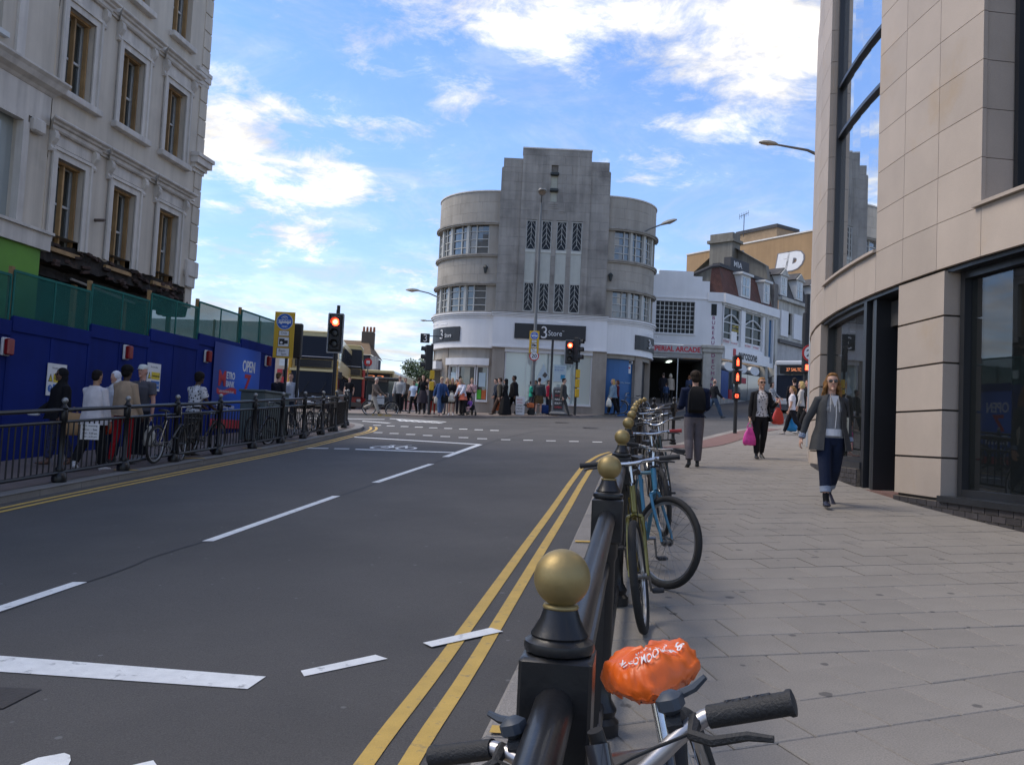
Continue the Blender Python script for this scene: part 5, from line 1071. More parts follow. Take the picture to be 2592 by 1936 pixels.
# signals by the corner shop
def ped_boxes(F4, par, zs):
    for z in zs: bx = MB(F4).bbox(-.1, .1, -.12, .1, z - .2, z + .2, .02).ob('push_button_box', yb, par)
Y = 39.6; b0 = D(1085, 1052, Y); b0.z = g(b0.x, Y); t = thing('traffic_signal', 'traffic signal turned away beside waiting crowd at corner shop', 'traffic light', b0)
pole(b0, D(1092, 870, Y).z - b0.z, .06, matt, par=t); c = D(1076, 905, Y); signal_head(face_cam(c, -75), t, False, False, 1.15); c = D(1092, 880, Y)
F4 = face_cam(D(1093, 970, Y)); ped_boxes(F4, t, (.38, -.12))
Y = 41.0; b0 = D(1455, 1043, Y); b0.z = g(b0.x, Y); t = thing('traffic_signal', 'red traffic signal on black pole before pale shop window', 'traffic light', b0)
pole(b0, D(1462, 860, Y).z - b0.z, .06, matt, par=t); c = D(1442, 892, Y); c.y -= .1; signal_head(face_cam(c), t); signal_head(face_cam(D(1467, 886, Y), 70), t, False, False, 1.15); F4 = face_cam(D(1459, 965, Y)); ped_boxes(F4 @ Matrix.Translation((.05, 0, 0)), t, (.35, -.1, -.55))
b0 = D(1391, 1044, 40.6); b0.z = g(b0.x, 40.6); tag(pole(b0, D(1396, 860, 40.6).z - b0.z, .055, matt, 'signal_pole'), 'plain slim black pole before the shop posters', 'pole')
Y = 26.9; b0 = D(1860, 1097, Y); b0.z = g(b0.x, Y); t = thing('pedestrian_signal', 'pedestrian signal pole with two red men and lit push button', 'traffic light', b0)
pole(b0, D(1868, 905, Y).z - b0.z, .06, matt, par=t)
for (px, py, sz) in ((1868, 917, .2), (1867, 955, .2)):
    F4 = face_cam(D(px, py, Y - .1)); bx = MB(F4).bbox(-.13, .13, 0, .2, -.2, .2, .02).ob('signal_box', matt, t); m = MB(F4); m.bbox(-.035, .035, -.01, 0, -.02, .07, .003).bbox(-.035, -.005, -.01, 0, -.1, -.022, .003).bbox(.005, .035, -.01, 0, -.1, -.022, .003); m.sph((0, -.004, .1), .022, 8, 6); m.ob('red_man', red_on, bx)
    v = MB(F4).box(-.13, .13, -.12, .0, .2, .21).ob('visor', matt, bx)
F4 = face_cam(D(1865, 1002, Y - .1)); bx = MB(F4).bbox(-.12, .12, 0, .15, -.12, .12, .02).ob('push_button_box', matt, t); m = MB(F4)
for (a, b, c_, d_) in ((-.045, .045, .03, .045), (-.045, .045, -.045, -.03), (-.045, -.03, -.03, .03), (.03, .045, -.03, .03)): m.box(a, b, -.01, 0, c_, d_)
m.ob('wait_lamp', red_on, bx)
Y = 33; b0 = D(2036, 1075, Y); b0.z = g(b0.x, Y); t = thing('traffic_signal', 'dark signal column with red man beside the speed limit disc', 'traffic light', b0); pole(b0, D(2043, 745, Y).z - b0.z, .1, matt, par=t)
c = D(2043, 850, Y); MB(face_cam(c)).bbox(-.14, .14, -.1, .15, -1.3, .9, .03).ob('signal_head', matt, t); F4 = face_cam(D(2042, 930, Y - .2)); MB(F4).bbox(-.14, .14, 0, .2, -.2, .2, .02).ob('signal_box', matt, t); MB(F4).bbox(-.05, .05, -.01, 0, -.1, .1, .01).ob('red_man', red_on, t)
def roundel(c, r, par, nm='20'):
    F4 = face_cam(c); n = 20; o = MB(F4).prism([(r * math.cos(k * 2 * math.pi / n), r * math.sin(k * 2 * math.pi / n)) for k in range(n)], -.01, .01).ob('speed_limit_disc', M('sign_red', (.5, .02, .02), .5), par); MB(F4).prism([(r * .78 * math.cos(k * 2 * math.pi / n), r * .78 * math.sin(k * 2 * math.pi / n)) for k in range(n)], -.015, -.01).ob('disc_face', pw, o); text(nm, fl(F4, 0, 0, -.016), r * .8, pk, o, bold=.02, ext=.002)
t = thing('speed_limit_sign', 'round red rimmed twenty speed limit sign beside stone building', 'sign', D(2053, 894, 31)); roundel(D(2053, 894, 31), .32, t); pole(D(2056, 1090, 31.05), D(2056, 880, 31).z - D(2056, 1090, 31).z, .03, grey_post, par=t)
# street lamps
def lamp_head(F4, par, s=1.0):
    h = MB(F4); sec = []
    for (x, w_, zt, zb) in ((0, .06, .03, -.03), (.12, .12, .07, -.03), (.35, .17, .09, -.04), (.6, .15, .07, -.03), (.75, .06, .03, -.01)): sec.append([(x * s, -w_ * s, zb * .2 * s), (x * s, -w_ * .7 * s, zt * s), (x * s, w_ * .7 * s, zt * s), (x * s, w_ * s, zb * .2 * s), (x * s, w_ * .8 * s, zb * s), (x * s, -w_ * .8 * s, zb * s)])
    h.loft(sec); hd = h.ob('lantern', M('lantern_grey', (.30, .29, .26), .5, var=.1), par, smooth=True)
    l = MB(F4); l.loft([[(x * s, -w_ * s, z * s), (x * s, 0, (z - d) * s), (x * s, w_ * s, z * s)] for x, w_, z, d in ((.2, .10, -.035, .01), (.4, .13, -.04, .06), (.65, .09, -.03, .01))], False, False); l.ob('bowl', M('lamp_bowl', (.35, .27, .2), .25), hd); return hd
Y = 41.2; b0 = D(1345, 1046, Y); b0.z = g(b0.x, Y); tp = D(1371, 512, Y); t = thing('street_lamp', 'tall grey lamp post before shop tower carrying yellow camera sign', 'street lamp', b0)
MB().cyl(b0, b0 + Vector((0, 0, 1.6)), .11, .1, 12).ob('base_column', grey_post, t, smooth=True); MB().cyl(b0 + Vector((0, 0, 1.6)), Vector((b0.x, Y, tp.z)), .085, .05, 12).ob('column', grey_post, t, smooth=True)
MB().tube([(b0.x, Y, tp.z - .05), (b0.x, Y - .25, tp.z + .12), (b0.x, Y - .6, tp.z + .2)], .035, 8).ob('arm', grey_post, t, smooth=True); lamp_head(Matrix.Translation((b0.x, Y - .55, tp.z + .2)) @ Matrix.Rotation(R_(-90), 4, 'Z'), t, 1.3)
t = thing('bus_lane_sign', 'yellow bus lane camera sign fixed to the tall grey lamp post', 'sign', D(1352, 866, Y - .15)); lane_board(D(1352, 866, Y - .2), .76, t)
t = thing('speed_limit_sign', 'small round twenty sign below the yellow sign on lamp post', 'sign', D(1352, 901, Y - .2)); roundel(D(1352, 901, Y - .2), .23, t)
Y = 43.6; b0 = D(1584, 1040, Y); b0.z = g(b0.x, Y); t = thing('street_lamp', 'grey lamp post with long curved arm before the right curve of corner shop', 'street lamp', b0)
MB().cyl(b0, b0 + Vector((0, 0, 1.5)), .1, .09, 12).ob('base_column', grey_post, t, smooth=True)
arm = [Vector((b0.x, Y, b0.z + 1.5)), Vector((b0.x, Y, D(1608, 640, Y).z))] + [D(px, py, Y - k * .1) for k, (px, py) in enumerate(((1615, 605), (1632, 580), (1658, 598 - 20), (1690, 588)))]
arm = [arm[0], Vector((b0.x, Y, D(1605, 700, Y).z))] + [Vector((b0.x + dx, Y - dx * .2, D(1608, 640, Y).z + dz)) for dx, dz in ((.0, .2), (.12, .6), (.38, .95), (.8, 1.2), (1.35, 1.42))]
MB().tube(arm, [.075, .055] + [.04] * 5, 10).ob('column', grey_post, t, smooth=True); e_ = arm[-1]; lamp_head(Matrix.Translation(e_) @ Matrix.Rotation(R_(-12), 4, 'Z') @ Matrix.Rotation(R_(-18), 4, 'Y'), t, 1.1)
t = thing('parking_signs', 'blue direction sign over yellow camera sign on curved lamp post', 'sign', D(1592, 890, Y - .15)); Y2 = Y - .15
F4 = face_cam(D(1594, 872, Y2)); o = MB(F4).box(-.24, .24, -.01, .01, -.24, .24).ob('blue_plate', sb_, t); MB(F4).box(-.10, .22, -.014, -.01, .1, .2).ob('white_panel', pw, o); MB(F4).box(-.15, -.135, -.014, -.01, -.2, .2).ob('divider', pw, o); text('City centre', fl(F4, .06, .0, -.012), .07, pw, o, wide=.28, ext=.002); text('P', fl(F4, .06, -.13, -.012), .12, pw, o, ext=.002); MB(F4).prism([(-.21, .05), (-.17, .05), (-.19, .13)], -.014, -.01).ob('arrow', pw, o)
F4 = face_cam(D(1592, 899, Y2)); o = MB(F4).box(-.28, .28, -.01, .01, -.26, .24).ob('yellow_plate', yb, t); MB(F4).box(-.18, .18, -.014, -.01, -.2, .2).ob('white_panel', pw, o); MB(F4).box(-.08, .05, -.018, -.014, .0, .14).box(.05, .1, -.018, -.014, .03, .1).ob('camera_symbol', pk, o); text('Bus lane', fl(F4, 0, -.06, -.016), .06, pk, o, wide=.26, ext=.002); text('cameras', fl(F4, 0, -.14, -.016), .05, pk, o, wide=.26, ext=.002)
t = thing('notice_plate', 'small white notices below the yellow plate on curved lamp post', 'notice', D(1592, 930, Y2)); F4 = face_cam(D(1592, 917, Y2)); o = MB(F4).box(-.19, .19, -.01, .01, -.07, .07).ob('upper_plate', pw, t); MB(F4).prism([(-.17, -.05), (.1, -.05), (.17, .0), (.1, .05), (-.17, .05)], -.014, -.01).ob('arrow', pk, o)
F4 = face_cam(D(1590, 934, Y2)); o = MB(F4).box(-.13, .13, -.01, .01, -.22, .22).ob('lower_plate', pw, t); MB(F4).box(-.1, .1, -.014, -.01, .02, .1).ob('red_panel', pr_, o)
Y = 21.4; b0 = D(2047, 1130, Y); b0.z = g(b0.x, Y); tp = D(2071, 392, Y); t = thing('street_lamp', 'grey lamp post rising beside stone building with arm over side road', 'street lamp', b0)
b0.x = tp.x - .02; MB().cyl(b0, Vector((b0.x, Y, tp.z)), .085, .055, 12).ob('column', M('pale_post', (.33, .35, .37), .45, metal=.3, var=.1, scale=2), t, smooth=True)
e_ = D(1962, 366, Y); MB().tube([Vector((b0.x, Y, tp.z)), Vector((b0.x - .25, Y, tp.z + .1)), e_], [.045, .035, .025], 8).ob('arm', grey_post, t, smooth=True); lamp_head(Matrix.Translation(e_ + Vector((.06, 0, 0))) @ Matrix.Rotation(R_(180), 4, 'Z') @ Matrix.Rotation(R_(-4), 4, 'Y'), t, .62)
t = thing('street_lamp', 'far lamp arm reaching out behind the left curve of the corner shop', 'street lamp', D(1110, 1040, 56)); Y = 56; b0 = D(1118, 1030, Y); b0.z = g(b0.x, Y)
MB().cyl(b0, Vector((b0.x, Y, D(1112, 760, Y).z)), .08, .05, 10).ob('column', grey_post, t, smooth=True); MB().tube([Vector((b0.x, Y, D(1112, 762, Y).z)), D(1085, 742, Y), D(1060, 736, Y)], .04, 8).ob('arm', grey_post, t, smooth=True); lamp_head(Matrix.Translation(D(1062, 736, Y)) @ Matrix.Rotation(R_(180), 4, 'Z'), t, 1.2)
t = thing('wall_floodlight', 'small floodlight arm on left flank of corner building', 'floodlight', D(1090, 815, 45)); MB().tube([D(1098, 812, 45.4), D(1078, 812, 45)], .03, 6).ob('arm', grey_post, t); lamp_head(Matrix.Translation(D(1082, 812, 45)) @ Matrix.Rotation(R_(180), 4, 'Z'), t, .5)
# things on the far pavement
def a_board(c, w_, h, mat, label, lines, lean=10, turn=0):
    t = thing('pavement_board', label, 'signboard', c)
    for sgn in (-1, 1):
        F4 = Matrix.Translation(c) @ Matrix.Rotation(R_(turn), 4, 'Z') @ Matrix.Translation((0, sgn * .16, .01)) @ Matrix.Rotation(R_(-sgn * lean), 4, 'X'); o = MB(F4).bbox(-w_ / 2, w_ / 2, -.012, .012, 0, h, .01).ob('panel', mat, t)
        if sgn < 0:
            for k, (tx, col) in enumerate(lines): text(tx, fl(F4, 0, h * (.82 - .16 * k), -.016), h * .09, col, o, wide=w_ * .75, ext=.002)
c = D(1316, 1043, 40.2); c.z = g(c.x, 40.2); a_board(c, .36, .85, pw, 'white leaning pavement board with red lettering by lamp post', [('SALE', pr_), ('CUTTING', pr_), ('LADIES', pk), ('MENS', pk), ('NOW', pk)], turn=-8)
c = D(1565, 1040, 43.6); c.z = g(c.x, 43.6); a_board(c, .34, .78, pw, 'white pavement board with grey lettering before blue boarding', [('FREE', pk), ('WIFI', pk), ('COFFEE', pk)])
t = thing('advert_stand', 'black rounded advert stand on grey base by plain pole', 'signboard', D(1412, 1044, 40.3)); c = D(1412, 1044, 40.2); c.z = g(c.x, 40.2); F4 = Matrix.Translation(c) @ Matrix.Rotation(R_(-12), 4, 'Z') @ Matrix.Rotation(R_(-4), 4, 'X')
MB(F4).bbox(-.36, .42, -.3, .3, 0, .14, .05).ob('base', M('stand_grey', (.13, .135, .14), .6), t); o = MB(F4).prism([(-.28, .14), (.28, .14), (.28, 1.2), (.22, 1.3), (-.22, 1.3), (-.28, 1.2)], -.05, .05).ob('frame', M('stand_grey'), t); MB(F4).box(-.22, .22, -.06, -.05, .24, 1.2).ob('poster', pk, o)
for k, (tx, m_) in enumerate((('CLINIC', pw), ('SALON', pr_), ('NAILS', pw), ('BEAUTY', pw), ('OPEN', pr_))): text(tx, fl(F4, 0, 1.1 - k * .18, -.065), .09, m_, o, wide=.32, ext=.002)
# bus shelter
t = thing('bus_shelter', 'dark glazed bus shelter with black advert panel on far pavement', 'bus shelter', D(965, 1045, 44)); x0, x1 = D(928, 1000, 43.8).x, D(1000, 1000, 43.8).x; z0 = g(x0, 44)
dkg = M('shelter_grey', (.035, .038, .04), .5); zt_ = D(960, 962, 43.8).z
MB().box(x0, x0 + 1.0, 43.8, 43.9, z0 + .25, zt_ - .1).ob('advert_panel', M('advert_black', (.012, .016, .016), .3), t); MB().bbox(x0 - .1, x1 + .2, 43.4, 45.4, zt_, zt_ + .14, .05).ob('roof', dkg, t)
MB().box(x0 + 1.02, x1, 43.85, 43.88, z0 + .1, zt_).ob('side_panel', glass('shelter_glass', (.06, .068, .066), .08), t)
for x in (x0 - .03, x0 + 1.0, x1): MB().box(x, x + .05, 43.82, 43.92, z0, zt_).ob('upright', dkg, t)
MB().box(x1 - .05, x1, 43.9, 45.2, z0 + .1, zt_).ob('end_panel', dkg, t); F4 = Matrix.Translation((x0 + .5, 43.79, 0))
mm = MB(F4); [mm.tube([(sx - .12, 0, zt_ - .75), (sx - .09, 0, zt_ - .5), (sx - .0, 0, zt_ - .42), (sx + .08, 0, zt_ - .5), (sx + .1, 0, zt_ - .75)], .022, 6) for sx in (-.11, .11)]; mm.ob('arches_logo', py_, t)
MB(F4).box(-.4, .4, -.01, 0, z0 + .35, z0 + .8).ob('white_strip', M('advert_white', (.4, .42, .42), .6), t)
# utility cabinet and railside bin on the left
c = G(708, 1122); c = Vector((-6.05, 21.6, 0)); c.z = g(c.x, c.y); t = thing('utility_cabinet', 'grey green street cabinet standing behind left railing', 'cabinet', c); F4 = Matrix.Translation(c) @ Matrix.Rotation(R_(82), 4, 'Z')
cab = M('cabinet_green', (.085, .105, .10), .6, var=.1); MB(F4).bbox(-.75, .75, -.3, .3, 0, 1.15, .015).ob('casing', cab, t); MB(F4).bbox(-.79, .79, -.34, .34, 1.15, 1.21, .015).ob('lid', cab, t)
for k in range(3): MB(F4).bbox(-.74 + k * .495, -.255 + k * .495, -.315, -.298, .08, 1.1, .004).ob('door', cab, t)
# overhead wire
tag(MB().tube([D(940, 903, 72), D(1000, 913, 62), D(1070, 917, 52)], .012, 4).ob('overhead_wire', matt), 'thin overhead wire crossing above the left street', 'wire')
# ================================================================ BICYCLES
rubber = M('tyre_rubber', (.012, .012, .012), .8, var=.2, scale=20, bump=.2, bscale=200); chrome = M('chrome', (.55, .55, .55), .2, metal=1, var=.1, scale=20); steel = M('dull_steel', (.22, .22, .22), .4, metal=.9, var=.15, scale=15)
grip_m = M('black_plastic', (.014, .014, .015), .6, var=.1, scale=30, bump=.3, bscale=220); saddle_m = M('saddle_black', (.014, .013, .013), .5, var=.15, scale=12)
WM = {}
def wheel_parts(Rw=.335, tw=.024, nsp=28, rim=None):
    k = (Rw, tw, nsp, rim)
    if k in WM: return WM[k]
    n = 40; C_ = lambda r: [(r * math.cos(t * 2 * math.pi / n), 0, r * math.sin(t * 2 * math.pi / n)) for t in range(n)]
    ty = MB().tube(C_(Rw - tw), tw, 10, closed=True).mesh('tyre', rubber, smooth='all')
    rm = MB(); rr = Rw - 2 * tw
    rings = []
    for t in range(n + 1):
        a = t * 2 * math.pi / n; rings.append([(r * math.cos(a), y, r * math.sin(a)) for r, y in ((rr + .008, -.012), (rr + .008, .012), (rr - .012, .009), (rr - .016, 0), (rr - .012, -.009))])
    rm.loft(rings, True, False); rm = rm.mesh('rim', rim or M('rim_alloy', (.42, .42, .42), .3, metal=.9), smooth=True)
    sp = MB()
    for t in range(nsp): a = t * 2 * math.pi / nsp; b = a + (.5 if t % 4 < 2 else -.5); y = .022 if t % 2 else -.022; sp.tube([(.022 * math.cos(b), y, .022 * math.sin(b)), (rr * math.cos(a), 0, rr * math.sin(a))], .0012, 3, cap=False)
    sp = sp.mesh('spokes', steel); hb = MB().cyl((0, -.05, 0), (0, .05, 0), .018, .018, 10).cyl((0, -.03, 0), (0, -.026, 0), .032, .032, 12).cyl((0, .026, 0), (0, .03, 0), .032, .032, 12).mesh('hub', steel, smooth=True)
    WM[k] = (ty, rm, sp, hb); return WM[k]
def bicycle(label, col, loc, rz, lean=0, steer=0, bars='flat', rack=False, guards=False, basket=False, group='parked bicycles', reflect=False, cover=None, saddle_h=.93, bar_h=1.0, metal=0, grips=None, st_z=.80, letters=False):
    t = thing('bicycle', label, 'bicycle', (0, 0, 0), 0, group); Rw = .335
    fm = M('bike_' + '_'.join('%d' % (c * 255) for c in col), col, .3, metal=metal, var=.1, scale=10, coat=.5)
    RH, FH, BB, ST, HT, HB = Vector((-.44, 0, Rw)), Vector((.60, 0, Rw)), Vector((0, 0, .29)), Vector((-.17, 0, st_z)), Vector((.40, 0, .86)), Vector((.44, 0, .70))
    f = MB()
    for a, b, r in ((ST, HT + Vector((.005, 0, -.03)), .016), (BB, HB, .018), (BB, ST, .016), (HT, HB, .02)): f.cyl(a, b, r, r, 10)
    for sy in (-1, 1): f.tube([BB + Vector((-.05, sy * .03, 0)), RH + Vector((.1, sy * .05, 0)), RH + Vector((0, sy * .058, 0))], .009, 7); f.tube([ST + Vector((0, sy * .02, -.05)), RH + Vector((0, sy * .058, 0))], .008, 7)
    f.ob('frame', fm, t, smooth=True)
    MB().cyl(ST, ST + Vector((-.045, 0, saddle_h - st_z)), .0125, .0125, 10).ob('seat_post', chrome, t, smooth=True)
    sd_ = MB(); sx = ST.x - .05; rings = []
    for (x, w_, z) in ((-.13, .065, .0), (-.11, .078, .012), (-.05, .07, .014), (.02, .035, .006), (.09, .02, .002), (.13, .014, -.006)): rings.append([(sx + x, -w_, saddle_h + z - .035), (sx + x, -w_ * .9, saddle_h + z - .005), (sx + x, 0, saddle_h + z), (sx + x, w_ * .9, saddle_h + z - .005), (sx + x, w_, saddle_h + z - .035), (sx + x, 0, saddle_h + z - .03)])
    sd_.loft(rings); sad = sd_.ob('saddle', saddle_m, t, smooth=True)
    if cover: cover(t, sx, saddle_h)
    ty, rm, sp, hb = wheel_parts()
    def wheel(F4):
        w_ = link('wheel', rm, t, F4)
        for nm, me in (('tyre', ty), ('spokes', sp), ('hub', hb)): o = bpy.data.objects.new(nm, me); S.collection.objects.link(o); o.parent = w_
        if reflect: o = MB().bbox(.19, .27, -.012, .012, -.02, .02, .004).ob('reflector', M('orange_reflector', (.6, .09, .02), .3), None); o.parent = w_
        return w_
    wheel(Matrix.Translation(RH))
    axis = (HT - HB).normalized(); SM = Matrix.Translation(HB) @ Matrix.Rotation(R_(steer), 4, axis) @ Matrix.Translation(-HB)
    wheel(SM @ Matrix.Translation(FH))
    fk = MB(SM)
    for sy in (-1, 1): fk.tube([HB + Vector((0, sy * .045, -.03)), HB + Vector((.04, sy * .05, -.12)), FH + Vector((-.02, sy * .055, .06)), FH + Vector((0, sy * .055, 0))], [.013, .012, .010, .009], 8)
    fk.tube([HB + Vector((0, -.045, -.03)), HB + Vector((0, 0, -.01)), HB + Vector((0, .045, -.03))], .015, 8); fk.ob('fork', fm, t, smooth=True)
    S0 = HT + axis * .02; SB = Vector((HT.x + .03, 0, bar_h))
    MB(SM).cyl(S0, Vector((S0.x - .01, 0, bar_h)), .013, .013, 10).cyl(Vector((S0.x - .01, 0, bar_h - .005)), SB, .014, .014, 10).ob('stem', saddle_m if bars == 'riser' else chrome, t, smooth=True)
    hw = .30; rise = {'flat': .015, 'riser': .075, 'swept': .05}[bars]; back = {'flat': .03, 'riser': .04, 'swept': .16}[bars]
    bp = [SB + Vector((-back, -hw, rise)), SB + Vector((-back * .8, -hw * .6, rise)), SB + Vector((-.005, -hw * .28, rise * .35)), SB + Vector((0, -hw * .1, 0)), SB + Vector((0, hw * .1, 0)), SB + Vector((-.005, hw * .28, rise * .35)), SB + Vector((-back * .8, hw * .6, rise)), SB + Vector((-back, hw, rise))]
    bar = MB(SM).tube(smooth_line([tuple(p) for p in bp], 4), .0125 if bars != 'riser' else .0128, 12).ob('handlebar', chrome if bars != 'riser' else M('satin_bar', (.40, .385, .39), .38, metal=.8, var=.08, scale=20), t, smooth=True)
    gm = grips or grip_m
    for sy in (-1, 1):
        e0, e1 = Vector(bp[0 if sy < 0 else -1]), Vector(bp[1 if sy < 0 else -2]); d = (e1 - e0).normalized()
        gp = MB(SM); gp.tube([e0 - d * .012, e0 - d * .01, e0 - d * .004, e0, e0 + d * .115], [.012, .019, .0195, .0172, .0168], 14); gp.ob('grip', gm, bar, smooth=True)
        lv = MB(SM); c0 = e0 + d * .135; lv.tube([c0 + Vector((.0, 0, 0)), c0 + Vector((.035, 0, -.012)), c0 - d * .03 + Vector((.05, 0, -.02)), c0 - d * .08 + Vector((.045, 0, -.022)), c0 - d * .115 + Vector((.05, 0, -.03))], [.012, .009, .008, .007, .005], 7); lv.ob('brake_lever', grip_m, bar, smooth=True)
        cb = MB(SM); cb.tube(smooth_line([tuple(c0 + Vector((.03, 0, -.01))), tuple(c0 + d * .1 + Vector((.10, 0, -.02))), tuple(Vector((HT.x + .09, sy * .03, HT.z - .05))), tuple(HB + Vector((.03, sy * .02, -.1)))], 4), .0028, 5); cb.ob('cable', rubber, bar)
        if bars == 'riser':
            sh = MB(SM); q = e0 + d * .165 + Vector((0, 0, .018)); sh.bbox(q.x - .02, q.x + .022, q.y - .018, q.y + .018, q.z - .004, q.z + .028, .008); sh.tube([q + Vector((-.015, 0, .014)), q - d * .035 + Vector((-.02, 0, .022)), q - d * .055 + Vector((-.022, 0, .034))], [.008, .007, .005], 6); sh.ob('gear_shifter', M('shifter_blue', (.035, .045, .06), .5), bar, smooth=True)
            MB(SM).cyl(c0 + d * .03 - d * .012, c0 + d * .03 + d * .012, .0165, .0165, 10).ob('clamp', grip_m, bar)
    if letters:
        e0, e1 = Vector(bp[-1]), Vector(bp[-2]); d = (e1 - e0).normalized(); c0 = e0 + d * .055 + Vector((-.004, 0, .0166)); up = Vector((.96, 0, .28)); nn = d.cross(up).normalized(); up = nn.cross(d)
        text('MAGNA', SM @ Matrix(((d.x, -nn.x, up.x, c0.x), (d.y, -nn.y, up.y, c0.y), (d.z, -nn.z, up.z, c0.z), (0, 0, 0, 1))), .015, M('grip_letters', (.06, .06, .064), .35), bar, wide=.07, ext=.0015)
    cr = MB(); ring = [(BB.x + .085 * math.cos(k * .314), -.045, BB.z + .085 * math.sin(k * .314)) for k in range(20)]; cr.tube(ring, .006, 5, closed=True)
    for k in range(5): a = k * 1.2566; cr.tube([(BB.x, -.045, BB.z), (BB.x + .085 * math.cos(a), -.045, BB.z + .085 * math.sin(a))], .006, 5)
    cr.cyl((BB.x, -.07, BB.z), (BB.x, .07, BB.z), .014, .014, 8); ca = random.uniform(0, 6.28); v = Vector((math.cos(ca) * .165, 0, math.sin(ca) * .165))
    cr.cyl(BB + Vector((0, -.065, 0)), BB + v + Vector((0, -.075, 0)), .01, .008, 6); cr.cyl(BB + Vector((0, .065, 0)), BB - v + Vector((0, .075, 0)), .01, .008, 6); crk = cr.ob('crank', steel, t, smooth=True)
    for sg, sy in ((1, -1), (-1, 1)): p = BB + v * sg + Vector((0, sy * .12, 0)); MB().bbox(p.x - .045, p.x + .045, p.y - .04, p.y + .04, p.z - .012, p.z + .012, .006).ob('pedal', grip_m, crk)
    MB().tube([BB + Vector((0, -.045, .087)), RH + Vector((0, -.045, .035))], .004, 4).tube([BB + Vector((0, -.045, -.087)), RH + Vector((.02, -.045, -.06))], .004, 4).ob('chain', steel, t)
    if guards:
        for ctr, F4, a0, a1 in ((RH, None, 10, 190), (FH, SM, 20, 170)): MB(F4).tube([(ctr.x + (Rw + .02) * math.cos(R_(k)), 0, ctr.z + (Rw + .02) * math.sin(R_(k))) for k in range(a0, a1, 12)], .018, 6).ob('mudguard', M('guard_silver', (.4, .4, .4), .4, metal=.5) if guards == 2 else saddle_m, t)
    if rack: r_ = MB(); [r_.tube([(-.2, y, .72), (-.62, y, .72)], .005, 5) for y in (-.05, 0, .05)]; [r_.tube([(-.6, y, .72), RH + Vector((0, y, 0))], .005, 5) for y in (-.06, .06)]; r_.ob('rack', steel, t)
    if basket:
        b_ = MB(SM); [b_.tube([(.5, -.15, z), (.75, -.15, z), (.75, .15, z), (.5, .15, z)], .005, 4, closed=True) for z in (.75, .83, .91, .99)]; [b_.tube([(x, y, .75), (x, y, .99)], .004, 4) for x in (.5, .58, .67, .75) for y in (-.15, .15)]; b_.ob('basket', steel, t)
    t.rotation_mode = 'XYZ'; t.matrix_world = Matrix.Translation(loc) @ Matrix.Rotation(R_(rz), 4, 'Z') @ Matrix.Rotation(R_(lean), 4, 'X')
    return t
orange = M('orange_nylon', (.72, .12, .010), .42, var=.1, scale=6, bump=.1, bscale=30)
def saddle_cover(t, sx, sh):
    n, m_ = 72, 26; rings = []
    def surf(a, f):
        ca, sa = math.cos(a), math.sin(a); pf = math.sin(min(1, .04 + f * 1.5) * math.pi / 2); tuck = 1 - .30 * max(0, f - .72) / .28; taper = 1 - .28 * max(0, ca)
        cr_ = noise.noise((ca * 2.2, sa * 2.2, f * 2.6)); cr2 = abs(noise.noise((ca * 5 + 7, sa * 5, f * 5))); cr3 = noise.noise((ca * 11, sa * 11, f * 9))
        q = pf * tuck * (1 + .13 * cr_ * f - .14 * cr2 * f + .03 * cr3)
        z = .030 * (1 - min(1, f * 1.6) ** 2) - .055 * max(0, f - .35) / .65 + .014 * cr_ - .020 * cr2 * (.3 + f) + .005 * cr3 - .018 * math.sin(a * 3 + 1) * max(0, f - .4)
        return Vector((sx + .01 + .148 * q * ca, .112 * q * sa * taper, sh + z + .014))
    c = MB().loft([[surf(2 * math.pi * i / n, j / (m_ - 1)) for i in range(n)] for j in range(m_)]).ob('saddle_cover', orange, t, smooth='all')
    for (tx, r0, span, hh) in (('SPAREROOM.CO.UK', .30, 2.3, .10), ('nobody does it better', .18, 1.9, .055)):
        src = text_mesh(tx, .012, 0); me = src.copy(); me.materials.clear(); me.materials.append(pw); X = [v.co.x for v in me.vertices]; Yy = [v.co.y for v in me.vertices]
        for v in me.vertices:
            a = math.pi * .12 - (v.co.x / (max(X) - min(X))) * span; f = r0 + (v.co.y / (max(Yy) - min(Yy))) * hh; p = surf(a, f); v.co = p + Vector((.004 * math.cos(a), .004 * math.sin(a), .006))
        link('lettering', me, c)
def on_ground(x, y): return Vector((x, y, g(x, y)))

def bike_at(label, col, local, world, rz, lean=0, **kw):
    Rm = Matrix.Rotation(R_(rz), 3, 'Z') @ Matrix.Rotation(R_(lean), 3, 'X'); return bicycle(label, col, Vector(world) - Rm @ Vector(local), rz, lean, **kw)
GR = 'bicycles along right railing'
bike_at('silver barred bicycle with orange saddle cover leaning by the railing', (.03, .03, .035), (.43, 0, .81), D(1522, 1984, 1.36), -106, 16, steer=-10, bars='riser', cover=saddle_cover, group=GR, saddle_h=.83, bar_h=.80, st_z=.66, letters=True)
bike_at('gold framed bicycle with black grips facing down the railing', (.20, .16, .03), (.60, 0, 0), G(1632, 1603), -97, 7, steer=-6, bars='flat', group=GR, reflect=True, metal=.6, bar_h=1.0)
bike_at('bright blue bicycle with wheel turned out behind the gold bicycle', (.03, .16, .26), (.60, 0, 0), G(1682, 1490), -88, 5, steer=34, bars='flat', group=GR, bar_h=1.0)
bike_at('black bicycle with red grip tape reaching over the railing', (.015, .015, .017), (.60, 0, 0), on_ground(1.55, 8.6), -96, 9, steer=10, bars='flat', group=GR, grips=M('red_grip', (.3, .02, .02), .6), rack=True)
bike_at('dark bicycle with chrome swept handlebar and green bottle', (.02, .03, .02), (.60, 0, 0), on_ground(1.95, 10.6), -95, 8, steer=-14, bars='swept', group=GR, guards=1, rack=True)
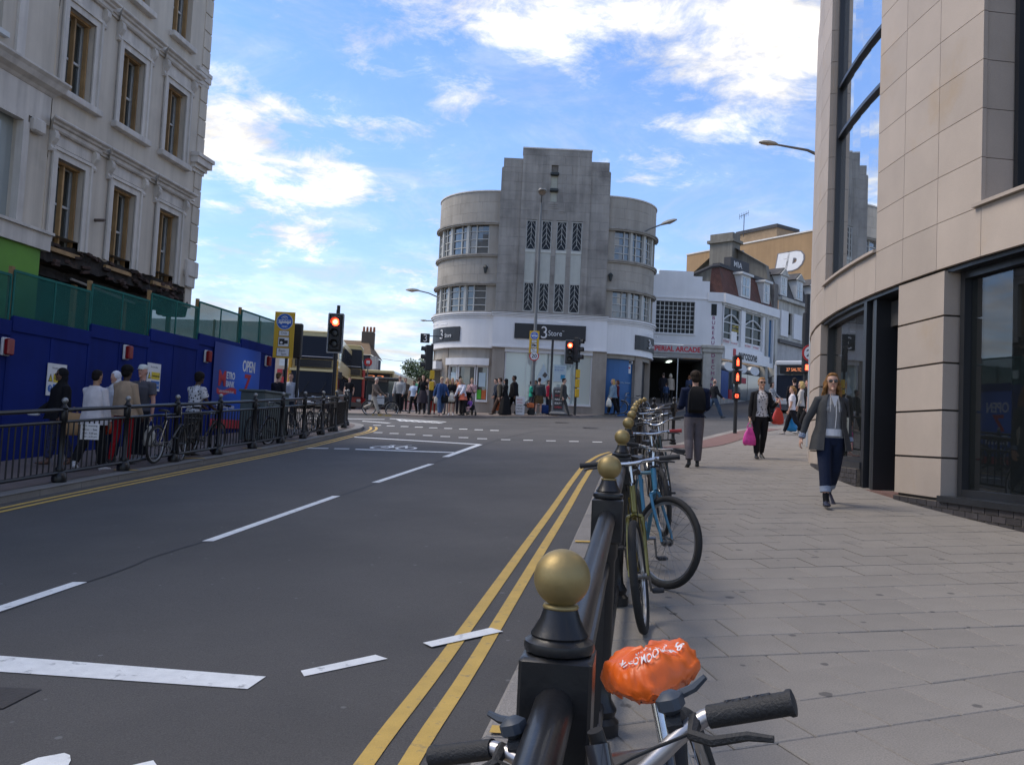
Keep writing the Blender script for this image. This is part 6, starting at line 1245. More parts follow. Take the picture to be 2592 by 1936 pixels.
bike_at('old black bicycle with copper brown mudguard by railing', (.02, .018, .016), (-.44, 0, 0), on_ground(2.15, 12.3), 84, -8, steer=20, bars='swept', group=GR, guards=2)
bike_at('grey bicycle with drop of cables further along railing', (.12, .12, .13), (.60, 0, 0), on_ground(2.35, 14.6), -97, 8, steer=5, group=GR)
bike_at('black town bicycle near the railing corner', (.015, .015, .015), (.60, 0, 0), on_ground(3.0, 17.4), -100, 8, steer=-8, bars='swept', group=GR, basket=True)
GL_ = 'bicycles along left railing'
def bl(label, col, px, py, rz, lean, **kw): bike_at(label, col, (0, 0, 0), G(px, py), rz, lean, group=GL_, **kw)
bl('black bicycle with white fork locked behind left railing', (.02, .02, .02), 418, 1172, 86, 3, steer=12)
bl('black mountain bicycle under patterned shirt figure by left railing', (.015, .015, .018), 505, 1152, 80, 4, bars='flat', rack=True)
bl('dark bicycle with pale rim beside bank poster', (.02, .03, .06), 650, 1128, 84, 3, steer=-10)
bl('black bicycle among the cluster past the cabinet', (.015, .015, .015), 752, 1108, 82, -4, steer=15)
bl('grey bicycle among the cluster past the cabinet', (.12, .12, .12), 790, 1103, 85, 5, bars='swept')
bl('black bicycle with basket at the end of left railing', (.015, .015, .015), 822, 1095, 88, -3, basket=True)
w0 = D(1588, 1040, 43.2); w0.z = g(w0.x, 43.2); bike_at('white mudguard bicycle standing before blue boarding', (.1, .1, .1), (.3, 0, 0), w0, 168, 0, guards=2, bars='swept', group='bicycles by shops')
w0 = D(1950, 1062, 38); w0.z = g(w0.x, 38); bike_at('black bicycle with pannier waiting before the white bus', (.02, .02, .02), (0, 0, 0), w0, -120, 0, rack=True, bars='swept', group='bicycles by shops')
# ================================================================ BUSES
busglass = glass('bus_glass', (.018, .024, .038), .04, coat=0, spec=.4); head_on = M('headlamp_on', (1, .97, .85), .3, var=0, emit=3); head_off = M('headlamp', (.5, .5, .5), .15)
def bus(label, loc, rz, dd, lower, upper, band, pill, L_=10.5, dest=None, lit=False, group='buses'):
    t = thing('bus', label, 'bus', (0, 0, 0), 0, group); W2 = 1.25; H = 4.25 if dd else 3.0; fr = .35
    # front at y=0 looking towards -y
    def sect(y, ins, z0, z1): return [(-W2 + ins, y, z0), (W2 - ins, y, z0), (W2 - ins, y, z1 - .22), (W2 - ins - .18, y, z1), (-W2 + ins + .18, y, z1), (-W2 + ins, y, z1 - .22)]
    bm_ = lambda nm, c: M('bus_' + nm + '%d%d%d' % tuple(int(v * 99) for v in c), c, .35, var=.04, coat=.4)
    zc = 2.15 if dd else 1.15
    MB().loft([sect(.10, .14, .3, zc), sect(.02, .05, .3, zc), sect(.3, .0, .3, zc), sect(L_, 0, .3, zc)]).ob('lower_body', bm_('a', lower), t)
    MB().loft([sect(.35 if dd else .3, .16, zc, H), sect(.30 if dd else .22, .07, zc, H - .06), sect(.6, .0, zc, H), sect(L_, 0, zc, H)]).ob('upper_body', bm_('b', upper), t)
    ws = MB(); wf = lambda z0, z1, w0, w1, y0, y1: ws.add([(-w0, y0, z0), (w0, y0, z0), (w1, y1, z1), (-w1, y1, z1), (-w0 - .12, y0 + .2, z0 + .05), (w0 + .12, y0 + .2, z0 + .05), (w1 + .12, y1 + .2, z1 - .05), (-w1 - .12, y1 + .2, z1 - .05)], [(0, 1, 2, 3), (1, 5, 6, 2), (0, 3, 7, 4)])
    wf(.95, 2.05 if dd else 2.2, 1.12, 1.1, -.02, .02); ws.ob('windscreen', busglass, t)
    if dd:
        ws = MB(); wf(2.75, 3.95, 1.12, 1.02, .10, .22); ws.ob('upper_windscreen', busglass, t); MB().box(-1.2, 1.2, -.04, .3, 2.08, 2.2).ob('cream_band', bm_('c', band), t)
        MB().box(-.95, .95, -.02, .06, 2.3, 2.68).ob('destination_panel', M('dest_black', (.01, .01, .012), .3), t)
        for sx in (-1, 1): MB().bbox(sx * 1.2 - .09, sx * 1.2 + .09, -.02, .2, .9, 2.7, .03).ob('corner_pillar', bm_('d', pill), t)
        MB().tube([(-1.0, .05, 2.85), (1.0, .05, 2.85)], .018, 6).ob('grab_rail', chrome, t)
    else:
        MB().box(-.95, .95, -.06, .02, 2.28, 2.72).ob('destination_panel', M('dest_black'), t)
        MB().bbox(-1.22, 1.22, -.07, .35, 2.74, 2.98, .05).ob('roof_lip', bm_('b', upper), t)
        for sx in (-1, 1): MB().bbox(sx * 1.2 - .07, sx * 1.2 + .07, -.04, .25, .6, 2.76, .03).ob('corner_pillar', bm_('b', upper), t)
        MB().bbox(-1.18, 1.18, -.05, .12, .6, .93, .04).ob('front_panel', bm_('a', lower), t)
    if dest: text(dest, Matrix.Translation((0, -.065 if not dd else -.03, 2.5)), .17, M('led_orange', (.8, .25, .1), .5, var=0, emit=.45), t, wide=1.2, ext=.003)
    MB().box(-1.15, 1.15, .0, .1, .32, .6).ob('bumper', bm_('e', (.08, .08, .085)), t)
    for sx in (-1, 1):
        MB().bbox(sx * .95 - .14, sx * .95 + .14, -.03, .08, .62, .82, .04).ob('headlight', head_on if lit else head_off, t)
        m = MB(); m.tube([(sx * 1.2, .1, 2.2), (sx * 1.4, -.1, 2.1)], .02, 6); m.bbox(sx * 1.45 - .09, sx * 1.45 + .09, -.16, -.06, 1.7, 2.1, .03); m.ob('mirror', matt, t)
        for k in range(int(L_ / 1.5)):
            y = .8 + k * 1.5
            for (z0, z1) in (((1.25, 2.0), (2.85, 3.75)) if dd else ((1.2, 2.35),)): MB().box(sx * W2 - .012, sx * W2 + .012, y, y + 1.35, z0, z1).ob('side_window', busglass, t)
        for y in (2.3, L_ - 2.5):
            w_ = MB().cyl((sx * 1.0, y, .48), (sx * 1.27, y, .48), .48, .48, 20).ob('wheel', rubber, t); MB().cyl((sx * 1.262, y, .48), (sx * 1.275, y, .48), .28, .28, 14).ob('rim', steel, w_)
    MB().box(-.26, .26, -.02, .0, .42, .53).ob('number_plate', pw, t)
    for sx in (-.5, .4): MB().tube([(sx, -.04, .95), (sx + .35, -.045, 1.55)], .012, 5).ob('wiper', matt, t)
    t.matrix_world = Matrix.Translation(loc) @ Matrix.Rotation(R_(rz), 4, 'Z'); return t
cream, redp, blk, goldp = (.55, .47, .25), (.35, .015, .02), (.012, .012, .014), (.5, .27, .015)
c = D(785, 1050, 46); bus('black fronted double decker bus with cream roof and gold pillars', Vector((c.x, 46, g(c.x, 46) - .1)), 6, True, blk, cream, cream, goldp)
c = D(876, 1050, 54); bus('red and cream double decker bus behind the black fronted bus', Vector((c.x - .4, 55, g(c.x, 55) - .1)), 24, True, redp, (.5, .42, .2), cream, redp, dest=None)
c = D(948, 1045, 62); bus('cream single decker bus with red skirt and lit headlamps by shelter', Vector((c.x, 62, g(c.x, 62) - .1)), -3, False, redp, cream, cream, cream, lit=True, dest='22')
c = D(2012, 1050, 47); bus('white single decker bus with orange destination display in side road', Vector((c.x + .1, 47, 3.2)), -32, False, (.5, .5, .5), (.62, .63, .64), cream, cream, dest='27 SALTDEAN')
c = D(905, 1030, 90); bus('small distant bus far down the left street', Vector((D(1010, 1000, 95).x, 95, g(-8, 95) - .1)), 0, False, (.3, .02, .02), (.4, .4, .38), cream, cream)
# ================================================================ TREE AND DISTANT SIGNS
def tree(label, base, h, cr, cz, n, seed):
    rnd = random.Random(seed); t = thing('street_tree', label, 'tree', base); tr = MB(); top = base + Vector((0, 0, h * .55)); tr.tube([base, base + Vector((.05, 0, h * .3)), top], [.16, .12, .07], 8); cl = []
    for k in range(9):
        a = rnd.uniform(0, 6.28); e = top + Vector((math.cos(a) * cr * .6, math.sin(a) * cr * .6, rnd.uniform(-.1, .45) * h * .6)); tr.tube([base + Vector((0, 0, h * rnd.uniform(.3, .5))), (top + e) / 2 + Vector((0, 0, .1)), e], [.06, .04, .02], 6); cl.append(e)
    tr.ob('trunk', M('bark', (.07, .055, .04), .9, var=.2), t); lf = MB()
    for k in range(n):
        c = rnd.choice(cl); v = Vector((rnd.gauss(0, 1), rnd.gauss(0, 1), rnd.gauss(0, 1))).normalized() * rnd.random() ** .4 * cr * .48; p = c + v; a = Vector((rnd.gauss(0, 1), rnd.gauss(0, 1), rnd.gauss(0, .6))).normalized() * .11; b = a.orthogonal().normalized() * .06; lf.k = rnd.randrange(2); lf.add([p - a, p + b, p + a, p - b], [(0, 1, 2, 3)])
    lf.ob('crown', [M('leaf_a', (.055, .10, .025), .6, var=.2), M('leaf_b', (.035, .07, .02), .6, var=.2)], t, norm=False)
b = D(1066, 1025, 78); b.z = g(b.x, 78); tree('leafy green street tree beyond the corner shop', b, 5.2, 1.9, 0, 3800, 3)
b = D(1052, 1020, 96); b.z = g(b.x, 96); tree('smaller green tree further down the left street', b, 4.4, 1.6, 0, 2200, 8)
for k, (px, py, Y, lab) in enumerate(((932, 917, 60, 'round red bus stop flag on pole above the shelter'), (1002, 951, 70, 'round red sign on pole beyond the shelter'))):
    c = D(px, py, Y); t = thing('bus_stop_flag', lab, 'sign', c); b = Vector((c.x, Y, g(c.x, Y))); pole(b, c.z - b.z, .04, grey_post, par=t); n = 16; r = .28; MB(face_cam(c)).prism([(r * math.cos(i * 2 * math.pi / n), r * math.sin(i * 2 * math.pi / n)) for i in range(n)], -.03, .0).ob('flag', M('sign_red'), t); MB(face_cam(c)).box(-.12, .12, -.035, -.03, -.1, .12).ob('symbol', pw, t)
for k, (px, Y, h, col, lab) in enumerate(((1012, 84, 2.4, (.35, .1, .08), 'small dark red van far down left street'), (1030, 92, 2.2, (.3, .3, .32), 'grey van far down left street'))):
    c = D(px, 1010, Y); z = g(c.x, Y) - .1; t = thing('parked_van', lab, 'van', Vector((c.x, Y, z))); F4 = Matrix.Translation((c.x, Y, z)); m_ = M('van%d' % k, col, .4, coat=.4)
    MB(F4).loft([[(-.95, 0, .35), (.95, 0, .35), (.95, 0, 1.1), (-.95, 0, 1.1)], [(-.95, .7, .35), (.95, .7, .35), (.85, .7, h), (-.85, .7, h)], [(-.95, 4.5, .35), (.95, 4.5, .35), (.85, 4.5, h), (-.85, 4.5, h)]]).ob('body', m_, t); MB(F4).add([(-.85, .02, 1.15), (.85, .02, 1.15), (.78, .6, h - .15), (-.78, .6, h - .15)], [(0, 1, 2, 3)]).ob('windscreen', busglass, t)
    for sx in (-.9, .9):
        for y in (.9, 3.6): MB(F4).cyl((sx - .1, y, .35), (sx + .1, y, .35), .34, .34, 14).ob('wheel', rubber, t)
# ================================================================ PEOPLE
def ring(c, t, rx, ry, n=12, side=Vector((1, 0, 0))):
    t = t.normalized(); a = (side - t * side.dot(t)); a = a.normalized() if a.length > 1e-4 else t.orthogonal().normalized(); b = t.cross(a)
    return [c + a * math.cos(2 * math.pi * k / n) * rx + b * math.sin(2 * math.pi * k / n) * ry for k in range(n)]
class Fig:
    """Solid limbs that are fused into one skin; each carries the index of its material."""
    def __init__(s): s.mb = MB(); s.tags = []; s.waist = 0; s.over = []
    def limb(s, pts, rad, tag_, n=12, side=Vector((1, 0, 0))):
        pts = [Vector(p) for p in pts]; rings = []
        for i, p in enumerate(pts):
            t = pts[min(i + 1, len(pts) - 1)] - pts[max(i - 1, 0)]; r = rad[i]; rx, ry = r if isinstance(r, tuple) else (r, r); rings.append(ring(p, t, rx, ry, n, side))
        e0 = pts[0] - (pts[1] - pts[0]).normalized() * .004; s.mb.loft(rings)
        for i in range(len(pts) - 1):
            for f in (0, .25, .5, .75):
                for k in range(n): s.tags.append((rings[i][k].lerp(rings[i + 1][k], f), tag_))
        for k in range(n): s.tags.append((rings[-1][k], tag_))
        s.tags += [(pts[0], tag_), (pts[-1], tag_)]
    def ball(s, c, r, tag_): 
        n0 = len(s.mb.v); s.mb.sph(c, r, 12, 8); s.tags += [(v.copy(), tag_) for v in s.mb.v[n0:]]
def fuse(name, fig, mats, vox, parent, smooth_n=1):
    me = fig.mb.mesh(name, mats[0]); o = bpy.data.objects.new('tmpfig', me); TMP.collection.objects.link(o)
    md = o.modifiers.new('r', 'REMESH'); md.mode = 'VOXEL'; md.voxel_size = vox; md.use_smooth_shade = True
    if smooth_n: sm = o.modifiers.new('s', 'SMOOTH'); sm.factor = .5; sm.iterations = smooth_n
    vl = TMP.view_layers[0]; vl.update(); out_ = bpy.data.meshes.new_from_object(o.evaluated_get(vl.depsgraph)); bpy.data.objects.remove(o); bpy.data.meshes.remove(me)
    out_.name = name; out_.materials.clear()
    for m in mats: out_.materials.append(m)
    kd = kdtree.KDTree(len(fig.tags))
    for i, (p, _) in enumerate(fig.tags): kd.insert(p, i)
    kd.balance(); idx = []
    for f in out_.polygons:
        i_ = fig.tags[kd.find(f.center)[1]][1]; c_ = f.center
        if fig.waist:
            if i_ == 9: i_ = 1 if c_.z > fig.waist - .2 * abs(c_.y) * 0 else 2
            elif i_ == 2 and c_.z > fig.waist: i_ = 1
        for (p, r, m_) in fig.over:
            if (c_ - p).length < r and i_ in (0, 2, 3, 6): i_ = m_
        idx.append(i_)
    out_.polygons.foreach_set('material_index', idx); out_.polygons.foreach_set('use_smooth', [True] * len(out_.polygons)); out_.update()
    return link(name, out_, parent)
SKIN = {'fair': (.50, .30, .22), 'pink': (.48, .26, .2), 'tan': (.33, .19, .12), 'brown': (.13, .07, .045), 'dark': (.06, .034, .024)}
def cloth(c, pat=None):
    k = 'cloth_%s_%s' % ('_'.join('%d' % (v * 255) for v in c), pat or '')
    if k in MATS: return MATS[k]
    m = M(k, c, .9, var=.12, scale=7, bump=.35, bscale=14, spec=.2)
    if pat:
        t = m.node_tree; b = t.nodes['Principled BSDF']; src = b.inputs['Base Color'].links[0].from_socket; tc = t.nodes.new('ShaderNodeTexCoord'); vo = t.nodes.new('ShaderNodeTexVoronoi'); t.links.new(tc.outputs['Object'], vo.inputs['Vector'])
        sc, lo, hi, c2 = {'rings': (22, .30, .36, (.04, .04, .05)), 'floral': (18, .32, .36, (.03, .03, .035)), 'stripe': (1, 0, 0, (.03, .03, .04)), 'spots': (26, .26, .30, (.02, .02, .02)), 'denim': (60, .2, .6, (.10, .14, .2)), 'print': (16, .3, .4, (.25, .12, .14))}[pat]
        vo.inputs['Scale'].default_value = sc; fac = vo.outputs['Distance']
        if pat == 'stripe':
            wv = t.nodes.new('ShaderNodeTexWave'); wv.bands_direction = 'Z'; wv.inputs['Scale'].default_value = 6; t.links.new(tc.outputs['Object'], wv.inputs['Vector']); fac = wv.outputs['Fac']; lo, hi = .45, .55
        mr = t.nodes.new('ShaderNodeMapRange'); mr.inputs[1].default_value = lo; mr.inputs[2].default_value = hi; mr.inputs[3].default_value = 1; mr.inputs[4].default_value = 0; t.links.new(fac, mr.inputs[0])
        mx = t.nodes.new('ShaderNodeMix'); mx.data_type = 'RGBA'; t.links.new(mr.outputs[0], mx.inputs[0]); t.links.new(src, mx.inputs[6]); mx.inputs[7].default_value = (*c2, 1); t.links.new(mx.outputs[2], b.inputs['Base Color'])
    return m
def person(label, loc, face, H=1.7, top=(.3, .3, .3), legs=(.03, .03, .04), skin='fair', hair=(.05, .03, .02), hs='short', shoes=(.02, .02, .02), sleeve='long', leg='trousers', sex='m', stride=0, knee=0, arms=((8, 10, 12), (8, -10, 12)), vox=.015, coat=None, skirt=None, tp=None, lp=None, glasses=False, head=(0, 0), lean=0, loose=0, group='pedestrians', hat=None, scarf=None, hem=None, seat=False, pack=None, socks=None, extra=None, name='person', cuffs=None):
    """face: compass heading (0 looks to -Y, positive turns to the left). arms: (forward, out, elbow) per side, L then R."""
    t = thing(name, label, 'person', (0, 0, 0), 0, group); k = H / 1.75; fm = sex == 'f'; V = Vector; F = Fig(); F.waist = .905
    mats = [M('skin_' + skin, SKIN[skin], .55, var=.06, scale=30, spec=.35), cloth(top, tp), cloth(legs, lp), M('shoe_%d%d%d' % tuple(int(v * 99) for v in shoes), shoes, .5), M('eye_dark', (.02, .015, .012), .3), M('lip_' + skin, tuple(v * m for v, m in zip(SKIN[skin], (.8, .5, .5))), .5), cloth(socks or shoes)]
    SK, TP, LG, SH, EY, LP, SO, CU, AR, TO = range(10); lo = loose; mats += [cloth(cuffs or top, tp if not cuffs else None), cloth(coat[0] if coat else top, None if coat else tp)]
    hipz, wz, cz, sz = .93, 1.10, 1.30, 1.43; hw, shw = (.092, .165) if fm else (.088, .195); ln = R_(lean)
    def up(x, y, z):                                     # upper body leans from the hips
        dz = z - hipz; return V((x, y * 1 - dz * math.sin(ln), hipz + dz * math.cos(ln)))
    tw = 1.0 if not fm else .92
    F.limb([up(0, 0, .80), up(0, .005, .88), up(0, .01, .95), up(0, 0, wz), up(0, -.005, 1.22), up(0, 0, cz + .03), up(0, .01, sz - .02), up(0, .015, sz + .035)], [(.10, .08), (.155 if not fm else .168, .105), (.165 if not fm else .178, .112), ((.145 if not fm else .128) + lo * .8, .098 + lo * .6), (.155 * tw + lo, .108 + lo * .7), (.172 * tw + lo, .112 + lo * .7), (.150 * tw + lo * .5, .088), (.06, .06)], TO, 18)
    if fm and tp != 'none':
        for sx in (-1, 1): F.ball(up(sx * .065, -.072 - lo * .3, 1.275), .055, TP)
    # head
    hz_, ht = R_(head[0]), R_(head[1]); HC = up(0, -.012, 1.635); HR = Matrix.Rotation(hz_, 3, 'Z') @ Matrix.Rotation(ht, 3, 'X'); hp = lambda x, y, z: HC + HR @ V((x, y, z))
    F.limb([up(0, .015, sz), up(0, .005, 1.50), hp(0, .015, -.075)], [.062, .054, .056], SK)
    F.limb([hp(0, -.030, -.118), hp(0, -.022, -.10), hp(0, -.01, -.06), hp(0, .0, -.01), hp(0, .004, .04), hp(0, .008, .085), hp(0, .01, .112)], [(.024, .026), (.042, .05), (.058, .076), (.069, .090), (.073, .096), (.058, .078), (.02, .03)], SK, 18, HR @ V((1, 0, 0)))
    F.limb([hp(0, -.085, .018), hp(0, -.104, -.018), hp(0, -.096, -.03)], [.009, .014, .011], SK, 8); F.ball(hp(0, -.078, -.098), .022, SK)
    for sx in (-1, 1):
        F.ball(hp(sx * .072, .008, -.008), (.010, .022, .032), SK); F.tags += [(hp(sx * .029, -.089, .010), EY), (hp(sx * .036, -.086, .010), EY), (hp(sx * .022, -.09, .010), EY), (hp(sx * .03, -.092, .03), EY)]
    F.tags += [(hp(x, -.093, -.055), LP) for x in (-.018, -.006, .006, .018)]
    # legs
    feet = []
    for si, sx in enumerate((-1, 1)):
        a = R_((stride if sx < 0 else -stride)); kb = R_(knee if (sx < 0) == (stride < 0) else 4)
        if seat: a, kb = R_(75), R_(80)
        hip = V((sx * hw, 0, hipz - .03)); kn = hip + V((sx * .004, -math.sin(a) * .43, -math.cos(a) * .43)); b = a - kb; an = kn + V((0, -math.sin(b) * .40, -math.cos(b) * .40)); feet.append((kn, an, b))
    drop = min(f[1].z for f in feet) - .075 if not seat else 0
    for si, sx in enumerate((-1, 1)):
        kn, an, b = feet[si]; hip = V((sx * hw, 0, hipz - .03)); lg = LG
        tt = lo + (.012 if leg in ('trousers', 'wide') else 0); wide = .03 if leg == 'wide' else 0
        if leg in ('trousers', 'wide', 'tight', 'dress'):
            lt = .0 if leg == 'tight' else tt * .62; F.limb([hip + V((0, 0, .05)), hip.lerp(kn, .3), kn, kn.lerp(an, .35) + V((0, .015, 0)), kn.lerp(an, .9)], [.098, .086 + lt * .5, .058 + lt, .054 + lt + wide, .040 + lt + wide], LG if leg != 'dress' else SK, 12)
            if leg == 'tight': F.limb([kn.lerp(an, .85), an], [.042, .036], SK if leg != 'tight' else LG)
        else:                                            # shorts or cropped
            cut = kn.lerp(hip, .18) if leg == 'shorts' else kn.lerp(an, .55); 
            F.limb([hip + V((0, 0, .05)), hip.lerp(kn, .4), cut] if leg == 'shorts' else [hip + V((0, 0, .05)), hip.lerp(kn, .3), kn, cut], [.10, .092 + lo, .085 + lo] if leg == 'shorts' else [.1, .088 + lo, .066 + lo, .062 + lo], LG, 12)
            F.limb([cut, kn, kn.lerp(an, .3) + V((0, .015, 0)), an] if leg == 'shorts' else [cut, an], [.06, .052, .054, .036] if leg == 'shorts' else [.046, .036], SK, 12)
        if socks: F.limb([kn.lerp(an, .80), an], [.043, .040], SO, 10); F.over.append((an + V((0, 0, .045)), .062, SO))
        fa = b * .6 + (R_(0)); tz = V((sx * .02, -math.cos(fa), -math.sin(-fa) * 0)); f0 = an; pit = -b if b < 0 else -b * .5
        d = V((sx * .12, -math.cos(pit), -math.sin(pit))).normalized(); dn = V((0, 0, -1)) if abs(pit) < .1 else V((0, math.sin(pit) * -1, -math.cos(pit)))
        heel = an + dn * .05 - d * .045
        F.limb([heel + V((0, 0, .0)), heel + d * .06 + dn * -.008, heel + d * .14 + dn * .005, heel + d * .21 + dn * .014, heel + d * .255 + dn * .016], [(.034, .034), (.038, .042), (.040, .032), (.042, .022), (.026, .014)], SH, 10); F.limb([an + V((0, 0, .03)), an + dn * .05], [.036, .036], SH if not socks else SO, 10)
    # arms and hands
    hands = []
    for si, sx in enumerate((-1, 1)):
        fw, ou, el = arms[si]; shd = up(sx * shw, .012, sz - .055); fwd, o_ = R_(fw), R_(abs(ou))
        d = V((sx * math.sin(o_), -math.sin(fwd) * math.cos(o_), -math.cos(fwd) * math.cos(o_))); eb = shd + d * .285; inw = R_(ou) if ou < 0 else 0
        f2 = fwd + R_(el); d2 = V((sx * math.sin(o_) * (.6 if ou >= 0 else -.9), -math.sin(f2), -math.cos(f2))).normalized(); wr = eb + d2 * .245; ST = TP
        if coat and sleeve == 'long': pass
        sl = lo * .7
        if sleeve == 'short': F.limb([up(sx * shw * .5, .012, sz - .022), shd + V((sx * .006, 0, .012)), shd.lerp(eb, .3), shd.lerp(eb, .62)], [.055, .060 + sl, .056 + sl, .056 + sl], AR, 12); F.limb([shd.lerp(eb, .56), eb], [.046, .04], SK, 10)
        else: F.limb([up(sx * shw * .5, .012, sz - .022), shd + V((sx * .006, 0, .012)), shd.lerp(eb, .3), eb], [.055, .058 + sl, .05 + sl, .041 + sl], AR if sleeve != 'none' else SK, 12)
        F.limb([eb, eb.lerp(wr, .35), wr], [.041 + (sl if sleeve == 'long' else 0), .039 + (sl if sleeve == 'long' else 0), .028 + (sl * .8 if sleeve == 'long' else 0)], AR if sleeve == 'long' else SK, 10)
        if cuffs: F.limb([wr - d2 * .05, wr], [.047, .047], CU, 10)
        pal = wr + d2 * .045; nrm = d2.cross(V((0, 0, 1))); inn = V((-sx, 0, 0)); inn = (inn - d2 * inn.dot(d2)).normalized(); acr = d2.cross(inn).normalized()
        if acr.y > 0: acr = -acr
        F.limb([wr - d2 * .01, wr + d2 * .03, wr + d2 * .085], [(.024, .018), (.019, .036), (.015, .039)], SK, 10, inn)
        for q, (off, ll) in enumerate(((.028, .068), (.010, .078), (-.010, .072), (-.028, .056))):
            b0 = wr + d2 * .08 + acr * off; b1 = b0 + (d2 * .8 + inn * .25).normalized() * ll * .55; b2 = b1 + (d2 * .45 + inn * .8).normalized() * ll * .5; F.limb([b0, b1, b2], [.0095, .009, .0075], SK, 6)
        b0 = wr + d2 * .035 + acr * .03; F.limb([b0, b0 + (d2 * .6 + acr * .8 + inn * .2).normalized() * .035, b0 + (d2 * .95 + acr * .45 + inn * .45).normalized() * .066], [.012, .0105, .008], SK, 6); hands.append(wr + d2 * .10 + inn * .01)
    body = fuse('body', F, mats, vox / k, t)
    if vox <= .0135 and scarf is None: MB().sph(hp(0, -.092, -.056), (.021, .006, .0075), 10, 6).ob('mouth', mats[LP], t)
    # hair and headwear
    def lump(nm, parts, mat, vx=None, parent=None, sn=1):
        q = Fig()
        for p in parts:
            if p[0] == 'b': q.ball(p[1], p[2], 0)
            else: q.limb(p[1], p[2], 0, 10)
        return fuse(nm, q, [mat], vx or max(.010, vox), parent or t, sn)
    if hair is not None:
        hm = M('hair_%d_%d_%d' % tuple(int(v * 255) for v in hair), hair, .75, var=.4, scale=22, bump=.8, bscale=45, spec=.15)
        cap = [('b', hp(0, .022, .040), (.082, .093, .088)), ('b', hp(0, .05, -.005), (.074, .062, .075))]
        if hs == 'short': cap += [('b', hp(0, -.03, .085), (.06, .055, .036))]
        if hs == 'afro': cap = [('b', hp(0, .015, .05), (.105, .115, .095)), ('b', hp(0, .05, -.01), (.088, .07, .09))]
        if hs == 'bald': cap = [('b', hp(0, .05, -.02), (.07, .052, .05))]
        if hs in ('bob', 'long', 'curly'):
            L_ = {'bob': .14, 'long': .30, 'curly': .27}[hs]; rnd = random.Random(label); cap += [('b', hp(0, -.02, .09), (.064, .064, .036))]
            for q in range(26 if hs != 'bob' else 18):
                a = R_(-20 + q * (220 / (25 if hs != 'bob' else 17))); x0, y0 = .072 * math.cos(a), .015 + .08 * math.sin(a)
                if y0 < -.04: continue
                wv = .018 if hs == 'curly' else .003; pts_ = [hp(x0 * .85, y0 * .85, .06)]
                for j in range(1, 6): f = j / 5; pts_.append(hp(x0 * (1.05 + (.5 if hs == 'curly' else .25) * f) + wv * math.sin(j * 2.2 + q), y0 * (1.03 + .15 * f) + wv * math.cos(j * 2 + q), .03 - (L_ + rnd.uniform(-.03, .03)) * f))
                cap.append(('l', pts_, [.016, .019, .021, .021, .018, .008]))
        if hs in ('bun', 'tail'): cap += [('b', hp(0, -.02, .09), (.062, .064, .034))] + ([('b', hp(0, .11, .06), .042)] if hs == 'bun' else [('l', [hp(0, .10, .05), hp(0, .135, .0), hp(0, .13, -.1), hp(0, .11, -.2)], [.02, .028, .024, .008])])
        lump('hair', cap, hm)
    if scarf is not None:
        sm_ = cloth(scarf); lump('headscarf', [('b', hp(0, .018, .03), (.092, .108, .108)), ('b', hp(0, .04, -.06), (.088, .085, .08)), ('l', [hp(0, .03, -.06), up(0, .02, 1.49), up(0, .0, 1.42), up(0, -.01, 1.36)], [(.075, .08), (.085, .085), (.15, .105), (.12, .10)])], sm_)
        lump('face', [('b', hp(0, -.052, -.012), (.052, .054, .075)), ('l', [hp(0, -.098, .02), hp(0, -.113, -.02)], [.009, .013])], mats[SK], .009)
        for sx in (-1, 1): MB().sph(hp(sx * .026, -.101, .012), (.011, .006, .005), 8, 5).ob('eye', mats[EY], t)
        MB().sph(hp(0, -.099, -.055), (.02, .006, .007), 8, 5).ob('mouth', mats[LP], t)
    if hat is not None:
        h = MB(); cmb_ = [hp(0, .01, .05 + .0)]; rings = []
        for f, z in ((1, .045), (1.0, .075), (.9, .105), (.6, .125), (.1, .132)): rings.append([hp(.082 * f * math.cos(q * .349), .01 + .100 * f * math.sin(q * .349), z) for q in range(18)])
        h.loft(rings); br = [[hp(.074 * math.cos(R_(q)), .0 - .085 * math.sin(R_(q)), .048) for q in range(20, 161, 14)], [hp(.06 * math.cos(R_(q)), -.01 - .155 * math.sin(R_(q)), .036) for q in range(20, 161, 14)]]; h.loft(br, False, False); h.ob('cap', cloth(hat), t, smooth=True)
    if glasses:
        gl_ = M('sunglass', (.008, .007, .007), .12, coat=.5)
        gm = MB()
        for sx in (-1, 1): gm.loft([[hp(sx * .032 + r * math.cos(q * .5236), -.098 + .006 * (sx * math.cos(q * .5236) > .3) - .004 * (1 - r / .03), .008 + r * .8 * math.sin(q * .5236)) for q in range(12)] for r in (.027, .02, .004)], True, True); gm.tube([hp(sx * .056, -.094, .014), hp(sx * .076, -.03, .016), hp(sx * .076, .02, .008)], .003, 5)
        gm.tube([hp(-.012, -.104, .016), hp(.012, -.104, .016)], .003, 5); gm.ob('sunglasses', gl_, t)
    # hanging garments
    def drape_cloth(nm, prof, mat, gap=0, n=36, fold=.055, seed=1, thick=.012):
        """prof: list of (z, rx, ry, cy); gap: degrees left open at the front."""
        rings = []
        for i, (z, rx, ry, cy_) in enumerate(prof):
            r_ = []; f = i / (len(prof) - 1)
            for q in range(n + 1):
                a = R_(-90 + gap / 2 * (1 + .0 * f) + (360 - gap) * q / n); w_ = 1 + fold * f * math.sin(q * 1.3 + seed + i * .3) + .5 * fold * noise.noise((q * .35, i * .5, seed)); p = up(rx * w_ * math.cos(a), cy_ + ry * w_ * math.sin(a), z) if z > hipz else V((rx * w_ * math.cos(a), cy_ + ry * w_ * math.sin(a) , z)); r_.append(p)
            rings.append(r_)
        o_ = MB(); o_.loft(rings, False, False); inner_ = [[p + (V((0, 0, p.z)) - p).normalized() * thick for p in r_] for r_ in rings]; o_.loft(inner_, False, False)
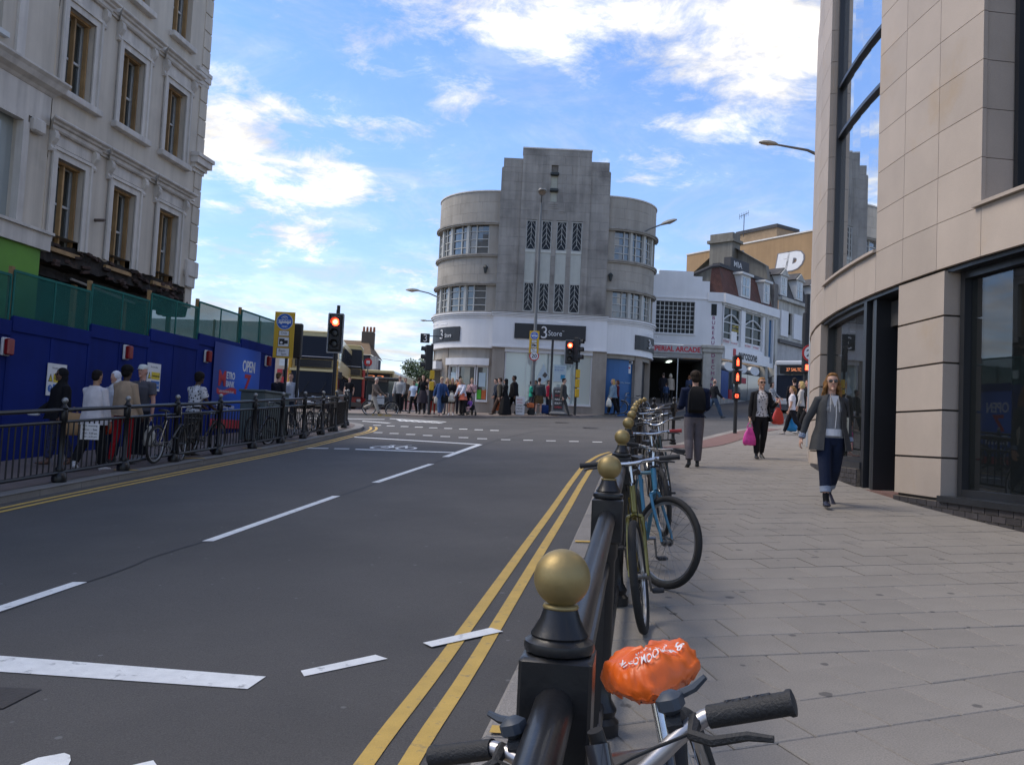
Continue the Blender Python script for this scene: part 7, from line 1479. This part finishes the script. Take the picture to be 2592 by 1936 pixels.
        m2 = o_; b_ = [list(x) for x in (rings[-1], inner_[-1])]; m2.loft(b_, False, False)
        if gap:
            for e in (0, -1): m2.loft([[r_[e] for r_ in rings], [r_[e] for r_ in inner_]], False, False)
        return m2.ob(nm, mat, t, smooth='all', norm=False)
    if coat:
        col, hemz, gp, fl_ = coat[:4]; r0 = .155 * tw + lo
        drape_cloth('coat', [(1.475, .085, .085, .03), (1.445, .145 * tw, .11, .012), (1.36, .19 * tw + lo, .135 + lo, .0), (1.20, .19 * tw + lo, .138 + lo, 0), (1.05, .18 * tw + lo + fl_ * .3, .14 + lo + fl_ * .2, 0), (.92, .205 * tw + lo + fl_ * .6, .155 + lo + fl_ * .5, .0)] + ([(hemz, .215 * tw + lo + fl_, .165 + lo + fl_, .0)] if hemz < .9 else []), cloth(col), gp)
        if len(coat) > 4: lump('hood', [('l', [up(-.10, -.03, 1.45), up(-.085, .06, 1.475), up(0, .095, 1.46), up(.085, .06, 1.475), up(.10, -.03, 1.45)], [.03, .042, .05, .042, .03])], cloth(coat[4]))
    if skirt:
        col, hemz, fl_ = skirt[:3]; drape_cloth('skirt', [(1.05, .15, .115, 0), (.93, .185, .135, 0), (.80, .195 + fl_ * .3, .15 + fl_ * .3, 0), (hemz, .20 + fl_, .16 + fl_, 0)], cloth(col, skirt[3] if len(skirt) > 3 else None), 0, fold=.06)
    if cuffs:
        for si in range(2): kn, an, b = feet[si]; MB().tube([kn.lerp(an, .52), kn.lerp(an, .53), kn.lerp(an, .72), kn.lerp(an, .725)], [.06, .071, .07, .06], 14).ob('turn_up', cloth(cuffs), t, smooth=True)
    if pack is not None:
        pm_ = cloth(pack); q = MB(); q.loft([[up(x * w_, .12 + lo + (0 if s_ else dd_), z) for x, s_ in ((-1, 1), (-1, 0), (-.6, 0), (.6, 0), (1, 0), (1, 1))] for z, w_, dd_ in ((.98, .13, .08), (1.02, .15, .16), (1.18, .15, .18), (1.34, .14, .15), (1.44, .10, .10), (1.47, .06, .04))]); bp_ = q.ob('backpack', pm_, t, smooth=True)
        MB().loft([[up(x, y, z) for x, y in ((-.11, .27 + lo), (-.11, .315 + lo), (.11, .315 + lo), (.11, .27 + lo))] for z in (1.03, 1.2)]).ob('pocket', pm_, bp_)
        for sx in (-1, 1): MB().tube([up(sx * .09, .13, 1.44), up(sx * .11, .02, 1.50), up(sx * .115, -.11 - lo, 1.38), up(sx * .13, -.10 - lo, 1.2), up(sx * .14, .05, 1.08)], .016, 6).ob('strap', pm_, bp_)
    if extra: extra(t, up, hp, hands, V)
    gz = -drop; t.matrix_world = Matrix.Translation(Vector(loc) + Vector((0, 0, -drop * k))) @ Matrix.Rotation(R_(face), 4, 'Z') @ Matrix.Scale(k, 4)
    t['_hand'] = 0; del t['_hand']
    HN[t.name] = [t.matrix_world @ h for h in hands]; return t
HN = {}
def bag(label, top, w_, h, d, col, handle=.12, pat=None, rz=0, group='carried bags', mat=None, name='shopping_bag'):
    t = thing(name, label, 'bag', top, 0, group); F4 = Matrix.Translation(top) @ Matrix.Rotation(R_(rz), 4, 'Z'); rnd = random.Random(label); rings = []
    for f, wf, df in ((0, .22, .22), (.12, .42, .45), (.35, .74, .75), (.7, .97, 1.0), (.93, .95, 1.0), (1, .7, .6)) if mat else ((0, .8, .35), (.12, .92, .6), (.35, .98, .9), (.7, 1.0, 1.05), (.93, .95, 1.0), (1, .8, .7)):
        z = -handle - h * f; rings.append([(w_ / 2 * wf * math.copysign(abs(math.cos(q * .349)) ** .6, math.cos(q * .349)) * (1 + rnd.uniform(-.07, .07)), d / 2 * df * math.copysign(abs(math.sin(q * .349)) ** .6, math.sin(q * .349)) * (1 + rnd.uniform(-.1, .1)), z + rnd.uniform(-.01, .01)) for q in range(18)])
    o = MB(F4).loft(rings).ob('bag_body', mat or cloth(col, pat), t, smooth='all')
    for y in (-.02, .02): MB(F4).tube([(-w_ * .22, y, -handle - .02), (-w_ * .1, y * .5, -.02), (0, 0, .0), (w_ * .1, y * .5, -.02), (w_ * .22, y, -handle - .02)], .006, 5).ob('handle', mat or cloth(col, pat), t)
    return t
def at(px, py, Y=None):
    if Y is None: p = G(px, py)
    else: p = D(px, py, Y)
    p.z = g(p.x, p.y); return p
# ---- the four on the right-hand pavement
def coat_bits(t, up, hp, hands, V):
    m = MB(); m.loft([[up(-.03, -.155, 1.42), up(.03, -.155, 1.42)], [up(-.035, -.16, 1.1), up(.035, -.16, 1.1)]], False, False)
    z = MB().tube([up(.015, -.150, 1.36), up(.02, -.158, 1.2), up(.01, -.155, 1.03)], .005, 5).ob('zip', M('zip_white', (.6, .6, .6), .5), t)
    for sx in (-1, 1): MB().tube([up(sx * .05, -.128, 1.43), up(sx * .055, -.15, 1.33), up(sx * .058, -.155, 1.24)], .003, 5).ob('drawstring', M('zip_white'), t)
    MB().loft([[up(.2 + dx, .05 + dy, z) for dx, dy in ((-.02, -.08), (.02, -.08), (.03, .06), (-.01, .06))] for z in (1.18, .95, .93)]).ob('spotted_bag', cloth((.55, .52, .42), 'spots'), t)
    MB().tube([up(.02, .0, 1.47), up(.15, -.1, 1.35), up(.215, .0, 1.18)], .008, 5).ob('bag_strap', cloth((.02, .02, .02)), t)
    MB().prism([(-.05, 1.45), (.05, 1.45), (.0, 1.30)], -.143, -.139).ob('shirt_neck', cloth((.6, .6, .62)), t)
    b = MB().loft([[up(.155 * math.cos(a) , -.002 + .128 * math.sin(a), z) for a in [R_(q) for q in range(0, 361, 18)]] for z in (1.02, .93)], False, False).ob('shirt_hem', cloth((.6, .6, .62)), t)
person('woman in open dark grey coat and sunglasses walking past stone building', at(2098, 1280), -4, 1.66, top=(.22, .22, .225), legs=(.012, .018, .04), hair=(.20, .10, .035), hs='curly', shoes=(.012, .015, .035), leg='crop', sex='f', stride=16, knee=24, arms=((-14, 26, 14), (-8, 12, 18)), vox=.009, coat=((.05, .052, .055), .74, 66, .05), glasses=True, head=(-8, 0), group='walkers on right pavement', socks=(.012, .012, .014), cuffs=(.22, .26, .34), loose=.012, extra=coat_bits)
def dots_bits(t, up, hp, hands, V): pass
person('blonde woman in black cardigan and ringed top with red shoulder bag', at(1922, 1160), 2, 1.64, top=(.50, .50, .52), tp='rings', legs=(.012, .012, .013), hair=(.34, .19, .08), hs='bun', leg='trousers', sex='f', stride=8, knee=10, arms=((2, 12, 14), (18, 14, 100)), vox=.010, coat=((.012, .012, .013), .80, 92, .05), glasses=True, group='walkers on right pavement', loose=.012)
h = HN['person.001']
bag('pink striped plastic carrier bag held by woman in black cardigan', h[0], .27, .36, .13, (.62, .06, .30), .10, mat=M('pink_plastic', (.62, .05, .30), .35, var=.3, scale=9))
p_ = at(1938, 1150); bag('red shoulder bag under the arm of woman in black cardigan', p_ + Vector((.27, .10, 1.22)), .26, .36, .12, (.42, .03, .02), .2, name='shoulder_bag', mat=M('red_leather', (.42, .03, .02), .45, var=.2, scale=8))
person('man in navy jacket seen from behind with black backpack', at(1753, 1181), 176, 1.72, top=(.012, .018, .045), legs=(.13, .115, .125), hair=(.035, .025, .018), hs='afro', stride=7, knee=12, arms=((14, 8, 70), (14, 8, 70)), vox=.010, loose=.03, pack=(.010, .010, .011), leg='trousers', group='walkers on right pavement')
person('balding man in dark jacket and jeans striding across side road', at(1806, 1056, 39.5), 100, 1.82, top=(.015, .016, .02), legs=(.05, .08, .13), hs='bald', hair=(.08, .06, .05), stride=26, knee=20, arms=((22, 8, 25), (-20, 8, 10)), vox=.014, loose=.035, head=(60, 0), shoes=(.03, .035, .04), group='people crossing side road')
GE = 'group walking into side road'
person('girl in white shirt with fair ponytail carrying blue bag', at(2003, 1100), -110, 1.50, top=(.68, .66, .70), legs=(.015, .015, .02), hair=(.30, .17, .07), hs='tail', sleeve='short', sex='f', stride=20, knee=25, arms=((0, 10, 4), (8, 8, 10)), vox=.011, loose=.02, shoes=(.4, .36, .33), group=GE)
h = HN['person.004']; bag('bright blue drawstring carrier bag held by girl in white shirt', h[0], .34, .44, .2, (.02, .26, .52), .06, mat=M('blue_plastic', (.015, .25, .55), .35, var=.2, scale=7))
person('blonde woman in sunglasses behind girl in white shirt', at(2026, 1094), -115, 1.64, top=(.5, .46, .42), legs=(.02, .02, .02), hair=(.5, .36, .15), hs='bob', sex='f', stride=15, knee=15, glasses=True, vox=.012, group=GE)
person('broad person in black t-shirt beside the stone pier', at(2044, 1099), -120, 1.74, top=(.012, .012, .013), legs=(.012, .012, .014), hair=(.06, .035, .02), sleeve='short', stride=24, knee=18, arms=((10, 10, 12), (-6, 10, 10)), vox=.012, loose=.045, shoes=(.35, .34, .33), hs='short', skin='pink', group=GE)
person('man in dark overcoat walking ahead toward the bus', at(2008, 1080, 31.5), 172, 1.78, top=(.012, .013, .02), legs=(.012, .012, .015), hair=(.03, .022, .018), stride=10, knee=10, coat=((.012, .013, .02), .70, 0, .03), vox=.014, group=GE)
person('dark haired woman in striped top sitting astride bicycle before bus', at(1952, 1060, 38) , 40, 1.62, top=(.5, .5, .5), tp='stripe', legs=(.015, .015, .02), hair=(.012, .010, .010), hs='bob', sex='f', vox=.015, arms=((35, 8, 20), (35, 8, 20)), group=GE)
# ---- behind the left railing
GLP = 'people on left pavement'
person('woman in black headscarf and long black top passing the hoarding', at(140, 1175), -38, 1.64, top=(.010, .010, .012), legs=(.04, .045, .10), lp='floral', skin='brown', hair=None, scarf=(.010, .010, .012), sex='f', stride=9, knee=12, arms=((14, 12, 40), (6, 10, 10)), vox=.013, loose=.03, coat=((.010, .010, .012), .82, 0, .05), glasses=True, shoes=(.13, .07, .05), group=GLP)
bag('brown paper carrier held by woman in black headscarf', at(175, 1175) + Vector((.06, -.1, .98)), .34, .38, .22, (.36, .22, .11), .1)
tag(MB(Matrix.Translation(HN['person.009'][0])).bbox(-.09, .09, -.05, .05, -.03, .04, .015).ob('food_box', pw), 'small white food box in the hand of woman in headscarf', 'box')
person('dark haired woman in white top seen from behind on left pavement', at(228, 1190), 166, 1.62, top=(.56, .53, .54), legs=(.012, .012, .014), hair=(.015, .012, .012), hs='short', sex='f', stride=13, knee=16, skin='tan', arms=((6, 10, 10), (30, 10, 60)), vox=.013, loose=.035, shoes=(.55, .55, .56), group=GLP, coat=((.56, .53, .54), .80, 0, .02))
bag('red shoulder bag at the hip of woman in white top', at(262, 1185) + Vector((.02, -.12, .98)), .22, .24, .12, (.45, .04, .015), .18, name='shoulder_bag')
person('woman in white headscarf facing the others by the hoarding', at(278, 1166), -20, 1.6, top=(.5, .52, .58), legs=(.02, .025, .05), skin='fair', hair=None, scarf=(.66, .66, .70), sex='f', vox=.013, arms=((20, 8, 70), (10, 8, 30)), loose=.02, glasses=False, group=GLP)
person('woman in belted beige jacket and red trousers seen from behind', at(305, 1176), 164, 1.70, top=(.36, .265, .18), legs=(.34, .012, .02), hair=(.012, .010, .010), hs='afro', skin='dark', sex='f', stride=7, knee=8, arms=((8, 10, 20), (28, 10, 60)), vox=.013, loose=.035, coat=((.36, .265, .18), .86, 0, .03), leg='tight', group=GLP)
person('man in white cap and dark grey t-shirt facing camera', at(346, 1166), -12, 1.72, top=(.085, .085, .10), legs=(.02, .022, .03), hair=(.2, .18, .16), hs='bald', hat=(.55, .57, .55), skin='pink', sleeve='short', arms=((10, 8, 75), (4, 12, 8)), vox=.013, loose=.03, leg='trousers', group=GLP, shoes=(.3, .3, .32))
bag('white plastic bag with yellow packet carried by man in cap', HN['person.013'][1], .24, .36, .16, (.6, .6, .58), .12, mat=M('white_plastic', (.6, .58, .5), .4, var=.3, scale=6))
def strap_bits(t, up, hp, hands, V): MB().tube([up(-.12, -.08, 1.45), up(0, -.15, 1.28), up(.17, -.1, 1.0)], .012, 5).ob('bag_strap', cloth((.02, .02, .02)), t)
person('figure in black and white floral shirt leaning on bicycle by railing', at(482, 1152), 150, 1.62, top=(.58, .58, .60), tp='floral', legs=(.05, .045, .04), hair=(.015, .012, .011), hs='afro', skin='dark', sex='f', sleeve='short', arms=((25, 8, 30), (35, 8, 30)), lean=8, vox=.013, loose=.04, leg='crop', group=GLP)
person('person in dark coat at far end of hoarding', at(697, 1095, 25.6), 150, 1.7, top=(.02, .02, .025), legs=(.02, .02, .02), hair=(.1, .06, .03), vox=.016, group=GLP, loose=.02)
person('man in pale blue shirt past the end of hoarding', at(728, 1088, 27.5), 20, 1.7, top=(.42, .47, .56), legs=(.03, .04, .06), hair=(.06, .04, .03), vox=.016, group=GLP)
# ---- the crowd in front of the corner shop
GC = 'people at the corner shop'
def crowd(px, Y, label, face, H=1.68, **kw): return person(label, at(px, 1050, Y), face, H, vox=kw.pop('vox', .017), group=kw.pop('group', GC), **kw)
crowd(880, 44.5, 'man in black t-shirt by green crate beyond railing', 20, top=(.015, .015, .017), legs=(.03, .04, .05), sleeve='short', group='people by bus stop')
crowd(1008, 41.5, 'grey haired man in pale grey shirt and black trousers by shelter', -10, 1.76, top=(.36, .36, .35), legs=(.012, .012, .013), hair=(.45, .43, .4), loose=.045, sleeve='long', glasses=True)
crowd(1022, 44, 'shopper in brown jacket standing behind grey shirted man', 30, 1.66, top=(.12, .09, .07), legs=(.03, .03, .03), group='people by bus stop')
crowd(1044, 41.0, 'boy in pale blue shirt and black trousers walking', -30, 1.55, top=(.42, .50, .64), legs=(.012, .012, .015), sleeve='short', stride=12, knee=12, hair=(.02, .016, .014), skin='tan', loose=.02)
crowd(1056, 43.5, 'shopper in green jacket behind the tall woman', 160, 1.68, top=(.05, .2, .12), legs=(.03, .03, .04), group='people by bus stop')
crowd(1067, 40.4, 'tall woman in black top and dark skirt facing street', -5, 1.80, top=(.012, .012, .013), legs=(.02, .018, .022), sex='f', hair=(.03, .018, .014), hs='long', skirt=((.05, .042, .052), .48, .05), leg='tight', arms=((6, 10, 20), (18, 8, 90)))
crowd(1079, 41.2, 'woman in pale top holding a drink by signal pole', -15, 1.62, top=(.45, .38, .35), legs=(.12, .15, .2), sex='f', hair=(.2, .12, .06), hs='bob', arms=((10, 8, 90), (4, 8, 10)))
crowd(1094, 39.9, 'white haired woman in black with red boots by yellow boxes', 15, 1.52, top=(.015, .015, .016), legs=(.30, .03, .02), sex='f', hair=(.55, .5, .42), hs='bob', glasses=True, leg='tight', coat=((.015, .015, .016), .7, 0, .03))
crowd(1114, 38.7, 'woman in blue denim jacket and jeans striding with handbag', 14, 1.74, top=(.035, .07, .17), legs=(.06, .10, .19), sex='f', hair=(.42, .34, .2), hs='short', glasses=True, stride=20, knee=16, arms=((-10, 22, 10), (14, 22, 10)), coat=((.035, .07, .17), .82, 50, .02), shoes=(.3, .2, .18), loose=.03)
bag('cream handbag carried by woman in denim jacket', at(1105, 1050, 38.6) + Vector((0, 0, .95)), .3, .3, .12, (.5, .46, .4), .12)
bag('black shoulder bag beside woman in denim jacket', at(1124, 1050, 38.6) + Vector((0, 0, 1.1)), .3, .34, .12, (.012, .012, .012), .2, name='shoulder_bag')
crowd(1129, 40.3, 'blonde woman in peach top behind denim jacket woman', -10, 1.66, top=(.48, .30, .20), legs=(.20, .18, .22), sex='f', hair=(.55, .38, .18), hs='curly')
crowd(1141, 39.4, 'blonde woman in black jumper and shorts with white bag', 0, 1.66, top=(.012, .012, .013), legs=(.03, .03, .035), sex='f', hair=(.5, .34, .14), hs='long', leg='shorts', shoes=(.6, .6, .6), arms=((12, 10, 70), (12, 8, 70)))
bag('white plastic carrier held by blonde woman in black jumper', at(1141, 1050, 39.2) + Vector((0, 0, 1.08)), .34, .4, .18, (.6, .6, .6), .08, mat=M('white_plastic'))
crowd(1152, 41.2, 'woman in grey dress waiting behind the blonde woman', 5, 1.6, top=(.2, .2, .22), legs=(.1, .1, .12), sex='f', hair=(.06, .04, .03), hs='bob')
crowd(1160, 41.0, 'dark haired man in orange vest seen from behind', 170, 1.76, top=(.50, .17, .08), legs=(.03, .03, .04), sleeve='none', hair=(.02, .015, .012), skin='tan')
crowd(1170, 39.1, 'grey blonde woman in white cardigan with salmon wrap bending to buggy', -40, 1.66, top=(.60, .60, .66), legs=(.02, .018, .018), sex='f', hair=(.42, .33, .2), hs='bob', lean=16, skirt=((.52, .14, .09), .72, .03), leg='wide', arms=((20, 8, 10), (35, 8, 10)), loose=.03)
crowd(1191, 40.2, 'woman in pink patterned top with crossed bag strap by buggy', -15, 1.66, top=(.46, .30, .30), tp='print', legs=(.3, .27, .26), sex='f', hair=(.42, .28, .12), hs='short', arms=((10, 8, 80), (10, 8, 80)), loose=.03, extra=strap_bits)
crowd(1252, 41.4, 'figure in navy jacket partly behind man with orange bag', -80, 1.66, top=(.03, .04, .06), legs=(.02, .02, .025), hair=(.02, .015, .012))
crowd(1262, 40.2, 'man in brown jacket walking with orange carrier bag', -100, 1.76, top=(.10, .085, .065), legs=(.09, .055, .04), hair=(.05, .035, .025), stride=24, knee=22, loose=.04, arms=((8, 8, 10), (-8, 8, 10)), shoes=(.08, .05, .035))
bag('orange and red carrier bag held by man in brown jacket', HN[list(HN)[-1]][0], .36, .42, .2, (.6, .14, .03), .08, mat=M('orange_plastic', (.62, .13, .02), .4, var=.5, scale=4))
crowd(1277, 40.0, 'figure in full black robe walking past shop pier', -110, 1.66, top=(.008, .008, .009), legs=(.008, .008, .009), sex='f', hair=None, scarf=(.008, .008, .009), skirt=((.008, .008, .009), .04, .16), stride=10)
crowd(1298, 40.4, 'tall man in black hooded jacket walking beside black robe', -95, 1.86, top=(.010, .011, .014), legs=(.010, .010, .012), hair=(.014, .012, .011), skin='brown', stride=22, knee=18, loose=.04, arms=((10, 8, 25), (-12, 8, 15)), coat=((.010, .011, .014), .80, 0, .03), shoes=(.4, .4, .4))
crowd(1342, 41.2, 'woman in green top pushing pram behind lamp post', 95, 1.58, top=(.03, .32, .22), legs=(.02, .04, .08), sex='f', hair=(.03, .02, .015), hs='short', arms=((20, 6, 40), (20, 6, 40)), leg='trousers', skin='tan')
crowd(1353, 41.6, 'woman in white shirt behind man in brown shorts', -60, 1.6, top=(.6, .6, .6), legs=(.05, .03, .05), sex='f', hair=(.03, .02, .015), skin='tan')
crowd(1362, 40.6, 'man in charcoal top and brown shorts seen from behind', 165, 1.72, top=(.045, .05, .055), legs=(.10, .065, .03), leg='shorts', hair=(.05, .028, .018), loose=.05, stride=8, knee=10, shoes=(.45, .45, .4))
crowd(1386, 41.4, 'figure in red top behind slim pole', 60, 1.62, top=(.5, .03, .06), legs=(.03, .03, .04), sex='f', hair=(.05, .03, .02))
bag('blue holdall beside figure in red top', at(1379, 1050, 41.2) + Vector((0, 0, .55)), .36, .4, .22, (.02, .05, .18), .1)
crowd(1424, 40.2, 'man in dark grey suit and sunglasses walking past advert stand', 82, 1.76, top=(.05, .05, .048), legs=(.05, .05, .048), hair=(.02, .016, .014), stride=22, knee=14, glasses=True, arms=((-6, 8, 15), (16, 8, 20)), coat=((.05, .05, .048), .82, 24, .02))
crowd(1549, 42.2, 'blonde woman in pale denim jacket and black trousers walking', -75, 1.72, top=(.15, .22, .29), tp='denim', legs=(.012, .012, .013), sex='f', hair=(.42, .27, .1), hs='long', stride=14, knee=14, loose=.04, coat=((.15, .22, .29), .84, 30, .03))
bag('white carrier bag hanging beside denim jacket woman', at(1540, 1050, 42.0) + Vector((0, 0, .9)), .3, .42, .16, (.55, .55, .56), .1, mat=M('white_plastic'))
crowd(1560, 42.6, 'woman in dark top beyond denim jacket woman', -80, 1.66, top=(.10, .02, .03), legs=(.012, .012, .013), sex='f', hair=(.10, .04, .025), hs='bob', stride=8)
crowd(1579, 44.2, 'figure in black hooded robe by blue boarding', -30, 1.5, top=(.008, .008, .009), legs=(.01, .01, .01), sex='f', hair=None, scarf=(.008, .008, .009), skirt=((.008, .008, .009), .1, .1))
crowd(1600, 44.0, 'woman in floral top standing by white mudguard bicycle', 40, 1.58, top=(.5, .48, .46), tp='floral', legs=(.02, .018, .02), sex='f', hair=(.03, .02, .016), hs='bob', arms=((30, 8, 30), (20, 8, 30)))
crowd(1676, 52.2, 'man in black suit walking into arcade', 178, 1.78, top=(.014, .015, .02), legs=(.014, .015, .02), hair=(.08, .06, .045), stride=8, group='people at the arcade', coat=((.014, .015, .02), .78, 0, .02))
crowd(1694, 52.4, 'woman in long beige jacket at arcade entrance', 172, 1.72, top=(.40, .34, .27), legs=(.02, .02, .02), sex='f', hair=(.55, .48, .36), hs='bob', group='people at the arcade', coat=((.40, .34, .27), .76, 0, .04))
crowd(1684, 51.6, 'child in blue jacket at arcade entrance', 178, 1.2, top=(.04, .07, .14), legs=(.03, .03, .04), hair=(.1, .06, .03), group='people at the arcade')
crowd(1742, 52.0, 'brown haired woman at edge of arcade', 150, 1.66, top=(.06, .08, .14), legs=(.03, .03, .04), sex='f', hair=(.22, .10, .05), hs='bob', group='people at the arcade')
# cyclist
cyp = at(958, 1048, 40.3); cyp.z -= .1
bicycle('black upright bicycle ridden across junction by grey haired man', (.03, .03, .03), cyp, 8, 0, 0, bars='swept', guards=1, group='bicycles by shops')
person('grey haired man in brown jacket riding bicycle across junction', cyp + Vector((-.24, 0, .03)), 98 - 24, 1.76, top=(.14, .11, .09), legs=(.36, .33, .28), hair=(.5, .48, .45), stride=24, knee=45, arms=((30, 10, 25), (30, 10, 25)), vox=.016, loose=.03, group=GC, lean=6, head=(-30, 0))
# buggies
def buggy(label, c, rz, col):
    t = thing('buggy', label, 'pushchair', c, 0, 'pushchairs'); F4 = Matrix.Translation(c) @ Matrix.Rotation(R_(rz), 4, 'Z'); fr = MB(F4); bkm = cloth(col)
    for sy in (-.22, .22): fr.tube([(-.55, sy, 1.02), (-.35, sy, .85), (.1, sy, .45), (.38, sy, .14)], .014, 6); fr.tube([(-.05, sy, .6), (-.3, sy, .14)], .012, 6)
    fr.tube([(-.55, -.22, 1.02), (-.55, .22, 1.02)], .016, 6); fr.ob('frame', matt, t)
    MB(F4).loft([[(-.12 + x, y, z + .5) for y in (-.2, .2)] + [(-.12 + x - .04, y, z + .46) for y in (.2, -.2)] for x, z in ((-.2, .35), (-.12, .1), (.0, -.05), (.28, -.02), (.34, -.22))]).ob('seat', bkm, t)
    h = MB(F4); h.loft([[(-.22 + .34 * math.cos(R_(a)) * .9, .21 * sy, .72 + .34 * math.sin(R_(a))) for sy in (-1, -.5, .5, 1)] for a in range(60, 176, 16)], False, False); h.ob('hood', bkm, t, norm=False)
    for x, y, r in ((.38, -.2, .09), (.38, .2, .09), (-.3, -.24, .14), (-.3, .24, .14)): MB(F4).cyl((x, y - .02, r), (x, y + .02, r), r, r, 14).ob('wheel', rubber, t)
    return t
c = at(1186, 1052, 39.2); buggy('black hooded buggy beside women at corner shop', c, -70, (.012, .012, .013))
q = Fig(); 
person('small child in purple lying in the black buggy', c + Vector((.05, -.12, -.02)), -25, .8, top=(.22, .09, .36), legs=(.5, .3, .3), seat=True, vox=.014, hair=(.2, .12, .06), skin='fair', group='children', arms=((20, 8, 30), (20, 8, 30)))
c = at(1328, 1046, 40.6); buggy('dark pram with orange basket pushed by woman in green top', c, 190, (.03, .03, .035)); tag(MB(Matrix.Translation(c)).bbox(.08, .42, -.2, .2, .34, .56, .03).ob('pram_basket', M('orange_print')), 'orange basket on the dark pram by lamp post', 'basket')
bpy.data.scenes.remove(TMP)
